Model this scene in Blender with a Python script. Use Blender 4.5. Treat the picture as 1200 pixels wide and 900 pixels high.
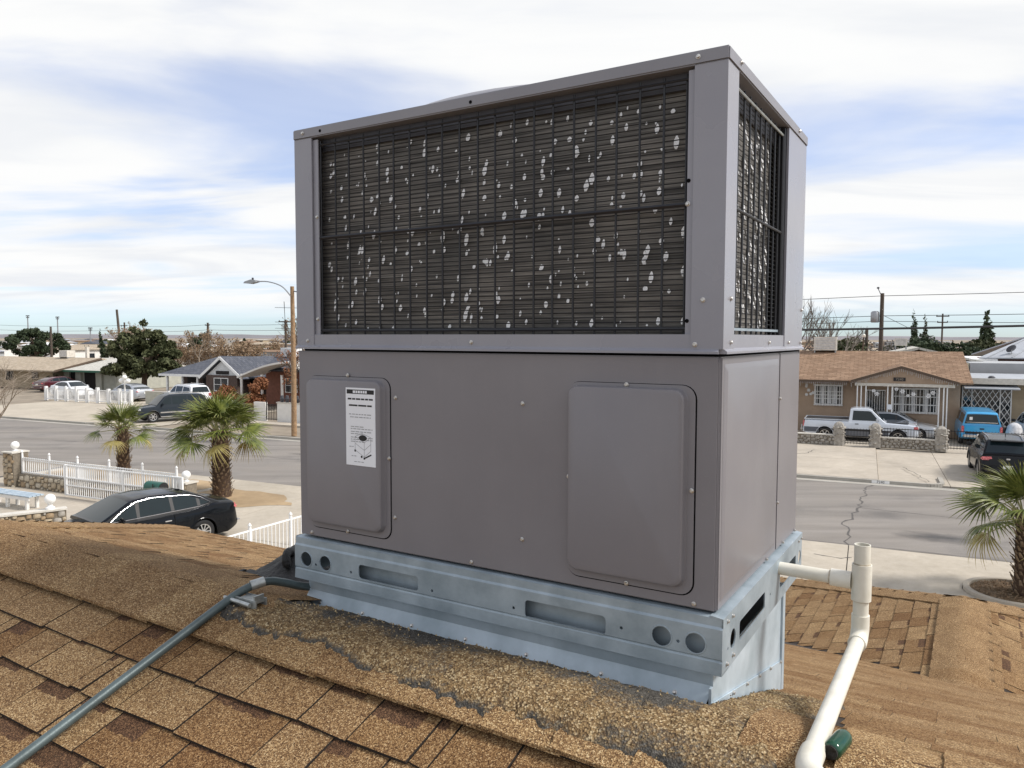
import bpy, bmesh, math, random
import numpy as np
from mathutils import Vector, Matrix, noise as mnoise
from math import sin, cos, pi, radians, sqrt, atan2

for o in list(bpy.data.objects):
    bpy.data.objects.remove(o)
SC = bpy.context.scene
COL = SC.collection

# ------------------------------------------------------------------ camera
cam_d = bpy.data.cameras.new('camera')
cam = bpy.data.objects.new('camera', cam_d)
COL.objects.link(cam)
cam.location = (0, 0, 5.6)
cam_d.sensor_fit = 'HORIZONTAL'
cam_d.sensor_width = 36
cam_d.lens = 36 * 890.65 / 1200
cam_d.clip_start = 0.05
cam_d.clip_end = 9000
cam.rotation_mode = 'XYZ'
cam.matrix_world = (Matrix.Translation((0, 0, 5.6)) @ Matrix.Rotation(radians(90) - 0.060907, 4, 'X')
                    @ Matrix.Rotation(0.002077, 4, 'Z'))
SC.camera = cam

# ------------------------------------------------------------------ sky, sun, exposure
SUN_EL, SUN_AZ = radians(46), radians(100)      # azimuth clockwise from +Y
wd = bpy.data.worlds.new('World')
SC.world = wd
wd.use_nodes = True
nt = wd.node_tree
nt.nodes.clear()
def wn(t, **kw):
    n = nt.nodes.new(t)
    for k, v in kw.items():
        setattr(n, k, v)
    return n
def wl(a, b):
    nt.links.new(a, b)
def wmath(op, a, b=None, clamp=False):
    n = wn('ShaderNodeMath', operation=op)
    n.use_clamp = clamp
    for i, v in enumerate((a, b)):
        if v is None:
            continue
        if isinstance(v, (int, float)):
            n.inputs[i].default_value = v
        else:
            wl(v, n.inputs[i])
    return n.outputs[0]
w_out = wn('ShaderNodeOutputWorld')
w_bg = wn('ShaderNodeBackground')
w_bg.inputs['Strength'].default_value = 0.1
sky = wn('ShaderNodeTexSky', sky_type='NISHITA')
sky.sun_disc = False
sky.sun_elevation = SUN_EL
sky.sun_rotation = SUN_AZ
sky.air_density = 1.0
sky.dust_density = 0.25
sky.ozone_density = 2.5
tc = wn('ShaderNodeTexCoord')
sx = wn('ShaderNodeSeparateXYZ')
wl(tc.outputs['Generated'], sx.inputs[0])
zc = wmath('MAXIMUM', sx.outputs['Z'], 0.0)
den = wmath('ADD', zc, 0.10)
u = wmath('DIVIDE', sx.outputs['X'], den)
v = wmath('DIVIDE', sx.outputs['Y'], den)
cx = wn('ShaderNodeCombineXYZ')
wl(u, cx.inputs[0]); wl(v, cx.inputs[1])
mp = wn('ShaderNodeMapping')
mp.inputs['Rotation'].default_value = (0, 0, radians(-24))
mp.inputs['Scale'].default_value = (0.55, 1.15, 1)
mp.inputs['Location'].default_value = (7.1, 4.3, 0)
wl(cx.outputs[0], mp.inputs[0])
def wnoise(scale, detail, rough, dist, w=None):
    n = wn('ShaderNodeTexNoise')
    n.inputs['Scale'].default_value = scale
    n.inputs['Detail'].default_value = detail
    n.inputs['Roughness'].default_value = rough
    n.inputs['Distortion'].default_value = dist
    wl(mp.outputs[0] if w is None else w, n.inputs['Vector'])
    return n.outputs['Fac']
def wramp(fac, a, b, ca=(0, 0, 0, 1), cb=(1, 1, 1, 1)):
    r = wn('ShaderNodeValToRGB')
    r.color_ramp.elements[0].position = a
    r.color_ramp.elements[1].position = b
    r.color_ramp.elements[0].color = ca
    r.color_ramp.elements[1].color = cb
    r.color_ramp.interpolation = 'EASE'
    wl(fac, r.inputs[0])
    return r.outputs[0]
n1 = wnoise(0.80, 7, 0.50, 0.5)
cover = wramp(n1, 0.33, 0.53)
lowfade = wramp(sx.outputs['Z'], 0.008, 0.050)
cover2 = wmath('MULTIPLY', wmath('ADD', wmath('MULTIPLY', cover, 0.55), 0.45), lowfade)
n2 = wnoise(1.3, 6, 0.52, 0.7)
ccol = wramp(n2, 0.32, 0.58, (6.1, 6.25, 6.5, 1), (7.0, 7.02, 7.0, 1))
mx = wn('ShaderNodeMix', data_type='RGBA')
wl(cover2, mx.inputs['Factor'])
tn = wn('ShaderNodeMix', data_type='RGBA', blend_type='MULTIPLY')
tn.inputs['Factor'].default_value = 1.0
wl(sky.outputs[0], tn.inputs[6])
tn.inputs[7].default_value = (0.72, 0.89, 1.22, 1)
wl(tn.outputs[2], mx.inputs[6])
wl(ccol, mx.inputs[7])
wl(mx.outputs[2], w_bg.inputs['Color'])
wl(w_bg.outputs[0], w_out.inputs[0])

sun_d = bpy.data.lights.new('sun', 'SUN')
sun_d.energy = 2.8
sun_d.angle = radians(14)
sun_d.color = (1.0, 0.955, 0.90)
sun = bpy.data.objects.new('sun', sun_d)
COL.objects.link(sun)
sdir = Vector((sin(SUN_AZ) * cos(SUN_EL), cos(SUN_AZ) * cos(SUN_EL), sin(SUN_EL)))
sun.rotation_euler = sdir.to_track_quat('Z', 'Y').to_euler()
sun.location = (30, 10, 40)

vs = SC.view_settings
vs.view_transform = 'Standard'
vs.look = 'None'
vs.exposure = 0.5
vs.gamma = 1.0
vs.use_curve_mapping = False

# ------------------------------------------------------------------ frames
SA = radians(25)
def W(s, t, z=0.0):
    return Vector((s * cos(SA) + t * sin(SA), -s * sin(SA) + t * cos(SA), z))
SYAW = -SA
TH = 0.548164
OX, OY = 0.44359, 1.61161
def L(x, y, z=0.0):
    return Vector((OX + x * cos(TH) + y * sin(TH), OY - x * sin(TH) + y * cos(TH), z))
LYAW = -TH
rnd = random.Random(11)

# ------------------------------------------------------------------ materials
def _bsdf(name):
    m = bpy.data.materials.new(name)
    m.use_nodes = True
    return m, m.node_tree, m.node_tree.nodes['Principled BSDF']
def mat(name, col, rough=0.6, metal=0.0, var=0.12, scale=6.0, bump=0.0, bscale=None, spec=0.5,
        col2=None, coat=0.0, coords='Object', detail=6, trans=0.0):
    m, t, b = _bsdf(name)
    b.inputs['Roughness'].default_value = rough
    b.inputs['Metallic'].default_value = metal
    b.inputs['Specular IOR Level'].default_value = spec
    b.inputs['Coat Weight'].default_value = coat
    b.inputs['Coat Roughness'].default_value = 0.05
    b.inputs['Transmission Weight'].default_value = trans
    tcn = t.nodes.new('ShaderNodeTexCoord')
    if coords == 'World':
        gp = t.nodes.new('ShaderNodeNewGeometry')
        vec = gp.outputs['Position']
    else:
        vec = tcn.outputs[coords]
    nz = t.nodes.new('ShaderNodeTexNoise')
    nz.inputs['Scale'].default_value = scale
    nz.inputs['Detail'].default_value = detail
    nz.inputs['Roughness'].default_value = 0.6
    t.links.new(vec, nz.inputs['Vector'])
    rp = t.nodes.new('ShaderNodeValToRGB')
    rp.color_ramp.elements[0].position = 0.3
    rp.color_ramp.elements[1].position = 0.7
    c1 = [max(0, c * (1 - var)) for c in col]
    c2 = list(col2) if col2 else [min(1, c * (1 + var)) for c in col]
    rp.color_ramp.elements[0].color = (*c1, 1)
    rp.color_ramp.elements[1].color = (*c2, 1)
    t.links.new(nz.outputs['Fac'], rp.inputs[0])
    t.links.new(rp.outputs[0], b.inputs['Base Color'])
    if bump > 0:
        nb = t.nodes.new('ShaderNodeTexNoise')
        nb.inputs['Scale'].default_value = bscale or scale * 4
        nb.inputs['Detail'].default_value = 8
        t.links.new(vec, nb.inputs['Vector'])
        bm_ = t.nodes.new('ShaderNodeBump')
        bm_.inputs['Strength'].default_value = bump
        bm_.inputs['Distance'].default_value = 0.02
        t.links.new(nb.outputs['Fac'], bm_.inputs['Height'])
        t.links.new(bm_.outputs[0], b.inputs['Normal'])
    return m

M = {}
M['cabinet'] = mat('cabinet_paint', (0.215, 0.200, 0.212), 0.40, 0.0, 0.045, 3.0, 0.03, 900, spec=0.45)
M['cabinet2'] = mat('post_paint', (0.285, 0.285, 0.325), 0.34, 0.0, 0.05, 4.0, 0.03, 900)
M['lid'] = mat('lid_paint', (0.26, 0.255, 0.275), 0.38, 0.0, 0.08, 5.0, 0.03, 700)
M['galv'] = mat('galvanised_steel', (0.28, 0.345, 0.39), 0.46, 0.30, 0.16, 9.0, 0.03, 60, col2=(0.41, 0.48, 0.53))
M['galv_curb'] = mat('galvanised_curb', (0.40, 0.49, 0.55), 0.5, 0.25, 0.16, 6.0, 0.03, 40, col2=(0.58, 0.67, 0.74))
M['recess'] = mat('recess_painted_shade', (0.075, 0.078, 0.095), 0.45, 0, 0.1, 6)  # flange colour darkened to paint in the shade below the lid lip
M['screw'] = mat('screw_steel', (0.55, 0.53, 0.50), 0.3, 0.9, 0.1)
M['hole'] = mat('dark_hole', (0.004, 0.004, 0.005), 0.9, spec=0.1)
M['wire'] = mat('grille_wire_coating', (0.012, 0.013, 0.017), 0.45, 0.0, 0.2, 30)
M['wire_thin'] = mat('thin_wire_coating', (0.016, 0.016, 0.018), 0.5, 0.0, 0.2, 30)
M['fin'] = mat('bent_aluminium_fin', (0.97, 0.97, 0.965), 0.30, 0.0, 0.01, 200, spec=1.0)
M['label'] = mat('label_paper', (0.80, 0.82, 0.86), 0.5, var=0.03)
M['ink'] = mat('label_ink', (0.01, 0.01, 0.012), 0.6, var=0.1)
M['ink_grey'] = mat('label_ink_grey', (0.36, 0.37, 0.39), 0.6, var=0.1)
M['pvc'] = mat('pvc_cream', (0.70, 0.67, 0.56), 0.42, 0.0, 0.12, 11, 0.03, 120, col2=(0.80, 0.78, 0.70))
M['conduit'] = mat('conduit_grey', (0.085, 0.112, 0.115), 0.42, 0.25, 0.25, 14, 0.04, 160)
M['strut'] = mat('zinc_strut', (0.42, 0.44, 0.43), 0.45, 0.7, 0.3, 40)
M['blackboot'] = mat('black_tar_sheet', (0.012, 0.011, 0.010), 0.65, 0.0, 0.5, 18, 0.5, 60)
M['greenbottle'] = mat('green_plastic', (0.008, 0.055, 0.028), 0.12, 0.0, 0.2, 30, spec=0.6)
M['asphalt'] = None
M['white'] = mat('white_paint', (0.80, 0.80, 0.79), 0.45, 0.0, 0.05, 5)
M['whitewall'] = mat('white_stucco', (0.74, 0.72, 0.68), 0.8, 0.0, 0.08, 3, 0.2, 40)
M['globe'] = mat('white_globe', (0.86, 0.86, 0.84), 0.25, 0.0, 0.02, 3)
M['iron'] = mat('black_iron', (0.012, 0.012, 0.014), 0.5, 0.2, 0.2, 10)
M['tyre'] = mat('tyre_rubber', (0.014, 0.014, 0.015), 0.75, 0.0, 0.2, 20)
M['rim'] = mat('alloy_rim', (0.62, 0.62, 0.62), 0.28, 0.85, 0.06, 10)
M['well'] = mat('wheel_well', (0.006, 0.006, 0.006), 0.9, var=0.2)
M['glass'] = mat('car_glass', (0.010, 0.018, 0.022), 0.04, 0.0, 0.1, 2, spec=0.42)
M['chrome'] = mat('chrome_trim', (0.75, 0.75, 0.76), 0.18, 0.9, 0.03)
M['plastic'] = mat('black_plastic', (0.014, 0.014, 0.015), 0.55, 0.0, 0.15, 10)
M['lens_red'] = mat('red_lens', (0.55, 0.03, 0.04), 0.12, 0.0, 0.3, 20, spec=0.7, col2=(0.75, 0.25, 0.26))
M['lens_clear'] = mat('clear_lens', (0.75, 0.77, 0.78), 0.08, 0.1, 0.1, 20, spec=0.8)
M['plate'] = mat('number_plate', (0.72, 0.73, 0.72), 0.4, var=0.1, scale=30)
def paint(name, col, metal=0.25, rough=0.3):
    return mat('paint_' + name, col, rough, metal, 0.05, 2.0, coat=0.8)
M['p_black'] = mat('paint_black', (0.003, 0.004, 0.006), 0.25, 0.0, 0.05, 2.0, spec=0.1, coat=0.38)
M['p_white'] = paint('white', (0.74, 0.76, 0.78), 0.0)
M['p_silver'] = paint('silver', (0.42, 0.44, 0.47), 0.5)
M['p_blue'] = paint('blue', (0.035, 0.34, 0.66), 0.05)
M['p_slate'] = mat('paint_slate', (0.020, 0.027, 0.035), 0.25, 0.0, 0.05, 2.0, spec=0.12, coat=0.35)
M['p_maroon'] = paint('maroon', (0.075, 0.012, 0.018), 0.1)
M['wood_pole'] = mat('weathered_pole_wood', (0.30, 0.19, 0.105), 0.85, 0.0, 0.35, 8, 0.4, 60, coords='Object')
M['dark_pole'] = mat('dark_pole_wood', (0.085, 0.065, 0.05), 0.85, 0.0, 0.3, 8, 0.3, 60)
M['p_pickup'] = paint('pickup_silver', (0.58, 0.62, 0.68), 0.2)
M['metal_grey'] = mat('grey_lamp_metal', (0.35, 0.36, 0.37), 0.4, 0.6, 0.1)
M['cable'] = mat('black_cable', (0.02, 0.02, 0.022), 0.7, var=0.2)
M['bark'] = mat('brown_bark', (0.10, 0.07, 0.048), 0.9, 0.0, 0.35, 12, 0.5, 50)
M['bark_grey'] = mat('grey_bark', (0.17, 0.145, 0.12), 0.9, 0.0, 0.3, 12, 0.4, 50)
M['twig'] = mat('pale_twig', (0.27, 0.22, 0.17), 0.9, 0.0, 0.25, 8)
M['boot'] = mat('palm_leaf_base', (0.21, 0.13, 0.075), 0.85, 0.0, 0.55, 9, 0.3, 40, col2=(0.38, 0.29, 0.20))
M['palmcore'] = mat('palm_trunk_fibre', (0.075, 0.045, 0.028), 0.95, 0.0, 0.4, 16, 0.6, 50)
M['bluebench'] = mat('blue_bench_paint', (0.30, 0.42, 0.52), 0.55, 0.0, 0.15, 6, col2=(0.55, 0.62, 0.68))
M['greenbin'] = mat('green_bin', (0.012, 0.085, 0.060), 0.35, 0.0, 0.2, 6)
M['cooler'] = mat('cooler_paint', (0.66, 0.62, 0.55), 0.5, 0.1, 0.18, 4)
M['dish'] = mat('dark_dish', (0.06, 0.06, 0.07), 0.5)

def add_attr_mat(name, build):
    m, t, b = _bsdf(name)
    build(t, b)
    return m
def N(t, typ, **kw):
    n = t.nodes.new(typ)
    for k, v in kw.items():
        setattr(n, k, v)
    return n
def ramp(t, fac, pts):
    r = N(t, 'ShaderNodeValToRGB')
    e = r.color_ramp.elements
    while len(e) < len(pts):
        e.new(0.5)
    for i, (p, c) in enumerate(pts):
        e[i].position = p
        e[i].color = (*c, 1) if len(c) == 3 else c
    t.links.new(fac, r.inputs[0])
    return r.outputs[0]
def mixc(t, fac, a, b, mode='MIX'):
    n = N(t, 'ShaderNodeMix', data_type='RGBA', blend_type=mode)
    for i, v in ((0, fac), (6, a), (7, b)):
        if isinstance(v, (int, float)):
            n.inputs[i].default_value = v
        elif isinstance(v, tuple):
            n.inputs[i].default_value = (*v, 1)
        else:
            t.links.new(v, n.inputs[i])
    return n.outputs[2]
def tmath(t, op, a, b=None):
    n = N(t, 'ShaderNodeMath', operation=op)
    for i, v in enumerate((a, b)):
        if v is None:
            continue
        if isinstance(v, (int, float)):
            n.inputs[i].default_value = v
        else:
            t.links.new(v, n.inputs[i])
    return n.outputs[0]
def tnoise(t, vec, scale, detail=6, rough=0.6, dist=0.0):
    n = N(t, 'ShaderNodeTexNoise')
    n.inputs['Scale'].default_value = scale
    n.inputs['Detail'].default_value = detail
    n.inputs['Roughness'].default_value = rough
    n.inputs['Distortion'].default_value = dist
    t.links.new(vec, n.inputs['Vector'])
    return n
def tvor(t, vec, scale, feature='F1'):
    n = N(t, 'ShaderNodeTexVoronoi', feature=feature)
    n.inputs['Scale'].default_value = scale
    t.links.new(vec, n.inputs['Vector'])
    return n
def bump(t, b, h, strength, dist=0.01, prev=None):
    n = N(t, 'ShaderNodeBump')
    n.inputs['Strength'].default_value = strength
    n.inputs['Distance'].default_value = dist
    t.links.new(h, n.inputs['Height'])
    if prev is not None:
        t.links.new(prev, n.inputs['Normal'])
    t.links.new(n.outputs[0], b.inputs['Normal'])
    return n.outputs[0]
def wpos(t):
    return N(t, 'ShaderNodeNewGeometry').outputs['Position']

def b_shingle(t, b):
    p = wpos(t)
    b.inputs['Roughness'].default_value = 0.92
    b.inputs['Specular IOR Level'].default_value = 0.15
    at = N(t, 'ShaderNodeAttribute', attribute_name='rnd')
    sp = N(t, 'ShaderNodeSeparateColor')
    t.links.new(at.outputs['Color'], sp.inputs[0])
    uv = N(t, 'ShaderNodeUVMap')
    su = N(t, 'ShaderNodeSeparateXYZ')
    t.links.new(uv.outputs[0], su.inputs[0])
    g = tvor(t, p, 400)
    gs = N(t, 'ShaderNodeSeparateColor')
    t.links.new(g.outputs['Color'], gs.inputs[0])
    big = tnoise(t, p, 9, 5, 0.6)
    # granule blend: tan, gold, brown
    gran = ramp(t, gs.outputs[0], [(0.0, (0.072, 0.040, 0.023)), (0.3, (0.174, 0.101, 0.050)),
                                   (0.62, (0.262, 0.164, 0.080)), (0.86, (0.39, 0.262, 0.136)), (1.0, (0.56, 0.43, 0.26))])
    tint = ramp(t, sp.outputs[0], [(0.0, (0.70, 0.61, 0.54)), (0.3, (0.88, 0.83, 0.77)), (0.65, (1.0, 1.0, 1.0)), (1.0, (1.12, 1.14, 1.12))])
    c = mixc(t, 1.0, gran, tint, 'MULTIPLY')
    # printed dark blend at the head of some tabs, up to a ragged edge
    edge = tnoise(t, p, 60, 3)
    vy = tmath(t, 'ADD', su.outputs[1], tmath(t, 'MULTIPLY', tmath(t, 'SUBTRACT', edge.outputs['Fac'], 0.5), 0.22))
    lim = tmath(t, 'SUBTRACT', 1.02, tmath(t, 'MULTIPLY', sp.outputs[1], 0.50))
    m1 = tmath(t, 'GREATER_THAN', vy, lim)
    ux = tmath(t, 'LESS_THAN', su.outputs[0], tmath(t, 'ADD', 0.28, tmath(t, 'MULTIPLY', sp.outputs[2], 0.5)))
    mk = tmath(t, 'MULTIPLY', m1, ux)
    dk = ramp(t, gs.outputs[1], [(0.0, (0.028, 0.016, 0.011)), (0.6, (0.085, 0.045, 0.028)), (1.0, (0.23, 0.13, 0.07))])
    c = mixc(t, tmath(t, 'MULTIPLY', mk, 0.93), c, dk)
    wear = ramp(t, big.outputs['Fac'], [(0.3, (0.84, 0.80, 0.76)), (0.7, (1.10, 1.10, 1.08))])
    c = mixc(t, 1.0, c, wear, 'MULTIPLY')
    t.links.new(c, b.inputs['Base Color'])
    bump(t, b, g.outputs['Distance'], 0.55, 0.003)
M['shingle'] = add_attr_mat('asphalt_shingle', b_shingle)

def b_cabinet(col, rgh):
    def f(t, b):
        o = N(t, 'ShaderNodeTexCoord').outputs['Object']
        mpn = N(t, 'ShaderNodeMapping'); mpn.inputs['Scale'].default_value = (9, 9, .55)
        t.links.new(o, mpn.inputs[0])
        st = tnoise(t, mpn.outputs[0], 2.2, 6, .6)
        bg = tnoise(t, o, 2.4, 5, .55)
        sp = tnoise(t, o, 260, 2, .5)
        c = mixc(t, 1.0, col, ramp(t, bg.outputs['Fac'], [(.3, (.90, .90, .91)), (.7, (1.06, 1.06, 1.05))]), 'MULTIPLY')
        c = mixc(t, ramp(t, st.outputs['Fac'], [(.52, (0, 0, 0)), (.85, (.06, .06, .06))]), c, (.36, .33, .30))
        c = mixc(t, ramp(t, sp.outputs['Fac'], [(.66, (0, 0, 0)), (.74, (.10, .10, .10))]), c, (.44, .41, .37))
        t.links.new(c, b.inputs['Base Color'])
        r = N(t, 'ShaderNodeMapRange'); t.links.new(bg.outputs['Fac'], r.inputs[0]); r.inputs[3].default_value = rgh - .07; r.inputs[4].default_value = rgh + .12
        t.links.new(r.outputs[0], b.inputs['Roughness'])
        b.inputs['Specular IOR Level'].default_value = .45
        wv = tnoise(t, o, 3.0, 2, .4)
        h = tmath(t, 'ADD', tmath(t, 'MULTIPLY', wv.outputs['Fac'], 6.0), tmath(t, 'MULTIPLY', sp.outputs['Fac'], .06))
        bump(t, b, h, .12, .01)
    return f
M['cabinet'] = add_attr_mat('cabinet_paint', b_cabinet((0.206, 0.196, 0.210), .31))
M['cabinet2'] = add_attr_mat('post_paint', b_cabinet((0.285, 0.284, 0.318), .25))
M['lid'] = add_attr_mat('lid_paint', b_cabinet((0.245, 0.243, 0.268), .40))
def b_mastic(t, b):
    p = wpos(t)
    b.inputs['Roughness'].default_value = 0.85
    b.inputs['Specular IOR Level'].default_value = 0.25
    g = tvor(t, p, 235)
    gs = N(t, 'ShaderNodeSeparateColor')
    t.links.new(g.outputs['Color'], gs.inputs[0])
    gran = ramp(t, gs.outputs[0], [(0.0, (0.11, 0.068, 0.035)), (0.35, (0.255, 0.165, 0.080)), (0.7, (0.38, 0.262, 0.130)), (1.0, (0.66, 0.53, 0.33))])
    big = tnoise(t, p, 10, 6, 0.65, 0.4)
    at = N(t, 'ShaderNodeAttribute', attribute_name='tar')
    f = tmath(t, 'ADD', big.outputs['Fac'], at.outputs['Fac'])
    small = tnoise(t, p, 130, 3)
    f = tmath(t, 'ADD', f, tmath(t, 'MULTIPLY', tmath(t, 'SUBTRACT', small.outputs['Fac'], 0.5), 0.5))
    m_ = ramp(t, f, [(0.56, (0, 0, 0)), (0.80, (1, 1, 1))])
    tar = ramp(t, small.outputs['Fac'], [(0.3, (0.050, 0.047, 0.042)), (0.6, (0.13, 0.122, 0.108)), (0.85, (0.38, 0.36, 0.33))])
    c = mixc(t, m_, gran, tar)
    crev = ramp(t, g.outputs['Distance'], [(0.0, (1, 1, 1)), (0.75, (0.55, 0.52, 0.48))])
    c = mixc(t, 1.0, c, crev, 'MULTIPLY')
    t.links.new(c, b.inputs['Base Color'])
    bump(t, b, g.outputs['Distance'], 0.7, 0.004)
M['shingle_edge'] = mat('cut_asphalt_edge', (0.022, 0.015, 0.011), 0.95, 0, 0.3, 80)
M['mastic'] = add_attr_mat('granule_covered_mastic', b_mastic)

def b_coil(t, b):
    b.inputs['Roughness'].default_value = 0.55
    b.inputs['Metallic'].default_value = 0.3
    o = N(t, 'ShaderNodeTexCoord').outputs['Object']
    mpn = N(t, 'ShaderNodeMapping')
    mpn.inputs['Scale'].default_value = (1.2, 1.2, 60)
    t.links.new(o, mpn.inputs[0])
    n = tnoise(t, mpn.outputs[0], 3, 4)
    n2_ = tnoise(t, o, 5, 5)
    a = ramp(t, n.outputs['Fac'], [(0.35, (0.078, 0.075, 0.071)), (0.65, (0.315, 0.303, 0.282))])
    c = mixc(t, 1.0, a, ramp(t, n2_.outputs['Fac'], [(0.3, (0.6, 0.6, 0.6)), (0.7, (1.15, 1.1, 1.05))]), 'MULTIPLY')
    t.links.new(c, b.inputs['Base Color'])
    wv = N(t, 'ShaderNodeTexWave', bands_direction='X')
    wv.inputs['Scale'].default_value = 150
    t.links.new(o, wv.inputs['Vector'])
    bump(t, b, wv.outputs['Fac'], 0.4, 0.004)
M['coil'] = add_attr_mat('finned_coil', b_coil)

def b_asphalt(t, b):
    p = wpos(t)
    b.inputs['Roughness'].default_value = 0.9
    b.inputs['Specular IOR Level'].default_value = 0.2
    mpn = N(t, 'ShaderNodeMapping')
    mpn.inputs['Rotation'].default_value = (0, 0, SA)
    mpn.inputs['Scale'].default_value = (0.10, 0.75, 1)
    t.links.new(p, mpn.inputs[0])
    n1_ = tnoise(t, mpn.outputs[0], 1.4, 7, 0.62, 0.3)
    n2_ = tnoise(t, p, 0.35, 5)
    n3_ = tnoise(t, p, 40, 4)
    c = ramp(t, n1_.outputs['Fac'], [(0.3, (0.188, 0.172, 0.155)), (0.5, (0.238, 0.218, 0.197)), (0.72, (0.292, 0.268, 0.243))])
    st = ramp(t, n2_.outputs['Fac'], [(0.30, (0.74, 0.75, 0.77)), (0.46, (1, 1, 1)), (0.75, (1.05, 1.03, 1.0))])
    c = mixc(t, 1.0, c, st, 'MULTIPLY')
    c = mixc(t, 0.5, c, ramp(t, n3_.outputs['Fac'], [(0.3, (0.6, 0.6, 0.6)), (0.7, (1.3, 1.3, 1.3))]), 'MULTIPLY')
    t.links.new(c, b.inputs['Base Color'])
    bump(t, b, n3_.outputs['Fac'], 0.3, 0.01)
M['asphalt'] = add_attr_mat('worn_asphalt', b_asphalt)

def b_conc(col, stain):
    def f(t, b):
        p = wpos(t)
        b.inputs['Roughness'].default_value = 0.85
        b.inputs['Specular IOR Level'].default_value = 0.2
        n1_ = tnoise(t, p, 0.5, 6, 0.6, 0.4)
        n2_ = tnoise(t, p, 4, 6, 0.65)
        n3_ = tnoise(t, p, 60, 3)
        lo = tuple(c * (1 - stain) for c in col)
        hi = tuple(min(0.9, c * (1 + stain * 0.6)) for c in col)
        c = ramp(t, n1_.outputs['Fac'], [(0.3, lo), (0.55, col), (0.75, hi)])
        c = mixc(t, 0.8, c, ramp(t, n2_.outputs['Fac'], [(0.3, (0.88, 0.86, 0.83)), (0.7, (1.06, 1.06, 1.06))]), 'MULTIPLY')
        c = mixc(t, 0.4, c, ramp(t, n3_.outputs['Fac'], [(0.3, (0.8, 0.8, 0.8)), (0.7, (1.15, 1.15, 1.15))]), 'MULTIPLY')
        t.links.new(c, b.inputs['Base Color'])
        bump(t, b, n3_.outputs['Fac'], 0.2, 0.006)
    return f
M['concrete'] = add_attr_mat('beige_concrete', b_conc((0.475, 0.425, 0.35), 0.16))
M['concrete2'] = add_attr_mat('pale_concrete', b_conc((0.47, 0.42, 0.35), 0.18))
M['gutter'] = add_attr_mat('gutter_concrete', b_conc((0.40, 0.38, 0.34), 0.18))
M['town'] = add_attr_mat('town_ground', b_conc((0.30, 0.255, 0.20), 0.3))
M['dirt'] = add_attr_mat('tan_dirt', b_conc((0.42, 0.31, 0.19), 0.30))
M['soil'] = add_attr_mat('planter_soil', b_conc((0.19, 0.135, 0.085), 0.45))
def b_stain(t, b):
    b.inputs['Roughness'].default_value = .8
    b.inputs['Base Color'].default_value = (.075, .075, .078, 1)
    o = N(t, 'ShaderNodeTexCoord').outputs['Object']
    ln = N(t, 'ShaderNodeVectorMath', operation='LENGTH'); t.links.new(o, ln.inputs[0])
    nz = tnoise(t, o, 2.2, 5, .6)
    f = tmath(t, 'ADD', ln.outputs['Value'], tmath(t, 'MULTIPLY', tmath(t, 'SUBTRACT', nz.outputs['Fac'], .5), 1.1))
    t.links.new(ramp(t, f, [(.15, (.55, .55, .55)), (.85, (0, 0, 0))]), b.inputs['Alpha'])
M['stain'] = add_attr_mat('oil_stain', b_stain)
M['crack'] = mat('crack_tar', (0.095, 0.087, 0.08), 0.9, var=0.2)
M['stone'] = mat('tan_field_stone', (0.34, 0.26, 0.17), 0.85, 0.0, 0.35, 5, 0.4, 30, col2=(0.50, 0.42, 0.30))
M['stone_grey'] = mat('grey_field_stone', (0.30, 0.27, 0.235), 0.85, 0.0, 0.35, 6, 0.4, 30, col2=(0.46, 0.43, 0.38))
M['mortar'] = mat('mortar', (0.20, 0.17, 0.13), 0.95, 0.0, 0.25, 12, 0.3, 60)
M['mortar_pale'] = mat('pale_mortar', (0.58, 0.55, 0.49), 0.9, 0.0, 0.15, 6, 0.3, 40)

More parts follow.
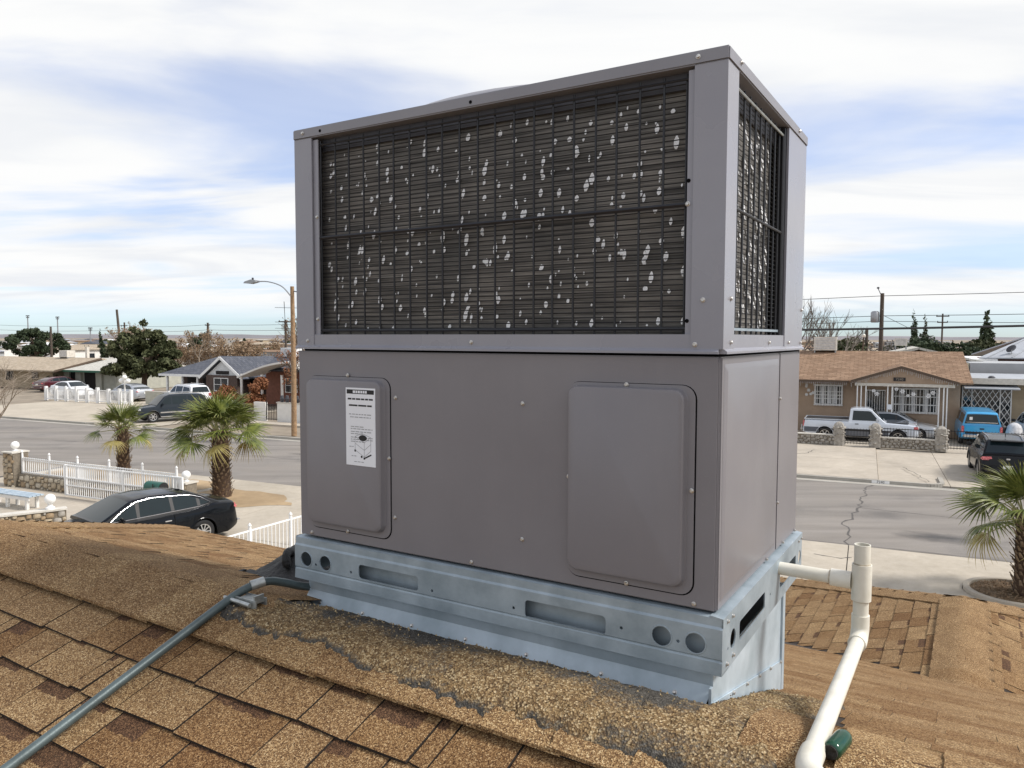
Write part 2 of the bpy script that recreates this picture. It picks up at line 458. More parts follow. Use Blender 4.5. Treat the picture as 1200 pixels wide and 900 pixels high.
# ------------------------------------------------------------------ mesh helpers
class MB:
    def __init__(self):
        self.v = []; self.f = []; self.uv = None; self.col = None
    def add(self, vs, fs):
        o = len(self.v)
        self.v += [tuple(p) for p in vs]
        self.f += [tuple(i + o for i in f) for f in fs]
        return self
    def box(self, c, s, rz=0.0, mt=None):
        x, y, z = [k / 2 for k in s]
        vs = [Vector((a, b, d)) for d in (-z, z) for b in (-y, y) for a in (-x, x)]
        if mt is None:
            mt = Matrix.Rotation(rz, 3, 'Z') if rz else None
        if mt is not None:
            vs = [mt @ q for q in vs]
        vs = [q + Vector(c) for q in vs]
        return self.add(vs, [(0, 2, 3, 1), (4, 5, 7, 6), (0, 1, 5, 4), (2, 6, 7, 3), (0, 4, 6, 2), (1, 3, 7, 5)])
    def bar(self, a, b, w, h=None, up=(0, 0, 1)):
        a = Vector(a); b = Vector(b); h = h or w
        d = (b - a).normalized()
        s = d.cross(Vector(up))
        if s.length < 1e-4:
            s = d.cross(Vector((1, 0, 0)))
        s.normalize(); n = s.cross(d)
        vs = [p + s * (i * w / 2) + n * (j * h / 2) for p in (a, b) for i, j in ((-1, -1), (1, -1), (1, 1), (-1, 1))]
        return self.add(vs, [(0, 1, 2, 3), (7, 6, 5, 4), (0, 4, 5, 1), (1, 5, 6, 2), (2, 6, 7, 3), (3, 7, 4, 0)])
    def tube(self, pts, r, n=8, cap=True):
        pts = [Vector(p) for p in pts]
        if not isinstance(r, (list, tuple)):
            r = [r] * len(pts)
        rings = []
        d0 = (pts[1] - pts[0]).normalized()
        ref = Vector((0, 0, 1)) if abs(d0.z) < 0.9 else Vector((1, 0, 0))
        s = d0.cross(ref).normalized()
        for i, p in enumerate(pts):
            if i == 0: d = d0
            elif i == len(pts) - 1: d = (pts[i] - pts[i - 1]).normalized()
            else: d = ((pts[i] - pts[i - 1]).normalized() + (pts[i + 1] - pts[i]).normalized()).normalized()
            s = (s - d * s.dot(d))
            if s.length < 1e-5: s = d.cross(Vector((0.3, 0.5, 0.8)))
            s.normalize()
            t = d.cross(s)
            rings.append([p + (s * cos(2 * pi * k / n) + t * sin(2 * pi * k / n)) * r[i] for k in range(n)])
        vs = [q for g in rings for q in g]
        fs = [(i * n + k, i * n + (k + 1) % n, (i + 1) * n + (k + 1) % n, (i + 1) * n + k) for i in range(len(pts) - 1) for k in range(n)]
        if cap:
            fs.append(tuple(range(n - 1, -1, -1)))
            fs.append(tuple((len(pts) - 1) * n + k for k in range(n)))
        return self.add(vs, fs)
    def lathe(self, prof, n=16, c=(0, 0, 0), axis='Z', a0=0.0):
        vs = []
        for r, z in prof:
            for k in range(n):
                a = 2 * pi * k / n + a0
                p = (r * cos(a), r * sin(a), z)
                if axis == 'Y': p = (p[0], p[2], p[1])
                elif axis == 'X': p = (p[2], p[0], p[1])
                vs.append((p[0] + c[0], p[1] + c[1], p[2] + c[2]))
        m = len(prof)
        fs = [(i * n + k, i * n + (k + 1) % n, (i + 1) * n + (k + 1) % n, (i + 1) * n + k) for i in range(m - 1) for k in range(n)]
        if prof[0][0] > 1e-6: fs.append(tuple(range(n - 1, -1, -1)))
        if prof[-1][0] > 1e-6: fs.append(tuple((m - 1) * n + k for k in range(n)))
        if axis == 'Y': fs = [f[::-1] for f in fs]
        return self.add(vs, fs)
    def prism(self, poly, a, b, axis='Z'):
        """poly 2D, extruded from a to b along axis"""
        n = len(poly)
        def P(q, h):
            return (q[0], q[1], h) if axis == 'Z' else ((q[0], h, q[1]) if axis == 'Y' else (h, q[0], q[1]))
        vs = [P(q, a) for q in poly] + [P(q, b) for q in poly]
        fs = [tuple(range(n - 1, -1, -1)), tuple(range(n, 2 * n))]
        fs += [(i, (i + 1) % n, n + (i + 1) % n, n + i) for i in range(n)]
        return self.add(vs, fs)
    def mesh(self, name):
        m = bpy.data.meshes.new(name)
        m.from_pydata(self.v, [], self.f)
        return m

def fixn(me):
    b = bmesh.new(); b.from_mesh(me)
    bmesh.ops.recalc_face_normals(b, faces=b.faces)
    b.to_mesh(me); b.free()
def obj(name, mb, m=None, parent=None, loc=None, rot=None, smooth=None, fix=True, kind=None):
    me = mb if isinstance(mb, bpy.types.Mesh) else mb.mesh(name)
    if fix and not isinstance(mb, bpy.types.Mesh):
        fixn(me)
    if m is not None and not me.materials:
        me.materials.append(M[m] if isinstance(m, str) else m)
    if smooth is not None:
        me.polygons.foreach_set('use_smooth', [True] * len(me.polygons))
        me.set_sharp_from_angle(angle=radians(smooth))
    o = bpy.data.objects.new(name, me)
    COL.objects.link(o)
    if parent is not None: o.parent = parent
    if loc is not None: o.location = loc
    if rot is not None: o.rotation_euler = rot if isinstance(rot, (tuple, list)) else (0, 0, rot)
    if kind: o['kind'] = kind
    return o
def thing(name, label, cat, loc=(0, 0, 0), rz=0.0, group=None):
    o = bpy.data.objects.new(name, None)
    o.empty_display_size = 0.2
    COL.objects.link(o)
    o.location = loc; o.rotation_euler = (0, 0, rz)
    o['label'] = label; o['category'] = cat
    if group: o['group'] = group
    return o
def tag(o, label, cat, group=None):
    o['label'] = label; o['category'] = cat
    if group: o['group'] = group
    return o
def struct(name, mb, m, loc=None, rot=None, smooth=None):
    return obj(name, mb, m, None, loc, rot, smooth, kind='structure')
def copy_tree(o, parent=None):
    c = o.copy(); COL.objects.link(c); c.parent = parent
    for ch in list(o.children):
        copy_tree(ch, c)
    return c
def rrect(x0, x1, y0, y1, r, n=5):
    pts = []
    for cx_, cy_, a in ((x1 - r, y1 - r, 0), (x0 + r, y1 - r, pi / 2), (x0 + r, y0 + r, pi), (x1 - r, y0 + r, 3 * pi / 2)):
        for k in range(n + 1):
            q = a + (pi / 2) * k / n
            pts.append((cx_ + r * cos(q), cy_ + r * sin(q)))
    return pts
def circ(cx_, cy_, r, n=20):
    return [(cx_ + r * cos(2 * pi * k / n), cy_ + r * sin(2 * pi * k / n)) for k in range(n)]
def holed_plate(outer, holes, y0, y1):
    """plate in XZ with holes, between y0 (front) and y1"""
    b = bmesh.new()
    loops = []
    for poly in [outer] + holes:
        vs = [b.verts.new((p[0], y0, p[1])) for p in poly]
        es = [b.edges.new((vs[i], vs[(i + 1) % len(vs)])) for i in range(len(vs))]
        loops += es
    bmesh.ops.triangle_fill(b, edges=loops, use_beauty=True, use_dissolve=False)
    r = bmesh.ops.extrude_face_region(b, geom=list(b.faces))
    bmesh.ops.translate(b, verts=[g for g in r['geom'] if isinstance(g, bmesh.types.BMVert)], vec=(0, y1 - y0, 0))
    bmesh.ops.recalc_face_normals(b, faces=b.faces)
    me = bpy.data.meshes.new('plate')
    b.to_mesh(me); b.free()
    return me
def text_mesh(body, size, extrude=0.001, align='CENTER'):
    c = bpy.data.curves.new('txt', 'FONT')
    c.body = body; c.size = size; c.extrude = extrude
    c.align_x = align; c.align_y = 'CENTER'
    c.resolution_u = 2
    o = bpy.data.objects.new('txt', c)
    COL.objects.link(o)
    dg = bpy.context.evaluated_depsgraph_get()
    me = bpy.data.meshes.new_from_object(o.evaluated_get(dg))
    bpy.data.objects.remove(o)
    bpy.data.curves.remove(c)
    return me
# ================================================================== GROUND, ROAD, PAVEMENTS
def sheet(poly, z):
    b = MB(); n = len(poly)
    b.add([(p[0], p[1], z) for p in poly], [tuple(range(n))])
    return b
def rect(s0, s1, t0, t1):
    return [(s0, t0), (s1, t0), (s1, t1), (s0, t1)]
struct('ground', sheet(rect(-3600, 3600, -1500, 5200), -0.03), 'town', rot=SYAW)
struct('road', sheet(rect(-420, 420, 22.25, 32.4), 0.0), 'asphalt', rot=SYAW)
b = MB().box((0, 32.12, 0.0), (300, 0.5, 0.02))
struct('gutter', b, 'gutter', rot=SYAW)
# slabs on this side of the street
pav = MB()
S_ED = [-31, -26, -21.8, -17.6, -13.4, -9.4, -5.0, -0.3, 4.4, 9.2, 14]
T_ED = [8.5, 15.75, 22.22]
near_pav = obj('near_pavement', sheet(rect(-31.5, 14.5, 8, 22.24), -0.012), 'crack', rot=SYAW, kind='structure')
PC = (3.08, 19.42, 0.98)
for i in range(len(S_ED) - 1):
    for j in range(2):
        s0, s1, t0, t1 = S_ED[i] + .012, S_ED[i + 1] - .012, T_ED[j] + .014, T_ED[j + 1] - .014
        outer = [(s0, t0), (s1, t0), (s1, t1), (s0, t1)]
        b = bmesh.new()
        loops = [outer]
        if s0 < PC[0] < s1 and t0 < PC[1] < t1:
            loops.append(circ(PC[0], PC[1], PC[2] + 0.02, 36))
        es = []
        for poly in loops:
            vv = [b.verts.new((p[0], p[1], 0.02)) for p in poly]
            es += [b.edges.new((vv[k], vv[(k + 1) % len(vv)])) for k in range(len(vv))]
        bmesh.ops.triangle_fill(b, edges=es, use_beauty=True)
        bmesh.ops.recalc_face_normals(b, faces=b.faces)
        r = bmesh.ops.extrude_face_region(b, geom=list(b.faces))
        bmesh.ops.translate(b, verts=[g for g in r['geom'] if isinstance(g, bmesh.types.BMVert)], vec=(0, 0, -0.05))
        bmesh.ops.recalc_face_normals(b, faces=b.faces)
        me = bpy.data.meshes.new('slab'); b.to_mesh(me); b.free()
        obj('slab', me, 'concrete', near_pav)
# planter ring + soil by the right palm
pl = thing('round_planter', 'round concrete-edged planting bed of soil around the palm by the driveway', 'planter', W(PC[0], PC[1], 0), SYAW)
prof = [(PC[2], -0.03), (PC[2], 0.10), (PC[2] - 0.02, 0.115), (PC[2] - 0.10, 0.115), (PC[2] - 0.12, 0.10), (PC[2] - 0.12, -0.03)]
b = MB().lathe(prof, 48)
b.f = b.f[:-2]
obj('concrete_edging', b, 'concrete2', pl, smooth=40)
b = MB()
R_ = PC[2] - 0.12
vs = [(0, 0, 0.09)]; fs = []
rr = random.Random(5)
for k in range(1, 9):
    for a in range(28):
        an = 2 * pi * a / 28
        vs.append((R_ * k / 8 * cos(an), R_ * k / 8 * sin(an), 0.075 - 0.03 * (k / 8) ** 2 + rr.uniform(-.022, .022) * (k < 8)))
for a in range(28):
    fs.append((0, 1 + a, 1 + (a + 1) % 28))
for k in range(7):
    for a in range(28):
        fs.append((1 + k * 28 + a, 1 + (k + 1) * 28 + a, 1 + (k + 1) * 28 + (a + 1) % 28, 1 + k * 28 + (a + 1) % 28))
obj('soil', b.add(vs, fs), 'soil', pl, smooth=60)

# dirt patches this side
def ragged(poly, amp, seed, sub=5):
    r = random.Random(seed); out = []
    for i in range(len(poly)):
        a = Vector(poly[i]); c = Vector(poly[(i + 1) % len(poly)])
        for k in range(sub):
            p = a.lerp(c, k / sub)
            out.append((p.x + r.uniform(-amp, amp), p.y + r.uniform(-amp, amp)))
    return out
struct('dirt_patch', sheet(ragged([(-21.6, 18.3), (-19.3, 18.1), (-17.2, 19.6), (-18.6, 20.6), (-21.6, 20.9)], 0.12, 3), 0.028), 'dirt', rot=SYAW)
struct('dirt_patch', sheet(ragged([(-30.5, 18.4), (-22.0, 18.4), (-22.0, 21.4), (-30.5, 21.4)], 0.12, 4), 0.028), 'dirt', rot=SYAW)
struct('yard_ground', sheet(ragged([(-40, 9), (-20.0, 10.5), (-19.6, 15.7), (-22.4, 17.45), (-40, 17.45)], 0.06, 6), 0.030), 'concrete2', rot=SYAW)

# far pavement (beyond the street, on the right) and kerbs
far_pav = obj('far_pavement', sheet(rect(-14, 14, 32.4, 49), -0.010), 'crack', rot=SYAW, kind='structure')
FS = [-13.5, -8.9, -4.3, 0.55, 3.0, 8.0, 13.5]
FT = [32.62, 37.6, 42.05, 48.2]
for i in range(len(FS) - 1):
    for j in range(3):
        zt = 0.115 if i < 3 else 0.045
        b = MB().box(((FS[i] + FS[i + 1]) / 2, (FT[j] + FT[j + 1]) / 2, zt - 0.08), (FS[i + 1] - FS[i] - .02, FT[j + 1] - FT[j] - .02, 0.16))
        obj('slab', b, 'concrete2', far_pav)
def kerb(s0, s1, name='kerb', ends=(0, 0)):
    k = thing(name, '', 'kerb')
    return k
def kerb_run(pts, w=0.16, h=0.14):
    b = MB()
    for i in range(len(pts) - 1):
        b.bar((*pts[i], h / 2 - 0.01), (*pts[i + 1], h / 2 - 0.01), w, h)
    return b
arc = [(2.2 + 0.55 * sin(a), 32.95 - 0.55 * cos(a)) for a in [k * pi / 16 for k in range(9)]]
struct('kerb', kerb_run([(-60 + 46, 32.40)] + [(-6, 32.4), (2.2, 32.4)] + arc[1:] + [(2.75, 34.2)]), 'gutter', rot=SYAW)
struct('kerb', kerb_run([(-56, 32.40), (-45.2, 32.4), (-44.7, 32.6)]), 'gutter', rot=SYAW)
struct('kerb', kerb_run([(-40.2, 32.6), (-39.8, 32.40), (-14, 32.4)]), 'gutter', rot=SYAW)
struct('driveway', sheet(rect(-64, -40.2, 32.55, 47), 0.006), 'concrete', rot=SYAW)
struct('sidewalk', MB().box((-33.0, 37.6, 0.02), (12, 1.1, 0.14)), 'concrete2', rot=SYAW)
# house number painted on a white patch of the kerb
nb = obj('kerb_number_patch', MB().box((0, 0, 0), (0.62, 0.006, 0.115)), 'white', None, W(0.62, 32.312, 0.064), SYAW)
tag(nb, 'white painted kerb patch with a black house number', 'kerb number')
tm = text_mesh('7240', 0.14, 0.001)
obj('numerals', tm, 'ink', nb, (0, -0.005, 0.0), (pi / 2, 0, 0))
# long crack across the street, side cracks
def crack(path, w, seed, jag=0.10, sub=7, z=0.004):
    r = random.Random(seed); pts = []
    for i in range(len(path) - 1):
        a = Vector(path[i]); c = Vector(path[i + 1])
        for k in range(sub):
            p = a.lerp(c, k / sub)
            pts.append(Vector((p.x + r.uniform(-jag, jag), p.y + r.uniform(-jag, jag) * .5)))
    pts.append(Vector(path[-1]))
    b = MB(); vs = []; fs = []
    for i, p in enumerate(pts):
        d = (pts[min(i + 1, len(pts) - 1)] - pts[max(i - 1, 0)]).normalized()
        n = Vector((-d.y, d.x)) * w * r.uniform(.35, 1.0) / 2
        vs += [(p.x + n.x, p.y + n.y, z), (p.x - n.x, p.y - n.y, z)]
    for i in range(len(pts) - 1):
        fs.append((2 * i, 2 * i + 1, 2 * i + 3, 2 * i + 2))
    return b.add(vs, fs)
struct('road_crack', crack([(0.35, 32.1), (0.05, 30.2), (-0.05, 27.6), (-0.45, 25.0), (-0.3, 22.3)], 0.085, 7, 0.12, 9), 'crack', rot=SYAW)
struct('road_crack', crack([(-6, 22.27), (-1.5, 22.25), (1.2, 22.3), (6, 22.27)], 0.06, 8, 0.05, 12, 0.024), 'crack', rot=SYAW)
struct('road_crack', crack([(0, 27.4), (3, 27.1), (9, 27.0)], 0.035, 9, 0.05, 8), 'crack', rot=SYAW)
struct('road_crack', crack([(-40, 26.6), (-30, 27.4), (-18, 26.9)], 0.05, 10, 0.08, 14), 'crack', rot=SYAW)
struct('road_crack', crack([(-1.1, 20.9), (-0.45, 20.75), (-0.2, 20.95)], 0.06, 12, 0.03, 5, 0.024), 'crack', rot=SYAW)
struct('road_crack', crack([(1.55, 36.2), (2.0, 34.5), (2.3, 32.9)], 0.05, 13, 0.05, 6, 0.12), 'crack', rot=SYAW)
struct('road_crack', crack([(-3.4, 37.8), (-2.5, 38.6), (-2.2, 40.0)], 0.05, 14, 0.08, 6, 0.12), 'crack', rot=SYAW)
for s_, t_, a_, b_ in ((2.0, 24.2, 1.5, .75), (5.2, 24.5, 1.9, .6), (-22, 28.6, 4.0, .8), (-33, 29.8, 5.0, .7), (6.4, 33.8, 1.2, .9), (1.2, 44.2, 1.4, .6), (-13.8, 17.6, 1.3, .9), (-10.5, 19.5, 1.6, .7)):
    zz = .006 if 22.3 < t_ < 32 else (.026 if t_ < 22 else (.052 if s_ > 3 else .122))
    o = struct('oil_stain', MB().add([(1.3 * cos(2 * pi * k / 24), 1.3 * sin(2 * pi * k / 24), 0) for k in range(24)], [tuple(range(24))]), 'stain', W(s_, t_, zz), SYAW)
    o.scale = (a_, b_, 1)
# far low hills on the horizon
b = MB(); vs = []; fs = []
rr = random.Random(2)
for i in range(81):
    a = radians(-60 + i * 1.5)
    h = 6 + 16 * (0.5 + 0.5 * mnoise.noise((i * .17, 3, 0))) + 5 * mnoise.noise((i * .7, 1, 0))
    for rad, hh in ((3300, -2), (3420, h * .7), (3600, h), (4100, -2)):
        vs.append((rad * sin(a), rad * cos(a), hh))
for i in range(80):
    for k in range(3):
        fs.append((i * 4 + k, i * 4 + 4 + k, i * 4 + 5 + k, i * 4 + 1 + k))
M['hill'] = mat('far_hill', (0.20, 0.19, 0.20), 0.95, var=0.2, scale=0.004, coords='World')
struct('hills', b.add(vs, fs), 'hill', smooth=60)
# ================================================================== OUR HOUSE: hip roof with a lower wing, shingle by shingle
YR = -0.15; MS = 0.35; Z0 = 4.795; ZR = Z0 - MS * YR
HX0, HX1 = -2.98, 4.2                       # ridge ends
def mainz(y):
    return Z0 - MS * y if y > YR else ZR + MS * (y - YR)
house = thing('house', 'single-storey house under a brown shingled hip roof that carries the rooftop unit', 'house', L(0, 0, 0), LYAW)
M['ownwall'] = mat('own_house_stucco', (0.42, 0.34, 0.25), 0.85, 0.0, 0.12, 3, 0.2, 50)
M['deck'] = mat('shingle_underlay', (0.028, 0.019, 0.013), 0.95, 0.0, 0.3, 30)
EB, EF = 2.62, -4.2                          # back / front eaves (y)
WX, WZ, WJ, WE = 0.45, 3.65, 3.27, 4.95      # wing ridge x, z, y start, y end
WH = 2.05                                    # wing half width
XS = -1.15                                   # where the lower right part of the back slope begins
b = MB()
k_ = EB - YR
zeb = mainz(EB); zef = mainz(EF); zw = WZ - MS * WH
dk = 0.0
vs = [(HX0, YR, ZR), (HX1, YR, ZR),
      (HX0 - (EB - YR), EB, zeb), (XS, EB, zeb),
      (XS, 5.6, mainz(5.6)), (HX1 + 5.75, 5.6, mainz(5.6)), (XS, YR, ZR),
      (HX0 - (YR - EF), EF, zef), (HX1 + (YR - EF), EF, zef)]
fs = [(0, 6, 3, 2), (6, 1, 5, 4), (0, 7, 8, 1), (0, 2, 7), (1, 8, 5)]
b.add(vs, fs)
# wing
wv = [(WX, WJ, WZ), (WX, WE, WZ), (WX - WH, WJ + WH, zw), (WX - WH, WE + WH, zw), (WX + WH, WJ + WH, zw), (WX + WH, WE + WH, zw)]
b.add(wv, [(0, 2, 3, 1), (0, 1, 5, 4), (1, 3, 5)])
roof = obj('roof', b, 'deck', house)
b = MB()
b.prism([(HX0 - (EB - YR) + .5, EB - .45), (HX0 - (YR - EF) + .6, EF + .5), (HX1 + 3, EF + .5), (HX1 + 3, 4.4), (XS + .2, 4.4), (XS + .2, EB - .45)], 0.0, 3.1)
obj('wall', b, 'ownwall', house)
b = MB().prism([(WX - WH + .4, 3.6), (WX + WH - .4, 3.6), (WX + WH - .4, WE + WH - .4), (WX - WH + .4, WE + WH - .4)], 0.0, zw + .05)
obj('wall', b, 'ownwall', house)
b = MB().prism([(HX0 - 1.6, EB - .5), (HX0 - 1.0, EF + 1.6), (HX1 + 1, EF + 1.6), (HX1 + 1, 2.2), (XS - .1, 2.2), (XS - .1, EB - .5)], 3.05, 3.55)
obj('wall', b, 'ownwall', house)
b = MB().bar((HX0 - k_, EB + .012, zeb - .07), (XS, EB + .012, zeb - .07), 0.02, 0.14)
obj('fascia', b, 'white', house)
M['drip'] = mat('dark_drip_edge', (0.05, 0.035, 0.025), 0.7)

class Shingler:
    """lays laminated shingles course by course on a sloping plane"""
    def __init__(self, org, a, up, n, seed):
        self.o = Vector(org); self.a = Vector(a).normalized(); self.b = Vector(up).normalized(); self.n = Vector(n).normalized()
        self.r = random.Random(seed); self.even = False; self.g = .0026
    def P(self, a, b, h):
        return self.o + self.a * a + self.b * b + self.n * h
    def slab(self, a0, a1, b0, b1, h, bright=None):
        r = self.r
        j = lambda s: r.uniform(-s, s)
        g = self.g
        w = a1 - a0
        tip = .0015
        P = self.P
        e0, e1 = j(.004), j(.004)
        vs = [P(a0 + g, b0 + e0, 0), P(a1 - g, b0 + e1, 0), P(a1 - g, b1, -0.002), P(a0 + g, b1, -0.002),
              P(a0 + g, b0 + e0, h + j(.0012)), P(a1 - g, b0 + e1, h + j(.0012)), P(a1 - g, b1, tip), P(a0 + g, b1, tip)]
        fs = [(4, 5, 6, 7), (0, 1, 5, 4), (1, 2, 6, 5), (3, 0, 4, 7)]
        tone = r.random() if not self.even else r.uniform(.08, .92)
        dark = r.random() if r.random() < .75 and not self.even else 0.0
        return vs, fs, (tone if bright is None else bright, dark, r.random())
def shmesh(pieces, name):
    vs = []; fs = []; uv = []; col = []
    for v, f, c in pieces:
        o = len(vs)
        vs += [tuple(p) for p in v]
        for q in f:
            fs.append(tuple(i + o for i in q))
            if q == (4, 5, 6, 7) or len(v) != 8:
                base = [(0, 0), (1, 0), (1, 1), (0, 1)]
            else:
                base = [(1, 0)] * 4
            uv += base[:len(q)]
            col += [c] * len(q)
    me = bpy.data.meshes.new(name)
    me.from_pydata(vs, [], fs)
    ul = me.uv_layers.new(name='UVMap')
    ul.data.foreach_set('uv', [k for p in uv for k in p])
    ca = me.color_attributes.new('rnd', 'FLOAT_COLOR', 'CORNER')
    ca.data.foreach_set('color', [k for c in col for k in (*c, 1.0)])
    me.materials.append(M['shingle']); me.materials.append(M['shingle_edge'])
    me.polygons.foreach_set('material_index', [1 if (i % 4) else 0 for i in range(len(fs))])
    return me
ALL = []                                    # (priority, piece)
def lay(sh, b0, b1, arange, exp, prio, wmin=.12, wmax=.27, hs=1.0):
    b_ = b0
    while b_ < b1:
        lo, hi = arange(b_ + exp * .5)
        if hi - lo > .05:
            a = lo - sh.r.uniform(0, .2)
            tall = sh.r.random() < .5
            while a < hi:
                w = sh.r.uniform(wmin, wmax) if tall else sh.r.uniform(wmin, wmax)
                if sh.r.random() < .12: w = .05
                a0, a1 = max(a, lo), min(a + w, hi)
                mc = sh.P((a0 + a1) / 2, b_ + exp * .5, 0)
                mc2 = min(sh.P(a0, b_, 0).x, sh.P(a1, b_, 0).x)
                if a1 - a0 > .02 and not (-1.31 < mc.x < .13 and -.262 < mc.y < .45) and not (mc.x > .1 and mc2 < .12 and -.2 < mc.y < .45):
                    p = sh.slab(a0, a1, b_, min(b_ + exp + .012, b1 + .02), .0105 * hs if tall else .0088 * hs)
                    ALL.append((prio(p[0][4]), p))
                a += w; tall = not tall
        b_ += exp
cs = 1 / sqrt(1 + MS * MS)
camL = Vector((0.461, -1.606, 5.6))
def pr(q):
    d = (Vector(q) - camL)
    return d.length
EXP = 0.130
# front slope: up = +y
sF = Shingler((0, YR, ZR), (1, 0, 0), (0, cs, MS * cs), (0, -MS * cs, cs), 21)
lay(sF, -.322 - EXP * 30, 0, lambda bb: (HX0 + (YR - (YR + bb * cs)) * -1 * 1.0 if False else HX0 + bb * cs, HX1 - bb * cs), EXP, pr)
# back slope, up = -y.  left part to the short eave, right part further down
sB = Shingler((0, YR, ZR), (-1, 0, 0), (0, -cs, MS * cs), (0, MS * cs, cs), 22)
lay(sB, -(EB - YR) / cs - .03, 0, lambda bb: (-XS, -HX0 - bb * cs), EXP, pr)
sB.g = .0004; sB.even = True
def right_range(bb):
    y = YR - bb * cs
    hi = -XS
    lo = -(HX1 + (y - YR))
    if y > WJ + .02:                         # left of the valley only
        lo = -(WX - (y - WJ))
    return (max(lo, -3.2), hi)
lay(sB, -4.1 / cs, 0, right_range, EXP, pr, hs=.6)
def right2(bb):
    y = YR - bb * cs
    if y <= WJ + .02: return (0, 0)
    return (-min(HX1 + (y - YR), 4.5), -(WX + (y - WJ)))
lay(sB, -4.1 / cs, 0, right2, EXP, pr, hs=.6)
# wing slopes: courses run along y, up = +x (left slope) or -x (right slope)
sW = Shingler((WX, 0, WZ), (0, -1, 0), (cs, 0, MS * cs), (-MS * cs, 0, cs), 23)
lay(sW, -WH / cs, 0, lambda bb: (-(WE - bb * cs), -(WJ - bb * cs)), EXP, lambda q: pr(q) * .45, .16, .28)
sV = Shingler((WX, 0, WZ), (0, 1, 0), (-cs, 0, MS * cs), (MS * cs, 0, cs), 24)
lay(sV, -WH / cs, 0, lambda bb: (WJ - bb * cs, WE - bb * cs), EXP, lambda q: pr(q) * .6)
# hip end of the wing, beyond
sH = Shingler((0, WE, WZ), (-1, 0, 0), (0, -cs, MS * cs), (0, MS * cs, cs), 25)
lay(sH, -WH / cs, 0, lambda bb: (-WX + bb * cs, -WX - bb * cs), EXP, pr)
# left hip end
sL = Shingler((HX0, 0, ZR), (0, -1, 0), (cs, 0, MS * cs), (-MS * cs, 0, cs), 26)
lay(sL, -2.6, 0, lambda bb: (-(YR - bb * cs), -(YR + bb * cs)), EXP, pr)
def vis(p):
    c = sum((Vector(q) for q in p[0][4:8]), Vector()) / 4
    w = L(c.x, c.y, c.z)
    if w.y < .4: return False
    px = 600 + 890 * w.x / w.y; py = 450 - 890 * ((w.z - 5.6) / w.y + .061)
    if -30 < px < 1230 and py < 925:
        return not (345 < px < 925 and c.y > .0)
    return False
ALL.sort(key=lambda q: q[0] + (0 if vis(q[1]) else 1000))
NP = 300
for _, p in ALL[:NP]:
    obj('shingle', shmesh([p], 'shingle'), None, roof)
obj('far_shingles', shmesh([p for _, p in ALL[NP:]], 'far_shingles'), None, roof, kind='stuff')

# ridge and hip caps: bent, overlapping pieces
def cap_piece(half, drop, length, lift, seed, rad=.045, q1=1.0):
    """profile across y, running +x; butt end at x=0"""
    r = random.Random(seed); n = 10
    vs = []; fs = []
    tone = r.uniform(.35, 1.0)
    prof = []
    for k in range(n + 1):
        q = -1 + (1 + q1) * k / n
        y = q * half
        z = -drop * (sqrt(q * q * half * half + rad * rad) - rad) / half
        prof.append((y, z + r.uniform(-.002, .002)))
    for x, lz in ((0.0, lift), (length * .5, lift * .55), (length + .03, 0.001)):
        for y, z in prof:
            vs.append((x + r.uniform(-.003, .003), y, z + lz))
    for y, z in prof:
        vs.append((0.0, y, z - .001))
    m = n + 1
    for i in range(2):
        for k in range(n):
            fs.append((i * m + k, (i + 1) * m + k, (i + 1) * m + k + 1, i * m + k + 1))
    for k in range(n):
        fs.append((3 * m + k, k, k + 1, 3 * m + k + 1))
    e = 4 * m                                   # side edges down
    for s_, k in ((0, 0), (1, n)):
        a, b2 = vs[k], vs[2 * m + k]
        vs += [(a[0], a[1], a[2] - lift - .001), (b2[0], b2[1], b2[2] - .006)]
        i0 = len(vs) - 2
        fs.append((k, i0, i0 + 1, 2 * m + k))
    me = bpy.data.meshes.new('ridge_cap')
    me.from_pydata(vs, [], fs)
    ul = me.uv_layers.new(name='UVMap')
    ca = me.color_attributes.new('rnd', 'FLOAT_COLOR', 'CORNER')
    ca.data.foreach_set('color', [k for _ in range(len(me.loops)) for k in (tone, 0.0, 0.0, 1.0)])
    me.materials.append(M['shingle'])
    me.polygons.foreach_set('use_smooth', [True] * len(me.polygons))
    me.set_sharp_from_angle(angle=radians(35))
    return me
CAPS = [cap_piece(.198, MS * .198, .165, .008, k) for k in range(9)]
CAPF = [cap_piece(.198, MS * .198, .165, .008, 20 + k, q1=-.50) for k in range(5)]
CAPSW = [cap_piece(.165, MS * .165, .165, .007, 40 + k) for k in range(5)]
CAPH = [cap_piece(.165, MS * .707 * .165, .165, .005, 60 + k, rad=.02) for k in range(6)]
x = HX0 - .05; i = 0
while x < HX1:                                 # main ridge; butts point to the left
    me = CAPF[rnd.randrange(5)] if -1.30 < x < .09 else CAPS[rnd.randrange(9)]
    obj('ridge_cap', me, None, roof, (x, YR, ZR + .006), (0, 0, 0)); x += .165
y = WJ - .12
yy = WE + .02
while yy > WJ - .25:
    obj('ridge_cap', CAPSW[rnd.randrange(5)], None, roof, (WX, yy, WZ + .008), (0, 0, -pi / 2)); yy -= .165
def hip_caps(p0, p1, step=.165):
    p0 = Vector(p0); p1 = Vector(p1)
    d = (p1 - p0); n = int(d.length / step); dn = d.normalized()
    # butt at the low end, running up: x axis along -d
    up = -dn
    side = Vector((0, 0, 1)).cross(up).normalized()
    nz = up.cross(side)
    rot = Matrix((up, side, nz)).transposed().to_euler()
    for k in range(n, 0, -1):
        o = obj('hip_cap', CAPH[rnd.randrange(6)], None, roof, p0 + dn * (k * step) + nz * .009)
        o.rotation_euler = rot
hip_caps((HX0, YR, ZR), (HX0 - k_, EB, zeb))
hip_caps((WX, WE, WZ), (WX - WH, WE + WH, zw))
hip_caps((WX, WE, WZ), (WX + WH, WE + WH, zw))
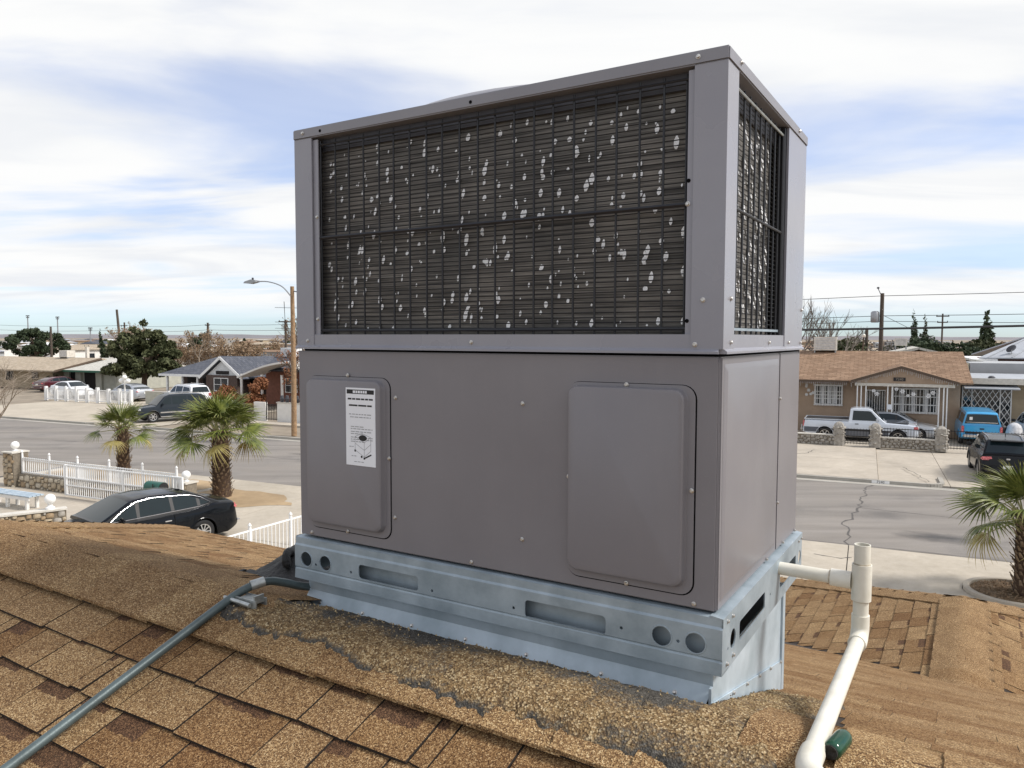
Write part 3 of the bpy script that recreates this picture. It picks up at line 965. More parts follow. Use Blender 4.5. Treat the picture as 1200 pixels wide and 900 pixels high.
# ================================================================== ROOFTOP UNIT
UL, UD = 1.2613, 0.8312
ZB, ZS, ZT = 5.0034, 5.572, 6.2034
unit = thing('rooftop_air_conditioner', 'large grey packaged air conditioner with hail-dented coils on a sloping roof curb', 'air conditioner', L(0, 0, ZB), LYAW)
def U(name, mb, m, parent=None, **k):
    o = obj(name, mb, m, parent or unit, **k)
    return o
dz = -ZB
# ---- lower cabinet: panels with slight gaps at the corners
b = MB().box((-UL / 2, UD / 2, (ZB + ZS) / 2 + dz), (UL - .02, UD - .02, ZS - ZB - .004))
U('inner_casing', b, 'hole')
def panel(x0, x1, z0, z1, y=0.0, th=.010):
    b = bmesh.new()
    me = bpy.data.meshes.new('p')
    mb = MB().box(((x0 + x1) / 2, y + th / 2, (z0 + z1) / 2), (x1 - x0, th, z1 - z0))
    me.from_pydata(mb.v, [], mb.f)
    b.from_mesh(me); bpy.data.meshes.remove(me)
    bmesh.ops.recalc_face_normals(b, faces=b.faces)
    bmesh.ops.bevel(b, geom=list(b.edges), offset=.0028, segments=2, affect='EDGES')
    me = bpy.data.meshes.new('panel'); b.to_mesh(me); b.free()
    return me
fp = U('front_panel', panel(-UL, -.0035, 0.004, ZS + dz - .012, -.001), 'cabinet', smooth=30)
b = MB().box((-UL - .001, UD / 2, (ZS + dz) / 2 - .004), (.010, UD - .004, ZS + dz - .016))
U('left_panel', b, 'cabinet')
# right side: two panels with an open seam
def side_panel(y0, y1, z0, z1):
    me = panel(y0, y1, z0, z1, 0)
    me.transform(Matrix(((0, -1, 0, 0.001), (1, 0, 0, 0), (0, 0, 1, 0), (0, 0, 0, 1))))
    return me
sp_ = U('side_panel', side_panel(.004, .557, 0.004, ZS + dz - .012), 'cabinet', smooth=30)
U('side_panel', side_panel(.564, UD, 0.004, ZS + dz - .012), 'cabinet', smooth=30)
b = MB().box((-UL / 2, UD + .0, (ZS + dz) / 2), (UL, .008, ZS + dz - .01))
U('back_panel', b, 'cabinet')
# pressed border in the service panel
b = MB()
ring_o = rrect(.020, .545, .020, ZS + dz - .028, .006, 2); ring_i = rrect(.034, .531, .034, ZS + dz - .042, .006, 2)
n = len(ring_o)
vs = [(0.0013, p[0], p[1]) for p in ring_o] + [(0.0052, p[0], p[1]) for p in ring_i]
fs = [(k, (k + 1) % n, n + (k + 1) % n, n + k) for k in range(n)] + [tuple(range(n, 2 * n))]
obj('pressed_field', b.add(vs, fs), 'cabinet', sp_, smooth=50)
# ---- raised access covers on the front
def cover(x0, x1, z0, z1):
    b = MB()
    levels = [(.000, -.0015, .030), (.000, -.0035, .030), (-.0125, -.0038, .026), (-.0135, -.0052, .026),
              (-.0165, -.0185, .024), (-.0190, -.0212, .023), (-.0230, -.0222, .021)]
    rings = []
    for off, y, r in levels:
        if off == 0: asym = .0
        rings.append([(p[0], y, p[1]) for p in rrect(x0 - off * .55, x1 + off * 1.25, z0 - off * 1.15, z1 + off * .55, r, 6)])
    n = len(rings[0])
    vs = [q for g in rings for q in g]
    fs = [(i * n + k, i * n + (k + 1) % n, (i + 1) * n + (k + 1) % n, (i + 1) * n + k) for i in range(len(rings) - 1) for k in range(n)]
    fs.append(tuple((len(rings) - 1) * n + k for k in range(n)))
    return b.add(vs, fs)
cL = U('access_cover', cover(-1.226, -.912, 5.038 + dz, 5.487 + dz), 'cabinet', smooth=28)
cR = U('access_cover', cover(-.362, -.053, 5.034 + dz, 5.497 + dz), 'cabinet', smooth=28)
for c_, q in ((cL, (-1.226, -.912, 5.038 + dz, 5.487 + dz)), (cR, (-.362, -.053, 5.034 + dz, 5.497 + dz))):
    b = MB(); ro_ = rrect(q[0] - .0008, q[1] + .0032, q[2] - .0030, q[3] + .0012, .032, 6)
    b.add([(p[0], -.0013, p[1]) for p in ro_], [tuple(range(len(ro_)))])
    obj('shadow_line', b, 'hole', c_)  # black sheet painting the shadow line round the cover, wider right and below
# instruction label with header, lines of print and a small sketch of the unit
x0, x1, z0, z1 = -1.056, -.947, 5.240 + dz, 5.459 + dz
lab = obj('instruction_label', MB().box(((x0 + x1) / 2, -.0228, (z0 + z1) / 2), (x1 - x0, .0012, z1 - z0)), 'label', cL)
b = MB(); g = MB()
yk = -.0237
def ink(bb, a0, a1, c0, c1):
    bb.add([(a0, yk, c0), (a1, yk, c0), (a1, yk, c1), (a0, yk, c1)], [(0, 1, 2, 3)])
lw_ = x1 - x0
ink(b, x0 + .004, x0 + .027, z1 - .017, z1 - .005); ink(b, x1 - .030, x1 - .004, z1 - .017, z1 - .005)
ink(b, x0 + .027, x1 - .030, z1 - .0075, z1 - .005); ink(b, x0 + .027, x1 - .030, z1 - .017, z1 - .0148)
for q in (.036, .044, .054, .063, .071): ink(b, x0 + q, x0 + q + .0016, z1 - .0148, z1 - .0075)
rr = random.Random(4)
def words(bb, zl, h, xa, xb, wmin, wmax):
    x = xa
    while x < xb - .004:
        w = min(rr.uniform(wmin, wmax), xb - x)
        ink(bb, x, x + w, zl - h, zl); x += w + .0026
words(b, z1 - .029, .0046, x0 + .008, x1 - .008, .010, .026)
words(b, z1 - .047, .0046, x0 + .012, x1 - .012, .016, .034)
for zl, xa, xb in ((.073, .012, .012), (.081, .016, .016)): words(g, z1 - zl, .0026, x0 + xa, x1 - xb, .006, .016)
for k, zl in enumerate((.108, .114, .122, .128, .138, .144, .150)): words(g, z1 - zl, .0026, x0 + .018, x1 - (.010 if k % 3 else .040), .006, .016)
def seg(bb, p, q, w=.0014):
    p = Vector(p); q = Vector(q); d = (q - p).normalized(); n_ = Vector((-d.y, d.x)) * w / 2
    bb.add([(p.x + n_.x, yk, p.y + n_.y), (q.x + n_.x, yk, q.y + n_.y), (q.x - n_.x, yk, q.y - n_.y), (p.x - n_.x, yk, p.y - n_.y)], [(0, 1, 2, 3)])
sx_, sz_ = x0 + .034, z0 + .030
A_ = [(0, .052), (.026, .062), (.058, .052), (.034, .036)]
for i in range(4): seg(g, (sx_ + A_[i][0], sz_ + A_[i][1]), (sx_ + A_[(i + 1) % 4][0], sz_ + A_[(i + 1) % 4][1]))
for q, zlow in ((A_[0], .014), (A_[3], -.004), (A_[2], .014)): seg(g, (sx_ + q[0], sz_ + q[1]), (sx_ + q[0], sz_ + zlow))
for h_ in (.014, .033): 
    dd = -.018
    seg(g, (sx_, sz_ + h_), (sx_ + .034, sz_ + h_ + dd)); seg(g, (sx_ + .034, sz_ + h_ + dd), (sx_ + .058, sz_ + h_))
pts = [(sx_ + .029 + .015 * cos(2 * pi * k / 16), sz_ + .049 + .0085 * sin(2 * pi * k / 16)) for k in range(16)]
b.add([(p[0], yk - .0001, p[1]) for p in pts], [tuple(range(16))])
for q in ((0, .012), (.024, -.004), (.034, -.008)): ink(b, sx_ + q[0] - .003, sx_ + q[0] + .003, sz_ + q[1] - .003, sz_ + q[1] + .003)
seg(b, (sx_ + .034, sz_ - .008), (sx_ + .060, sz_ + .004), .004)
words(g, sz_ + .024, .0024, sx_ - .022, sx_ - .006, .006, .010); words(g, sz_ - .002, .0024, sx_ - .014, sx_ + .004, .006, .010)
words(g, z0 + .012, .0022, x0 + .030, x0 + .066, .008, .014)
obj('bold_print', b, 'ink', lab, fix=False, kind='stuff'); obj('fine_print', g, 'ink_grey', lab, fix=False, kind='stuff')
# ---- drip lip between the two halves
b = MB()
def lip(b, x0, x1, y0, y1, z0, z1):
    b.box(((x0 + x1) / 2, (y0 + y1) / 2, (z0 + z1) / 2), (x1 - x0, y1 - y0, z1 - z0))
za = ZS + dz
mid = MB()
mid.prism([(-.012, za - .006), (-.012, za - .001), (-.003, za + .006), (-.003, za + .036), (.02, za + .036), (.02, za - .006)], -UL - .006, -.004, 'X')
U('lower_frame_rail', mid, 'cabinet2', smooth=20)
mid = MB().prism([(.012, za - .006), (.012, za - .001), (.003, za + .006), (.003, za + .036), (-.02, za + .036), (-.02, za - .006)], .0, UD + .006, 'Y')
U('lower_frame_rail', mid, 'cabinet2', smooth=20)
b = MB(); lip(b, -UL - .004, .0, UD - .03, UD + .004, za, za + .036); lip(b, -UL - .004, -UL + .02, .02, UD, za, za + .036)
U('lower_frame_rail', b, 'cabinet2')
# ---- corner posts of the upper section
ztp = ZT + dz - .030
def post(poly, name='corner_post'):
    b = MB().prism(poly, za + .004, ztp + .006)
    return U(name, b, 'cabinet2', smooth=20)
post([(-.066, -.005), (.005, -.005), (.005, .078), (-.001, .078), (-.001, .0), (-.066, .0)])
post([(-UL - .005, -.005), (-UL + .064, -.005), (-UL + .064, .0), (-UL + .001, .0), (-UL + .001, .07), (-UL - .005, .07)])
post([(.005, .592), (.005, UD + .005), (-.06, UD + .005), (-.06, UD), (-.001, UD), (-.001, .592)])
post([(-UL - .005, UD + .005), (-UL - .005, UD - .09), (-UL + .001, UD - .09), (-UL + .001, UD), (-UL + .07, UD), (-UL + .07, UD + .005)])
# recessed inner flanges beside the grille
for x_, w_ in ((-.073, .016), (-UL + .073, .020)):
    b = MB().box((x_, .004, (za + ztp) / 2 + .01), (w_, .004, ztp - za - .03))
    U('inner_flange', b, 'cabinet2')
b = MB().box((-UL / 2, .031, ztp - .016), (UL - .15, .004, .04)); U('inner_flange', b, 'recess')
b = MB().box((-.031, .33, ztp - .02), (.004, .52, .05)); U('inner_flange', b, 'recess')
# ---- lid with folded lip and the raised fan deck
b = MB()
o_ = .008
b.prism([(-UL - o_, -o_), (o_, -o_), (o_, UD + o_), (-UL - o_, UD + o_)], ztp + .001, ZT + dz)
me = b.mesh('top_cover'); fixn(me)
bb = bmesh.new(); bb.from_mesh(me); bmesh.ops.bevel(bb, geom=list(bb.edges), offset=.003, segments=2, affect='EDGES'); bb.to_mesh(me); bb.free()
lid = U('top_cover', me, 'lid', smooth=30)
b = MB()
prof = [(.436, -.004), (.430, .006), (.408, .026), (.390, .036), (.335, .044), (.325, .020), (.300, .012), (.0, .012)]
b.lathe([(r_, z_ * .72) for r_, z_ in prof], 48, (0, .432, ZT + dz))
b.v = [(p[0] * 1.24 - .665, p[1], p[2]) for p in b.v]
fd = obj('fan_deck', b, 'lid', lid, smooth=40)
b = MB()
for k in range(9):
    R_ = .04 + k * .033
    ring = [(-.735 + R_ * cos(2 * pi * q / 28), .425 + R_ * sin(2 * pi * q / 28), ZT + dz + .036) for q in range(29)]
    b.tube([(p[0] + .07, p[1], p[2] - .006) for p in ring], .002, 4, cap=False)
for k in range(4):
    a = k * pi / 4
    b.bar((-.735 - .32 * cos(a), .425 - .32 * sin(a), ZT + dz + .033), (-.735 + .32 * cos(a), .425 + .32 * sin(a), ZT + dz + .033), .004)
obj('fan_guard', b, 'wire', fd)
# ---- coils behind the grilles
gx0, gx1, gz0, gz1 = -1.183, -.080, za + .036, ztp - .002
sy0, sy1 = .080, .592
coil = U('front_coil', MB().box(((gx0 + gx1) / 2 - .01, .052, (gz0 + gz1) / 2), (gx1 - gx0 + .03, .030, gz1 - gz0)), 'coil')
coil2 = U('side_coil', MB().box((-.052, (sy0 + sy1) / 2 - .012, (gz0 + gz1) / 2), (.030, sy1 - sy0 - .02, gz1 - gz0)), 'coil')
U('back_coil', MB().box((-UL / 2, UD - .03, (gz0 + gz1) / 2), (UL - .1, .03, gz1 - gz0)), 'coil')
U('left_coil', MB().box((-UL + .03, UD / 2, (gz0 + gz1) / 2), (.03, UD - .1, gz1 - gz0)), 'coil')
# dented fins: small bright crumpled patches standing proud of the coil face
def dents(seed, nu, nv, extra, u0, u1, v0, v1, place, k=1.0):
    """bent-over fins: little tongues hinged at the top and bowed outwards below"""
    r = random.Random(seed)
    b = MB(); C = []
    for i in range(nu):
        for j in range(nv):
            if r.random() < .86:
                C.append((u0 + (u1 - u0) * (i + r.uniform(.05, .95)) / nu, v0 + (v1 - v0) * (j + r.uniform(.05, .95)) / nv))
    for _ in range(extra):
        c = r.choice(C); C.append((c[0] + r.gauss(0, .006), c[1] + r.gauss(0, .020)))
    for u_, v_ in C:
        if not (u0 < u_ < u1 and v0 < v_ < v1): continue
        w = r.choice((.0020, .0026, .0034, .0042, .0054)) * k * r.uniform(.85, 1.2)
        h = w * r.uniform(1.5, 3.6)
        vs = []; n_ = 4; sk = r.uniform(-.15, .15) * w
        for q in range(n_ + 1):
            f = q / n_
            ww = w * (.12 + 1.0 * sin(pi * (.06 + .88 * f))) * r.uniform(.85, 1.1)
            out = .0012 + min(.008, .40 * h * f ** 1.1)
            vs += [place(u_ - ww + sk * f, v_ + h - 2 * h * f * .75, out * r.uniform(.75, 1.0)), place(u_ + sk * f, v_ + h - 2 * h * f * .75 + .0006, out * 1.08), place(u_ + ww + sk * f, v_ + h - 2 * h * f * .75, out * r.uniform(.75, 1.0))]
        fs = []
        for q in range(n_):
            for m_ in (0, 1): fs.append((q * 3 + m_, q * 3 + m_ + 1, q * 3 + m_ + 4, q * 3 + m_ + 3))
        b.add(vs, fs)
    return b
obj('dented_fins', dents(1, 25, 12, 110, gx0 + .012, gx1 - .012, gz0 + .012, gz1 - .04, lambda u_, v_, h: (u_, .0365 - h, v_)), 'fin', coil, fix=False, kind='stuff')
obj('dented_fins', dents(2, 11, 20, 70, sy0 + .01, sy1 - .05, gz0 + .01, gz1 - .04, lambda u_, v_, h: (-.0365 + h, u_, v_), 1.15), 'fin', coil2, fix=False, kind='stuff')
# ---- wire grilles, each wire a part
grF = U('front_grille', MB().bar((gx0 - .004, .010, gz0 + .012), (gx1 + .006, .010, gz0 + .012), .007), 'wire')
mv = MB().tube([(0, 0, gz0 - .004), (0, 0, gz1 - .006)], .0027, 6).mesh('grille_wire'); mv.materials.append(M['wire'])
nv = 21
for k in range(nv):
    x_ = gx0 + .006 + (gx1 - gx0 - .012) * k / (nv - 1)
    bow = .004 * sin(k * 2.1)
    obj('grille_wire', mv, None, grF, (x_ + bow * .4, .012 + abs(bow) * .3, 0))
for zz, r_ in ((gz1 - .018, .0030), (5.888 + dz, .0052), (gz0 + .012, .0040)):
    obj('grille_bar', MB().tube([(gx0 - .006, .009, zz), (gx0 + .4, .008, zz - .001), (gx1 + .008, .009, zz)], r_, 6), 'wire', grF)
mh = MB().tube([(gx0, 0, 0), (gx1, 0, 0)], .0013, 4).mesh('fine_wire'); mh.materials.append(M['wire_thin'])
nh = 46
for k in range(nh):
    zz = gz0 + .016 + (gz1 - .03 - gz0) * k / nh
    obj('fine_wire', mh, None, grF, (0, .0165, zz))
grS = U('side_grille', MB().bar((-.010, sy0 + .004, gz0 + .012), (-.010, sy1 - .028, gz0 + .012), .006), 'galv')
for k in range(10):
    y_ = sy0 + .008 + (sy1 - sy0 - .05) * k / 9
    obj('grille_wire', mv, None, grS, (-.012, y_, 0))
for zz, r_ in ((gz1 - .022, .0036), (5.888 + dz, .0036)):
    obj('grille_bar', MB().tube([(-.008, sy0, zz), (-.007, sy1 - .024, zz)], r_, 6), 'strut' if zz > 1 else 'wire', grS)
obj('grille_bar', MB().tube([(-.006, sy1 - .022, gz0), (-.006, sy1 - .022, gz1 - .02)], .004, 6), 'wire', grS)
mh2 = MB().tube([(0, sy0, 0), (0, sy1 - .024, 0)], .0012, 4).mesh('fine_wire'); mh2.materials.append(M['wire_thin'])
for k in range(nh):
    zz = gz0 + .016 + (gz1 - .03 - gz0) * k / nh
    obj('fine_wire', mh2, None, grS, (-.0165, 0, zz))
obj('inner_edge', MB().box((-.012, sy1 - .009, (gz0 + gz1) / 2), (.02, .018, gz1 - gz0)), 'wire', grS)
# ---- screws and holes
scr = MB().lathe([(.0055, 0), (.0055, .0012), (.0040, .0016), (.0040, .0040), (.0030, .0050), (0, .0050)], 10).mesh('screw'); scr.materials.append(M['screw'])
fixn(scr)
hol = MB().lathe([(.0045, 0), (.0045, .0006), (0, .0006)], 10).mesh('hole'); hol.materials.append(M['hole']); fixn(hol)
def fs_(lst, me, name, y=-.0012):
    for p in lst:
        yy = p[2] if len(p) > 2 else y
        obj(name, me, None, unit, (p[0], yy, p[1] + dz), (pi / 2, 0, 0))
fs_([(-1.065, 5.492, -.0045), (-.892, 5.435), (-.914, 5.266, -.0045), (-.897, 5.102), (-.488, 5.438), (-.488, 5.099), (-.213, 5.494, -.0045),
     (-.358, 5.27, -.0045), (-.058, 5.268, -.0045), (-.208, 5.037, -.0045), (-.050, 5.017), (-.641, 5.017), (-1.219, 5.017), (-1.071, 5.040, -.0045),
     (-.640, 5.588, -.003), (-1.222, 5.590, -.005), (-1.186, 5.653, .002), (-1.184, 5.948, .002), (-1.228, 6.190, -.008), (-.058, 6.190, -.008),
     (-.079, 5.888, .002), (-.040, 5.681, -.005), (-.056, 5.586, -.005)], scr, 'screw')
fs_([(-.638, 6.187, -.0082), (-1.159, 6.188, -.0082), (-.078, 5.937, .0018), (-.077, 5.637, .0018)], hol, 'screw_hole')
for y_, z_, o2 in ((.044, 5.685, .005), (.049, 5.591, .005), (.412, 5.589, .003), (.640, 5.588, .005), (.807, 5.587, .005), (.815, 5.685, .005),
               (.560, 5.434, .002), (.560, 5.144, .002), (.646, 5.012, .0015), (.448, 5.012, .0015), (.81, 5.012, .0015), (.081, 6.192, .008), (.707, 6.190, .008)):
    obj('screw', scr, None, unit, (o2, y_, z_ + dz), (0, pi / 2, 0))
# ---- galvanised base rails (part of the unit)
ro = .015
fx0, fx1 = -UL - .018, .018
rz0, rz1 = 4.874 + dz, 5.001 + dz
holes = [circ(-1.231, 4.937 + dz, .0215, 22), circ(-1.153, 4.936 + dz, .0215, 22), circ(-.118, 4.935 + dz, .0225, 22), circ(-.041, 4.934 + dz, .0235, 22),
         rrect(-1.022, -.807, 4.914 + dz, 4.954 + dz, .010, 4), rrect(-.472, -.254, 4.908 + dz, 4.953 + dz, .010, 4)]
holes += [circ(x_, z_ + dz, .004, 8) for x_, z_ in ((-1.192, 4.926), (-1.052, 4.926), (-.760, 4.924), (-.505, 4.926), (-.215, 4.934), (-.080, 4.932))]
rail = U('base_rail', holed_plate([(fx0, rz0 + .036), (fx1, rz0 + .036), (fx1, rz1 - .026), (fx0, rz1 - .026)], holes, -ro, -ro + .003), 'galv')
b = MB().prism([(-ro, rz1 - .026), (-ro + .004, rz1 - .021), (-ro + .004, rz1 - .003), (-ro + .010, rz1), (.04, rz1), (.04, rz1 - .003), (-ro + .012, rz1 - .003), (-ro + .008, rz1 - .021), (-ro + .003, rz1 - .028)], fx0, fx1, 'X')
obj('rail_top_fold', b, 'galv', rail, smooth=25)
b = MB().prism([(-ro, rz0 + .036), (-ro + .004, rz0 + .032), (-ro + .001, rz0 + .028), (-ro - .001, rz0), (.04, rz0), (.04, rz0 + .003), (-ro + .003, rz0 + .003), (-ro + .004, rz0 + .037)], fx0, fx1, 'X')
obj('rail_bottom_fold', b, 'galv', rail, smooth=25)
for x_ in (-1.231, -1.153, -.118, -.041):        # rolled rims of the lifting holes
    ring = [(x_ + .0235 * cos(2 * pi * q / 22), -ro - .0004, 4.936 + dz + .0235 * sin(2 * pi * q / 22)) for q in range(23)]
    obj('hole_rim', MB().tube(ring, .0016, 5, cap=False), 'galv', rail, smooth=60)
# inner pan behind the slots
obj('inner_channel', MB().box((-.57, .022, (rz0 + rz1) / 2), (1.08, .006, .105)), 'galv', rail)
# right side rail
sh_ = [rrect(.125, .370, 4.905 + dz, 4.950 + dz, .008, 4), rrect(.545, .760, 4.905 + dz, 4.950 + dz, .008, 4), circ(.070, 4.930 + dz, .022, 20), circ(.815, 4.93 + dz, .020, 20)]
sh_ += [circ(y_, z_ + dz, .004, 8) for y_, z_ in ((.030, 4.92), (.430, 4.925))]
me = holed_plate([(-.012, rz0), (UD + .018, rz0), (UD + .018, rz1 - .004), (-.012, rz1 - .004)], sh_, -.003, 0)
me.transform(Matrix(((0, -1, 0, ro), (1, 0, 0, 0), (0, 0, 1, 0), (0, 0, 0, 1))))
rail2 = U('base_rail', me, 'galv')
b = MB().prism([(ro, rz1 - .026), (ro + .004, rz1 - .022), (ro + .004, rz1 - .002), (-.01, rz1 + .002), (-.01, rz1 - .002), (ro + .001, rz1 - .004), (ro - .001, rz1 - .026)], -.012, UD + .018, 'Y')
obj('rail_top_fold', b, 'galv', rail2, smooth=25)
obj('inner_channel', MB().box((-.10, .42, (rz0 + rz1) / 2), (.01, .60, .12)), 'galv', rail2)
for y_, z_ in ((.02, 4.985), (.06, 4.985), (.02, 4.89), (.07, 4.893), (.83, 4.985), (.79, 4.985)):
    obj('screw', scr, None, rail2, (ro + .003, y_, z_ + dz), (0, pi / 2, 0))
U('base_rail', MB().box((-UL - .016, UD / 2, (rz0 + rz1) / 2), (.004, UD + .02, rz1 - rz0)), 'galv')
U('base_rail', MB().box((-UL / 2, UD + .016, (rz0 + rz1) / 2), (UL, .004, rz1 - rz0)), 'galv')
U('base_pan', MB().box((-UL / 2, UD / 2, rz1 - .02), (UL - .04, UD - .04, .03)), 'galv')

# ================================================================== ROOF CURB under the unit
curb = thing('roof_curb', 'galvanised sheet-metal curb carrying the rooftop unit, bottom cut to the roof slope', 'roof curb', L(0, 0, 4.70), LYAW)
cz = -4.70
ci = .012                                     # inset
cx0, cx1, cy0, cy1 = -UL + ci, -.008, ci, .715
top = 4.874 + cz - .002
def cw(y): return mainz(y) + cz - .01
b = MB()
# front wall: upright, then kicked out towards the roof
b.add([(cx0, cy0, top), (cx1, cy0, top), (cx0, cy0 + .003, 4.835 + cz), (cx1, cy0 + .003, 4.835 + cz), (cx0 - .004, cy0 - .024, 4.792 + cz), (cx1 - .012, cy0 - .024, 4.792 + cz)],
      [(0, 1, 3, 2), (2, 3, 5, 4)])
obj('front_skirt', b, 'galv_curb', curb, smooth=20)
b = MB().prism([(cy0, top), (cy1, top), (cy1, cw(cy1) + .0), (cy0, cw(cy0))], cx1 - .004, cx1, 'X')
obj('side_wall', b, 'galv_curb', curb)
b = MB().prism([(cy0, top), (cy1, top), (cy1, cw(cy1)), (cy0, cw(cy0))], cx0, cx0 + .004, 'X')
obj('side_wall', b, 'galv_curb', curb)
obj('back_wall', MB().box(((cx0 + cx1) / 2, cy1, (top + cw(cy1)) / 2), (cx1 - cx0, .004, top - cw(cy1))), 'galv_curb', curb)
# lapped flashing on the side, with its own screwed seam
b = MB().prism([(cy0 - .02, 4.806 + cz), (cy1 - .012, 4.640 + cz), (cy1 - .012, 4.625 + cz), (cy1 - .012, cw(cy1)), (cy0 - .02, cw(cy0 - .02))], cx1 + .0015, cx1 + .0045, 'X')
fl = obj('side_flashing', b, 'galv_curb', curb)
b = MB().box((cx1 + .003, cy1 - .004, (top + cw(cy1)) / 2), (.006, .03, top - cw(cy1)))
obj('corner_angle', b, 'galv_curb', curb)
b = MB().box((cx1 - .001, cy0 - .012, 4.815 + cz), (.006, .014, .045))
obj('folded_corner', b, 'galv_curb', curb)
for k in range(6):
    y_ = .03 + k * .13
    obj('screw', scr, None, curb, (cx1 + .0045, y_, 4.806 + cz - .226 * (y_ + .005) - .006), (0, pi / 2, 0))
for x_ in (-1.19, -1.02, -.84, -.66, -.475, -.27, -.09):
    obj('screw', scr, None, curb, (x_, cy0 - .0135, 4.808 + cz), (pi / 2 - .55, 0, 0))

# ================================================================== MASTIC with granules round the curb
gx, gy = np.arange(-1.60, .40, .0065), np.arange(-.38, .66, .0065)
idx = {}; vs = []; fs = []; tar = []
def fbm(x, y, s, z=0.0):
    return mnoise.noise((x * s, y * s, z)) + .5 * mnoise.noise((x * s * 2.1, y * s * 2.1, z + 5)) + .25 * mnoise.noise((x * s * 4.3, y * s * 4.3, z + 9))
def front_edge(x):
    return -.286 - .036 * min(1, max(0, (x + .95) / .45)) + .026 * fbm(x, 0, 5, 2) + .022 * fbm(x, 0, 19, 3) + (.16 * max(0, (-1.18 - x) / .3) ** 2)
def mdist(x, y):
    """> 0 inside, metres from the edge"""
    d1 = min(y - front_edge(x), x + 1.36 + .05 * fbm(0, y, 9, 6), .19 + .03 * fbm(0, y, 9, 4) - x)
    if y > .02 and x < -.01:
        d1 = min(d1, max(.05 - y, x + .035)) if x < -.035 else d1
    if y > .02 and x < -1.24:
        d1 = min(d1, .06 - y)
    d1 = min(d1, .56 + .05 * fbm(x, 0, 12, 8) - y)
    return d1
hgt = lambda x, y: (ZR - .001 - MS * (sqrt((y - YR) ** 2 + .03 ** 2) - .022) - (.016 * min(1, max(0, (y + .07) / .05)) if x < .0 else 0))
for i, x in enumerate(gx):
    for j, y in enumerate(gy):
        d = mdist(x, y)
        if d > -.004:
            e = min(1, max(0, d) / .035)
            h = hgt(x, y) + .003 + (.006 + .020 * min(1, max(0, (-.18 - y) / .06))) * e ** .5 + .0055 * fbm(x, y, 22, 1) * e + .0035 * mnoise.noise((x * 150, y * 150, 0)) * min(1, e * 1.5)
            if d < .0: h -= .012
            idx[(i, j)] = len(vs); vs.append((x, y, h))
            # bare tar shows along the metal and along the front edge
            tv = 0.0
            if y > -.19 and x < .01: tv += .55 * min(1, (y + .19) / .06) * max(0, .55 + .8 * fbm(x, 3, 5, 4))
            if x < -1.2: tv += .12
            if x < -1.27: tv += .3
            if d < .030: tv += .75 * (1 - d / .030) * max(0, .85 + .9 * fbm(x, y, 7, 11)) * (1 if x < -.2 else .6)
            if x > -.15 and y < -.24: tv += .12
            tar.append(tv)
for (i, j), k in idx.items():
    q = [(i, j), (i + 1, j), (i + 1, j + 1), (i, j + 1)]
    if all(t_ in idx for t_ in q):
        fs.append(tuple(idx[t_] for t_ in q))
me = bpy.data.meshes.new('mastic')
me.from_pydata(vs, [], fs)
at = me.attributes.new('tar', 'FLOAT', 'POINT')
at.data.foreach_set('value', tar)
mast = obj('mastic_flashing', me, 'mastic', None, L(0, 0, 0), LYAW, smooth=180)
tag(mast, 'lumpy roofing mastic covered in tan granules sealing the curb to the ridge', 'roof sealant')
# loose gravel-sized granules lying on it
r = random.Random(9); b = MB()
keys = list(idx.keys())
for _ in range(1500):
    i, j = r.choice(keys); k = idx[(i, j)]
    p = Vector(vs[k]) + Vector((r.uniform(-.003, .003), r.uniform(-.003, .003), .001))
    s = r.uniform(.0016, .0036)
    q = [Vector((r.uniform(-1, 1), r.uniform(-1, 1), r.uniform(-.6, .9))) for _ in range(3)]
    b.add([p + Vector((s, 0, 0)) + q[0] * s * .5, p + Vector((-s * .6, s * .8, 0)) + q[1] * s * .5, p + Vector((-s * .6, -s * .8, 0)), p + Vector((0, 0, s * 1.3)) + q[2] * s * .4], [(0, 1, 3), (1, 2, 3), (2, 0, 3)])
M['grain'] = mat('loose_granule', (0.20, 0.13, 0.06), 0.9, 0, 0.4, 90, col2=(0.58, 0.44, 0.24))
gr = obj('loose_granules', b, 'grain', mast, fix=False, kind='stuff')

# ================================================================== CONDUIT, BRACKET, BLACK BOOT, DRAIN PIPE, BOTTLE
def smooth_path(pts, n=6):
    P = [Vector(p) for p in pts]; out = []
    for i in range(len(P) - 1):
        p0, p1, p2, p3 = P[max(i - 1, 0)], P[i], P[i + 1], P[min(i + 2, len(P) - 1)]
        for k in range(n):
            t = k / n
            out.append(.5 * ((2 * p1) + (-p0 + p2) * t + (2 * p0 - 5 * p1 + 4 * p2 - p3) * t * t + (-p0 + 3 * p1 - 3 * p2 + p3) * t ** 3))
    out.append(P[-1]); return out
cd = thing('conduit', 'grey metal conduit running up the shingles and bending to the unit base', 'conduit', L(-1.32, -.79, 4.66), LYAW)
co = Vector((-1.32, -.79, 4.66))
path = [(-1.330, -1.7, 4.345), (-1.326, -1.2, 4.520), (-1.321, -.79, 4.662), (-1.32, -.53, 4.753), (-1.318, -.36, 4.813), (-1.314, -.26, 4.850), (-1.303, -.185, 4.879), (-1.285, -.118, 4.888), (-1.272, -.070, 4.874), (-1.262, -.02, 4.852), (-1.255, .03, 4.835)]
obj('conduit_pipe', MB().tube([Vector(p) - co for p in smooth_path(path)], .0120, 16), 'conduit', cd, smooth=60)
i0 = Vector((-1.290, -.148, 4.889)) - co
b = MB().tube([i0 + Vector((-.008, -.018, -.003)), i0 + Vector((.008, .018, .003))], .0142, 16)
obj('coupling_band', b, 'strut', cd, smooth=50)
cb = thing('strut_bracket', 'short zinc strut bracket under the conduit bend, stuck in mastic', 'bracket', L(-1.255, -.20, ZR - .0), LYAW)
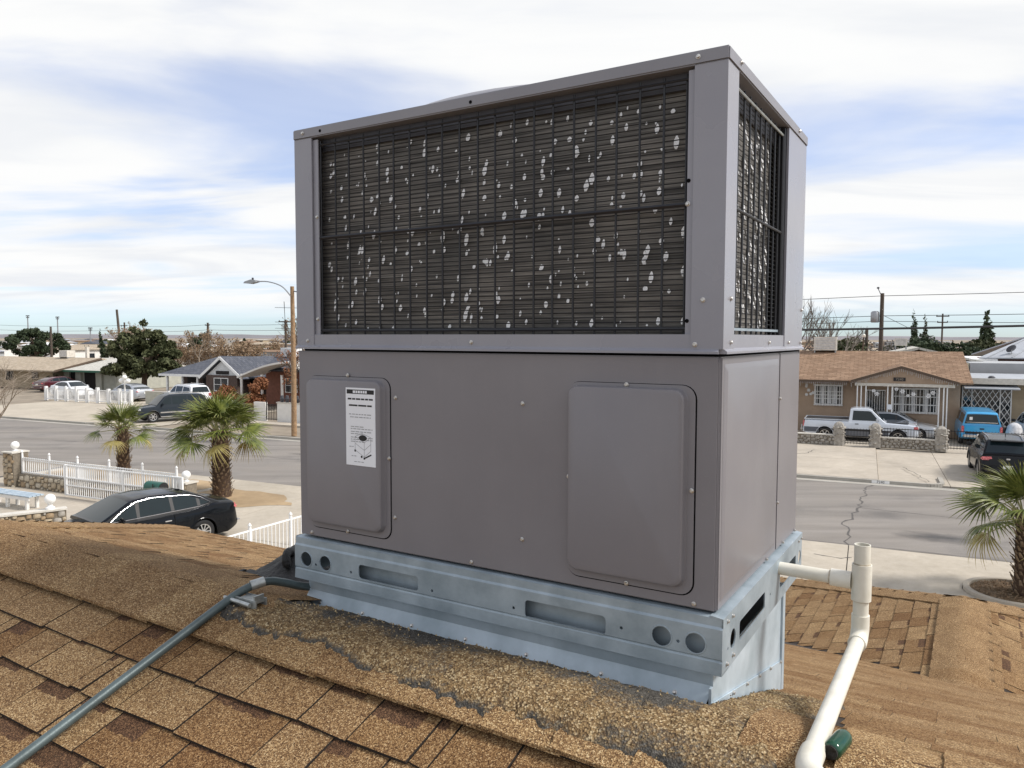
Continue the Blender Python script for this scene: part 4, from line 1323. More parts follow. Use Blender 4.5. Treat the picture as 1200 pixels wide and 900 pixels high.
b = MB().box((0, 0, .020), (.060, .030, .005)).box((.032, 0, .024), (.005, .032, .022)).box((0, .018, .012), (.085, .004, .024)).box((0, -.018, .012), (.085, .004, .024))
obj('strut_channel', b, 'strut', cb)
obj('bolt', MB().tube([(-.075, -.03, .018), (.03, -.03, .014)], .006, 8), 'strut', cb, smooth=50)
# black boot / torn flashing behind the left end of the unit
bt = thing('torn_flashing', 'black curled piece of tarred flashing behind the left end of the unit', 'flashing', L(-1.865, .44, mainz(.44)), LYAW)
b = MB(); vs = []; fs = []
r = random.Random(3)
NU, NV = 12, 9
for i in range(NU + 1):
    for j in range(NV + 1):
        u_, v_ = i / NU, j / NV
        x_ = -.15 + .42 * u_; y_ = -.10 + .24 * v_
        z_ = .035 + .10 * max(0, sin(pi * (u_ * 1.15 - .05))) * (0.35 + .65 * v_) - .05 * (1 - u_) * (1 - v_) + .015 * fbm(x_, y_, 14)
        if j == NV: z_ -= .03
        vs.append((x_ + .015 * fbm(x_, y_, 11, 3), y_, z_))
for i in range(NU):
    for j in range(NV):
        fs.append((i * (NV + 1) + j, (i + 1) * (NV + 1) + j, (i + 1) * (NV + 1) + j + 1, i * (NV + 1) + j + 1))
top_ = MB().add(vs, fs)
me = top_.mesh('sheet')
bb = bmesh.new(); bb.from_mesh(me)
bmesh.ops.solidify(bb, geom=list(bb.faces), thickness=.008); bmesh.ops.recalc_face_normals(bb, faces=bb.faces)
bb.to_mesh(me); bb.free()
obj('curled_sheet', me, 'blackboot', bt, smooth=50)
b = MB(); 
ring = [(.02 + .02 * a, .00 + .036 * cos(a), .085 + .034 * sin(a)) for a in [k * pi / 9 - .3 for k in range(12)]]
b.tube(ring, [.017] * 11 + [.010], 8)
obj('rolled_edge', b, 'blackboot', bt, smooth=60)
obj('torn_strip', MB().box((-.13, -.075, .0), (.016, .03, .075)).box((0.02, -.06, .028), (.30, .05, .006)), 'blackboot', bt)
obj('tar_base', MB().prism([(-.05, -.08), (.25, -.09), (.27, .14), (-.02, .14)], -.06, .03), 'blackboot', bt)

pv = thing('drain_pipe', 'cream plastic condensate drain pipe with vent tee leaving the unit', 'pipe', L(.225, .535, 4.80), LYAW)
po = Vector((.225, .535, 4.80))
def pt_(name, pts, r, m='pvc', n=20):
    return obj(name, MB().tube([Vector(p) - po for p in pts], r, n), m, pv, smooth=50)
def hollow(name, a, c, r0, r1, n=20):
    a = Vector(a) - po; c = Vector(c) - po
    d = (c - a); ln = d.length
    b = MB().lathe([(r1, 0), (r0, 0), (r0, ln), (r1, ln), (r1, ln * .2)], n)
    b.f = b.f[:-2] if prof else b.f
    o = obj(name, b, 'pvc', pv, a, smooth=40)
    o.rotation_euler = d.to_track_quat('Z', 'Y').to_euler()
    return o
pt_('outlet_pipe', [(-.10, .535, 4.970), (.17, .535, 4.966)], .0175)
pt_('tee_branch', [(.150, .535, 4.966), (.200, .535, 4.965)], .0225)
hollow('tee', (.225, .535, 4.917), (.225, .535, 5.012), .0245, .0215)
hollow('vent_stub', (.225, .535, 5.00), (.225, .535, 5.064), .0200, .0172)
obj('vent_bore', MB().lathe([(.0190, 0), (0, 0)], 16, (0, 0, 5.045 - po.z)), 'hole', pv)
pt_('riser', [(.225, .535, 4.925), (.225, .535, 4.850)], .0192)
e_ = [(.225, .535, 4.878), (.225, .535, 4.855), (.225, .533, 4.838), (.2245, .522, 4.824), (.2245, .505, 4.817), (.224, .480, 4.8175)]
pt_('elbow', smooth_path(e_, 4), .0222)
p1 = Vector((.224, .500, 4.817)); p2 = Vector((.240, -.262, 4.876))
pt_('long_pipe', [p1, p2], .0178)
e2 = [p2 + (p1 - p2).normalized() * .035, p2, p2 + Vector((.004, -.026, .0)), p2 + Vector((.022, -.045, -.006)), p2 + Vector((.050, -.052, -.012)), p2 + Vector((.075, -.053, -.016))]
pt_('elbow', smooth_path(e2, 4), .0215)
pt_('run_pipe', [p2 + Vector((.06, -.0525, -.014)), p2 + Vector((1.9, -.12, -.05))], .0178)
M['primer'] = mat('pipe_cement_stain', (0.50, 0.44, 0.34), 0.5, 0, 0.3, 60)
for a_, c_, r_ in (((.146, .535, 4.9662), (.1505, .535, 4.9662), .0179), ((.225, .535, 5.0115), (.225, .535, 5.0155), .0203), ((.225, .535, 4.9135), (.225, .535, 4.917), .0196), ((.2242, .4795, 4.8178), (.2242, .474, 4.8184), .0182)):
    pt_('cement_line', [a_, c_], r_, 'primer')
bo = thing('green_bottle', 'dark green bottle end wedged under the cream drain pipe', 'bottle', L(.247, -.165, ZR + .022), LYAW)
b = MB().lathe([(q * .72, z * .72) for q, z in ((0, .004), (.014, .0), (.021, .004), (.023, .012), (.023, .070), (.0225, .082), (.019, .092), (.012, .098), (0, .10))], 20)
o = obj('bottle_body', b, 'greenbottle', bo, (.018, -.035, .0), smooth=50)
o.rotation_euler = (radians(-88), 0, radians(-12))
o = obj('bottle_end', MB().lathe([(.0125, .0), (.0125, .003), (0, .003)], 18), 'blackboot', bo, (.018, -.0362, .0))
o.rotation_euler = (radians(90), 0, radians(-12))
# ================================================================== VEHICLES
def interp(pts, x):
    if x <= pts[0][0]: return pts[0][1]
    for (a, za_), (c, zc_) in zip(pts, pts[1:]):
        if x <= c:
            t = (x - a) / (c - a)
            return za_ + (zc_ - za_) * t
    return pts[-1][1]
def sinterp(pts, x):
    """smooth (cosine-free) average of interp for rounded profiles"""
    return (interp(pts, x - .05) + 2 * interp(pts, x) + interp(pts, x + .05)) / 4
_wheel_cache = {}
def wheel_meshes(R, w, spokes, rimk):
    key = (R, w, spokes, rimk)
    if key in _wheel_cache: return _wheel_cache[key]
    rr_ = R * .66
    b = MB().lathe([(rr_, -w / 2 + .01), (R * .90, -w / 2), (R, -w / 2 + .035), (R, w / 2 - .035), (R * .90, w / 2), (rr_, w / 2 - .01)], 28, axis='Y')
    b.f = b.f[:-2]
    t = b.mesh('tyre'); fixn(t); t.materials.append(M['tyre'])
    t.polygons.foreach_set('use_smooth', [True] * len(t.polygons)); t.set_sharp_from_angle(angle=radians(50))
    b = MB()
    b.lathe([(rr_ + .004, w / 2 - .012), (rr_ * .90, w / 2 - .018), (rr_ * .88, w / 2 - .06)], 28, axis='Y'); b.f = b.f[:-2]
    for k in range(spokes):
        a = 2 * pi * k / spokes
        d = Vector((cos(a), 0, sin(a)))
        b.bar(d * .04 + Vector((0, w / 2 - .022, 0)), d * rr_ * .93 + Vector((0, w / 2 - .028, 0)), R * .70 / spokes * 1.25, .03, up=(0, 1, 0))
    b.lathe([(R * .17, w / 2 - .04), (R * .17, w / 2 - .012), (R * .10, w / 2 - .006), (0, w / 2 - .006)], 14, axis='Y')
    r_ = b.mesh('rim'); fixn(r_); r_.materials.append(M[rimk])
    b = MB().lathe([(rr_ * .97, w / 2 - .065), (0, w / 2 - .065)], 20, axis='Y')
    b.lathe([(rr_ * .97, -w / 2 + .03), (0, -w / 2 + .03)], 20, axis='Y')
    d_ = b.mesh('brake_disc'); d_.materials.append(M['well'])
    _wheel_cache[key] = (t, r_, d_)
    return _wheel_cache[key]
M['p_steel'] = paint('steel', (0.12, 0.135, 0.165), 0.4)
def vehicle(name, label, cat, loc, heading, sp, pm, group=None):
    """x forward, y left.  sp: spec dictionary"""
    v = thing(name, label, cat, loc, heading, group)
    X0, X1 = sp['x']                       # rear, front
    belt = sp['belt']; hw = sp['hw']; R = sp['R']; ww = sp.get('ww', .21)
    sill = sp.get('sill', .20); wz = R
    xs = []
    x = X0
    while x < X1 - 1e-6:
        xs.append(x); x += .05
    xs.append(X1)
    aR = R + sp.get('archgap', .055)
    def zlow(x):
        z = sill + max(0, (x - (X1 - .35))) * .25 + max(0, ((X0 + .35) - x)) * .35
        for wx in sp['wheels']:
            d = x - wx
            if abs(d) < aR:
                z = max(z, wz + sqrt(aR * aR - d * d))
        return z
    def plan(x):
        f = 1.0
        e1 = (x - (X1 - sp.get('nose', .55))) / sp.get('nose', .55)
        e0 = ((X0 + sp.get('tail', .30)) - x) / sp.get('tail', .30)
        if e1 > 0: f -= sp.get('nosek', .20) * e1 ** 2.2
        if e0 > 0: f -= sp.get('tailk', .10) * e0 ** 2.2
        return hw * f
    b = MB(); ring = None; m = 0
    for x in xs:
        zl, zt, h = zlow(x), sinterp(belt, x), plan(x)
        zl = min(zl, zt - .06)
        # shoulder line fixed in height so that arches only eat the lower panel
        zm1 = max(zl + .02, min(zt - .25, .42)); zm2 = max(zm1 + .02, zt - .16)
        half = [(h - .05 if zl < wz else h - .01, zl), (h, max(zl + .012, min(zm1, zl + .14))), (h, zm1 + .02), (h - .012, zm2), (h - .045, zt - .05), (h - .11, zt - .008), (h * .55, zt + .018), (0, zt + .028)]
        sec = [(x, y, z) for y, z in half] + [(x, -y, z) for y, z in half[-2::-1]]
        m = len(sec)
        o = len(b.v)
        b.v += sec
        if ring is not None:
            for k in range(m - 1):
                b.f.append((ring + k, o + k, o + k + 1, ring + k + 1))
            b.f.append((ring + m - 1, o + m - 1, o, ring))
        else:
            b.f.append(tuple(range(o, o + m)))
        ring = o
    b.f.append(tuple(range(ring + m - 1, ring - 1, -1)))
    body = obj('body', b, pm, v, smooth=32)
    # dark tunnels behind the wheels
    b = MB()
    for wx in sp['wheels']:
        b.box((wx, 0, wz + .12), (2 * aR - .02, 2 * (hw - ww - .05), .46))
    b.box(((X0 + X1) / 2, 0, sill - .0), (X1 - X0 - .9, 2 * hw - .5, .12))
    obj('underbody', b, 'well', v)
    for wx in sp['wheels']:
        ring_ = []
        for s_ in (1, -1):
            pts = [(wx + (aR + .008) * cos(a), s_ * (hw + .002), wz + (aR + .008) * sin(a)) for a in [pi * (k / 14) for k in range(15)]]
            obj('arch_trim', MB().tube(pts, sp.get('archr', .014), 5), sp.get('archm', pm), v)
            t, r_, d_ = wheel_meshes(R, ww, sp.get('spokes', 7), sp.get('rim', 'rim'))
            w = bpy.data.objects.new('wheel', t); COL.objects.link(w); w.parent = v
            w.location = (wx, s_ * (hw - ww / 2 - .012), wz)
            if s_ < 0: w.rotation_euler = (0, 0, pi)
            for nm, me in (('rim', r_), ('brake_disc', d_)):
                c = bpy.data.objects.new(nm, me); COL.objects.link(c); c.parent = w
    # greenhouse
    gp = sp['green']                       # profile [(x,z)...] rear to front
    zb, zt = sp['gz']; hb, ht = sp['gw']
    def gw(z):
        return hb + (ht - hb) * (z - zb) / (zt - zb)
    b = MB(); ring = None
    gx_ = []
    for (a, za_), (c, zc_) in zip(gp, gp[1:]):
        n = max(1, int(abs(c - a) / .09))
        gx_ += [(a + (c - a) * k / n, za_ + (zc_ - za_) * k / n) for k in range(n)]
    gx_.append(gp[-1])
    for x, z in gx_:
        z = max(z, zb + .03)
        w_ = gw(z)
        half = [(gw(zb - .06), zb - .06), (gw(z - .03), z - .03), (w_ - .02, z - .006), (w_ - .07, z + .004), (w_ * .5, z + .018), (0, z + .024)]
        sec = [(x, y, zz) for y, zz in half] + [(x, -y, zz) for y, zz in half[-2::-1]]
        m = len(sec); o = len(b.v); b.v += sec
        if ring is not None:
            for k in range(m - 1):
                b.f.append((ring + k, o + k, o + k + 1, ring + k + 1))
        else: b.f.append(tuple(range(o, o + m)))
        ring = o
    b.f.append(tuple(range(ring + m - 1, ring - 1, -1)))
    cab = obj('cabin', b, sp.get('cabm', pm), v, smooth=32)
    # windows, proud panes
    def side_pane(poly, s_, name='side_window', mm='glass', off=.006):
        b = MB(); b.add([(x, s_ * (gw(z) + off), z) for x, z in poly] + [(x, s_ * (gw(z) - .01), z) for x, z in poly],
                        [tuple(range(len(poly)))] + [(k, (k + 1) % len(poly), len(poly) + (k + 1) % len(poly), len(poly) + k) for k in range(len(poly))])
        return obj(name, b, mm, v)
    for poly in sp['panes']:
        for s_ in (1, -1): side_pane(poly, s_)
    for poly in sp.get('pillars', []):
        for s_ in (1, -1): side_pane(poly, s_, 'door_pillar', 'plastic', .0075)
    for poly in sp.get('trim', []):
        for s_ in (1, -1):
            pts = [(x, s_ * (gw(z) + .010), z) for x, z in poly]
            obj('window_trim', MB().tube(pts, sp.get('trimr', .012), 5), sp.get('trimm', 'chrome'), v)
    for (xa, za_), (xc, zc_), nm, k_in in sp['screens']:
        b = MB(); vs = []; fs = []
        d = Vector((xc - xa, 0, zc_ - za_)).normalized(); nn = Vector((-d.z, 0, d.x))
        if nn.z < 0: nn = -nn
        for r0 in range(4):
            t = r0 / 3
            x, z = xa + (xc - xa) * t, za_ + (zc_ - za_) * t
            for c_ in range(7):
                f = -1 + 2 * c_ / 6
                y = f * (gw(z) - k_in)
                q = abs(y) / gw(z)
                zz = z + (.024 - .026 * q * q) + .004
                vs.append((x + nn.x * .012, y, zz + nn.z * .008))
        for r0 in range(3):
            for c_ in range(6):
                fs.append((r0 * 7 + c_, r0 * 7 + c_ + 1, r0 * 7 + c_ + 8, r0 * 7 + c_ + 7))
        b.add(vs, fs)
        obj(nm, b, 'glass', v, smooth=60)
    # lamps, bumpers, mirrors, handles: boxes with rounded edges
    for it in sp['bits']:
        nm, c_, s_, mm = it[:4]
        both = it[4] if len(it) > 4 else True
        for sg in ((1, -1) if both and c_[1] != 0 else (1,)):
            me = MB().box((0, 0, 0), s_).mesh(nm); fixn(me)
            bb = bmesh.new(); bb.from_mesh(me)
            bmesh.ops.bevel(bb, geom=list(bb.edges), offset=min(s_) * .32, segments=2, affect='EDGES')
            bb.to_mesh(me); bb.free()
            o = obj(nm, me, mm if mm != 'paint' else pm, v, (c_[0], c_[1] * sg, c_[2]), smooth=40)
            if len(it) > 5: o.rotation_euler = (it[5][0] * sg, it[5][1], it[5][2] * sg)
    return v
# seam lines between doors
SEDAN = dict(x=(-2.45, 2.45), hw=.91, R=.325, wheels=(-1.38, 1.42), sill=.20, nose=.75, nosek=.26, tail=.45, tailk=.16, spokes=10,
    belt=[(-2.45, .55), (-2.42, .92), (-2.32, 1.03), (-1.75, 1.07), (-1.0, 1.0), (.2, .96), (1.0, .96), (1.55, .88), (2.1, .78), (2.35, .68), (2.45, .45)],
    green=[(-1.98, 1.04), (-1.35, 1.33), (-.75, 1.445), (-.1, 1.47), (.35, 1.435), (.75, 1.25), (1.30, .98)], gz=(.98, 1.46), gw=(.84, .62),
    panes=[[(-.62, 1.03), (-.62, 1.375), (-1.10, 1.33), (-1.27, 1.25), (-1.27, 1.05)], [(.28, 1.02), (.24, 1.37), (-.08, 1.405), (-.55, 1.385), (-.55, 1.03)],
           [(.95, 1.02), (.62, 1.22), (.33, 1.36), (.34, 1.02)], [(-1.34, 1.06), (-1.34, 1.22), (-1.60, 1.10)]],
    trim=[[(1.02, 1.0), (.66, 1.235), (.30, 1.39), (-.1, 1.43), (-.62, 1.40), (-1.12, 1.355), (-1.40, 1.26), (-1.66, 1.08), (-1.30, 1.03), (-.6, 1.015), (.3, 1.0), (1.02, .995)]], trimr=.006,
    pillars=[[(-.54, 1.03), (-.54, 1.392), (-.63, 1.382), (-.63, 1.03)], [(.348, 1.02), (.338, 1.362), (.235, 1.378), (.272, 1.02)], [(-1.26, 1.05), (-1.26, 1.255), (-1.35, 1.218), (-1.35, 1.06)]],
    screens=[((1.24, 1.00), (.45, 1.385), 'windscreen', .07), ((-1.92, 1.075), (-1.18, 1.36), 'rear_window', .08)],
    bits=[('mirror', (.78, .97, 1.04), (.12, .20, .13), 'paint'), ('tail_light', (-2.32, .66, .86), (.22, .30, .17), 'lens_red', True, (0, 0, .35)),
          ('headlight', (2.18, .66, .68), (.34, .26, .15), 'lens_clear', True, (0, 0, -.35)),
          ('door_handle', (-.42, .905, .80), (.18, .03, .03), 'chrome'), ('door_handle', (.62, .905, .78), (.18, .03, .03), 'chrome'),
          ('side_moulding', (-.2, .912, .50), (2.2, .012, .035), 'paint'), ('bumper_strip', (-2.42, .55, .46), (.10, .50, .035), 'chrome', True, (0, 0, .25)), ('number_plate', (-2.46, 0, .74), (.03, .34, .16), 'plate'),
          ('door_seam', (.30, .906, .68), (.010, .014, .46), 'well'), ('door_seam', (-.60, .906, .70), (.010, .014, .46), 'well'), ('antenna_fin', (-1.1, 0, 1.40), (.14, .03, .05), 'paint')])
def clone(base, **kw):
    d = dict(base); d.update(kw); return d
SUV = dict(x=(-2.3, 2.3), hw=.93, R=.36, wheels=(-1.38, 1.40), sill=.30, nose=.45, nosek=.16, tail=.25, tailk=.08, spokes=6, archm='plastic', archr=.03,
    belt=[(-2.3, .62), (-2.27, 1.0), (-2.2, 1.10), (-1.0, 1.08), (.9, 1.06), (1.1, 1.05), (1.9, .98), (2.2, .90), (2.3, .55)],
    green=[(-2.22, 1.12), (-2.05, 1.60), (-1.8, 1.72), (-.6, 1.78), (.25, 1.76), (.55, 1.66), (1.15, 1.06)], gz=(1.06, 1.76), gw=(.86, .66),
    panes=[[(.92, 1.14), (.52, 1.56), (.30, 1.63), (.22, 1.63), (.22, 1.13)], [(.14, 1.13), (.14, 1.64), (-.80, 1.65), (-.80, 1.14)], [(-.90, 1.14), (-.90, 1.64), (-1.75, 1.58), (-1.95, 1.30), (-1.85, 1.16)]],
    screens=[((1.12, 1.10), (.60, 1.62), 'windscreen', .07), ((-2.20, 1.18), (-2.04, 1.60), 'rear_window', .09)],
    bits=[('mirror', (.80, 1.0, 1.16), (.12, .20, .16), 'paint'), ('tail_light', (-2.24, .74, .98), (.12, .22, .28), 'lens_red'), ('headlight', (2.16, .70, .84), (.20, .30, .16), 'lens_clear', True, (0, 0, -.2)),
          ('bumper', (-2.28, 0, .50), (.14, 1.7, .20), 'plastic'), ('bumper', (2.26, 0, .50), (.16, 1.6, .22), 'plastic'), ('grille', (2.28, 0, .80), (.06, .9, .20), 'plastic'),
          ('roof_rail', (-.7, .60, 1.82), (2.0, .04, .04), 'chrome'), ('running_board', (0, .92, .34), (1.9, .14, .06), 'chrome'), ('side_moulding', (.0, .935, .62), (1.9, .02, .08), 'chrome'),
          ('number_plate', (-2.32, 0, .78), (.03, .34, .16), 'plate')])
CROSS = clone(SUV, x=(-2.25, 2.25), hw=.92, sill=.24, archr=.02,
    belt=[(-2.25, .55), (-2.22, .92), (-2.12, 1.06), (-1.0, 1.08), (.9, 1.03), (1.1, 1.0), (1.9, .92), (2.15, .80), (2.25, .5)],
    green=[(-2.12, 1.08), (-1.85, 1.48), (-1.70, 1.60), (-.8, 1.68), (.15, 1.67), (.5, 1.58), (1.2, 1.03)], gz=(1.02, 1.68), gw=(.84, .64),
    screens=[((1.15, 1.05), (.55, 1.56), 'windscreen', .07), ((-2.08, 1.13), (-1.80, 1.55), 'rear_window', .07)],
    panes=[[(.92, 1.10), (.50, 1.50), (.30, 1.57), (.22, 1.57), (.22, 1.09)], [(.14, 1.09), (.14, 1.58), (-.80, 1.57), (-.80, 1.11)], [(-.90, 1.12), (-.90, 1.56), (-1.45, 1.48), (-1.65, 1.28)]],
    bits=[('mirror', (.78, .99, 1.12), (.12, .22, .15), 'plastic'), ('tail_light', (-2.17, .70, .93), (.16, .40, .13), 'lens_red', True, (0, .1, .22)),
          ('bumper', (-2.22, 0, .50), (.14, 1.6, .22), 'plastic'), ('number_plate', (-2.26, 0, .62), (.03, .32, .15), 'plate'), ('badge', (-2.255, 0, .94), (.03, .13, .06), 'chrome'),
          ('spoiler', (-1.88, 0, 1.60), (.26, 1.1, .035), 'plastic'), ('headlight', (2.08, .68, .78), (.22, .3, .13), 'lens_clear', True, (0, 0, -.25)),
          ('antenna', (-1.35, 0, 1.76), (.05, .02, .16), 'plastic', True), ('roof_rail', (-.6, .58, 1.70), (1.7, .03, .03), 'chrome')])
PICKUP = dict(x=(-2.85, 2.75), hw=.97, R=.37, wheels=(-1.75, 1.80), sill=.36, nose=.35, nosek=.10, tail=.12, tailk=.03, spokes=6, archgap=.07,
    belt=[(-2.85, .62), (-2.84, 1.12), (-2.78, 1.15), (-.55, 1.15), (-.5, 1.12), (.95, 1.10), (1.1, 1.12), (2.3, 1.06), (2.65, 1.0), (2.75, .6)],
    green=[(-.56, 1.14), (-.50, 1.74), (-.35, 1.80), (.35, 1.82), (.55, 1.74), (1.18, 1.12)], gz=(1.12, 1.80), gw=(.90, .68),
    panes=[[(.90, 1.19), (.50, 1.66), (.40, 1.69), (-.36, 1.69), (-.40, 1.19)]],
    screens=[((1.12, 1.17), (.58, 1.70), 'windscreen', .06), ((-.575, 1.22), (-.53, 1.66), 'rear_window', .12)],
    bits=[('mirror', (.80, 1.06, 1.26), (.12, .24, .18), 'paint'), ('bed_liner', (-1.67, 0, 1.165), (2.15, 1.62, .04), 'plastic'), ('bed_rail', (-1.67, .87, 1.175), (2.26, .10, .045), 'paint'),
          ('bed_rail', (-2.78, 0, 1.165), (.07, 1.7, .05), 'paint'), ('bumper', (-2.92, 0, .60), (.18, 1.75, .16), 'chrome'), ('bumper', (2.80, 0, .62), (.18, 1.8, .18), 'chrome'),
          ('tail_light', (-2.82, .88, .92), (.08, .12, .34), 'lens_red'), ('headlight', (2.70, .74, .92), (.12, .36, .16), 'lens_clear'), ('grille', (2.76, 0, .90), (.06, 1.1, .22), 'chrome'),
          ('corner_lamp', (2.62, .935, .90), (.20, .06, .15), 'lens_red'), ('door_handle', (-.18, .965, 1.0), (.18, .03, .04), 'plastic'), ('side_moulding', (.1, .972, .66), (4.2, .02, .09), 'plastic'),
          ('number_plate', (-2.98, 0, .68), (.03, .34, .16), 'plate'), ('lower_band', (.0, .966, .52), (2.7, .022, .30), 'p_steel'), ('lower_band', (-2.42, .955, .62), (.75, .03, .28), 'p_steel'), ('hood_panel', (1.78, 0, 1.125), (1.05, 1.62, .035), 'p_steel')])
CAMPER = clone(PICKUP, x=(-2.65, 2.6), hw=.93, wheels=(-1.55, 1.65), 
    belt=[(-2.65, .60), (-2.64, 1.08), (-2.6, 1.10), (-.5, 1.10), (.95, 1.08), (1.1, 1.08), (2.2, 1.02), (2.5, .95), (2.6, .6)],
    green=[(-2.58, 1.10), (-2.47, 1.68), (-2.36, 1.76), (-.5, 1.80), (.3, 1.80), (.5, 1.72), (1.1, 1.10)], gz=(1.08, 1.78), gw=(.86, .68),
    panes=[[(.82, 1.17), (.45, 1.62), (.38, 1.66), (-.34, 1.66), (-.40, 1.16)], [(-.60, 1.17), (-.56, 1.64), (-2.25, 1.62), (-2.35, 1.17)]],
    screens=[((1.05, 1.14), (.52, 1.68), 'windscreen', .06), ((-2.575, 1.17), (-2.485, 1.64), 'rear_window', .07)],
    bits=[('mirror', (.72, 1.03, 1.26), (.12, .26, .20), 'chrome'), ('bumper', (-2.74, 0, .56), (.20, 1.72, .13), 'chrome'), ('bumper', (2.64, 0, .60), (.18, 1.7, .18), 'chrome'),
          ('tail_light', (-2.63, .85, .88), (.08, .12, .36), 'lens_red'), ('number_plate', (-2.84, .05, .60), (.04, .36, .17), 'plate', False), ('tailgate', (-2.655, 0, .86), (.04, 1.52, .44), 'paint'),
          ('tailgate_handle', (-2.685, 0, .93), (.03, .20, .07), 'plastic'), ('window_bar', (-2.575, 0, 1.25), (.03, 1.40, .035), 'chrome'), ('tailgate_band', (-2.68, 0, .705), (.02, 1.48, .09), 'p_slate'),
          ('headlight', (2.55, .7, .86), (.12, .34, .16), 'lens_clear'), ('sticker', (-2.545, .48, 1.44), (.02, .14, .16), 'white', False)])
vehicle('black_sedan', 'shiny black sedan with chrome window trim parked nose-in on the near driveway', 'car', (-9.92, 19.84, 0), atan2(-.77, -.64), SEDAN, 'p_black')
def sv(name, label, cat, s, t, ang, sp, pm, z=.02, group=None):
    return vehicle(name, label, cat, W(s, t, z), SYAW + ang, sp, pm, group)
sv('parked_suv', 'dark slate suv with chrome side strip on the driveway across the street', 'suv', -42.4, 36.5, radians(-112), SUV, 'p_slate')
sv('parked_suv', 'white suv parked behind the dark slate suv across the street', 'suv', -50.0, 44.6, radians(168), clone(SUV, bits=[q for q in SUV['bits'] if q[0] not in ('running_board', 'side_moulding')]), 'p_white')
sv('white_sedan', 'white sedan parked inside the white fence by the green-eaved house', 'car', -66.8, 46.6, radians(-8), clone(SEDAN, trim=[]), 'p_white')
sv('pale_sedan', 'pale silver sedan standing in the shade under the large pine', 'car', -59.0, 46.6, radians(170), clone(SEDAN, trim=[]), 'p_silver')
sv('maroon_car', 'dark red car tucked under the green-eaved porch', 'car', -75.9, 51.6, radians(90), clone(SEDAN, trim=[]), 'p_maroon')
sv('white_pickup', 'white and grey single-cab pickup parked behind the low stone wall', 'pickup', -.20, 45.2, radians(0), PICKUP, 'p_pickup', .05)
sv('silver_sedan', 'silver sedan parked between the white pickup and the brown house porch', 'car', 1.35, 47.4, radians(-6), clone(SEDAN, trim=[]), 'p_silver', .05)
sv('blue_pickup', 'bright blue pickup with a camper shell, backed by the lattice screen', 'pickup', 5.45, 47.9, radians(90), CAMPER, 'p_blue', .05)
sv('black_crossover', 'black crossover with pale sky on its roof parked on the far kerb apron', 'suv', 5.02, 36.4, radians(90), CROSS, 'p_black', .05)
sv('white_hatchback', 'white car with a red tail lamp beside the blue pickup', 'car', 8.35, 48.2, radians(90), clone(CROSS, bits=[q for q in CROSS['bits'] if q[0] != 'antenna']), 'p_white', .05)
# ================================================================== NEAR YARD (left) : walls, fences, bench, bin
def stone_wall_mesh(L_, H_, D_, seed, size, m_core, m_stone, parent, each=True, capm=None, top=None):
    """core of mortar, proud irregular stones on both long faces and ends. x along wall, y thickness"""
    r = random.Random(seed)
    obj('mortar_core', MB().box((L_ / 2, 0, H_ / 2), (L_, D_ - .05, H_)), m_core, parent)
    stones = []
    for face in (-1, 1):
        P = []
        for sc in (1.0, .72, .5, .34):
            for _ in range(int(L_ * H_ / (size * size) * 26)):
                rx, rz_ = size * .56 * sc * r.uniform(.85, 1.35), size * .50 * sc * r.uniform(.8, 1.15)
                if 2 * rx > L_ or 2 * rz_ > H_: continue
                x, z = r.uniform(rx * .8, L_ - rx * .8), r.uniform(rz_ * .9, H_ - rz_ * .9)
                if all(((x - q[0]) / (rx + q[2])) ** 2 + ((z - q[1]) / (rz_ + q[3])) ** 2 > .86 for q in P):
                    P.append((x, z, rx, rz_))
        for x, z, rx, rz_ in P:
            stones.append((x, face * (D_ / 2 - .03), z, 2 * rx, .09, 2 * rz_))
    acc = MB()
    for q in stones:
        n = 9
        ph = r.uniform(0, 6); vs = []; fs = []
        base = []
        for k in range(n):
            a = 2 * pi * k / n + ph
            e = abs(cos(a)) ** .6 * (1 if cos(a) > 0 else -1), abs(sin(a)) ** .6 * (1 if sin(a) > 0 else -1)
            base.append((q[3] / 2 * e[0] * r.uniform(.82, 1.02), q[5] / 2 * e[1] * r.uniform(.82, 1.02)))
        sg = 1 if q[1] > 0 else -1
        vs = [(x, -sg * .03, z) for x, z in base] + [(x * .92, sg * .030, z * .92) for x, z in base] + [(x * .55, sg * r.uniform(.042, .06), z * .55) for x, z in base]
        for l in range(2):
            fs += [(l * n + k, l * n + (k + 1) % n, (l + 1) * n + (k + 1) % n, (l + 1) * n + k) for k in range(n)]
        fs.append(tuple(range(2 * n, 3 * n)))
        if each:
            obj('stone', MB().add(vs, fs), m_stone[r.randrange(len(m_stone))], parent, (q[0], q[1], q[2]), smooth=35)
        else:
            acc.add([(a + q[0], b_ + q[1], c + q[2]) for a, b_, c in vs], fs)
    if not each:
        obj('stones', acc, m_stone[0], parent, smooth=35, kind='stuff')
M['stone_b'] = mat('brown_field_stone', (0.27, 0.18, 0.10), 0.85, 0.0, 0.3, 5, 0.4, 30, col2=(0.40, 0.30, 0.19))
M['stone_c'] = mat('pale_field_stone', (0.44, 0.38, 0.28), 0.85, 0.0, 0.3, 5, 0.4, 30, col2=(0.56, 0.50, 0.40))
STN = ['stone', 'stone_b', 'stone_c', 'stone']
sw = thing('stone_wall', 'low wall of tan field stones carrying the white picket fence', 'stone wall', W(-28.5, 17.78), SYAW)
stone_wall_mesh(7.9, .50, .34, 3, .23, 'mortar', STN, sw)
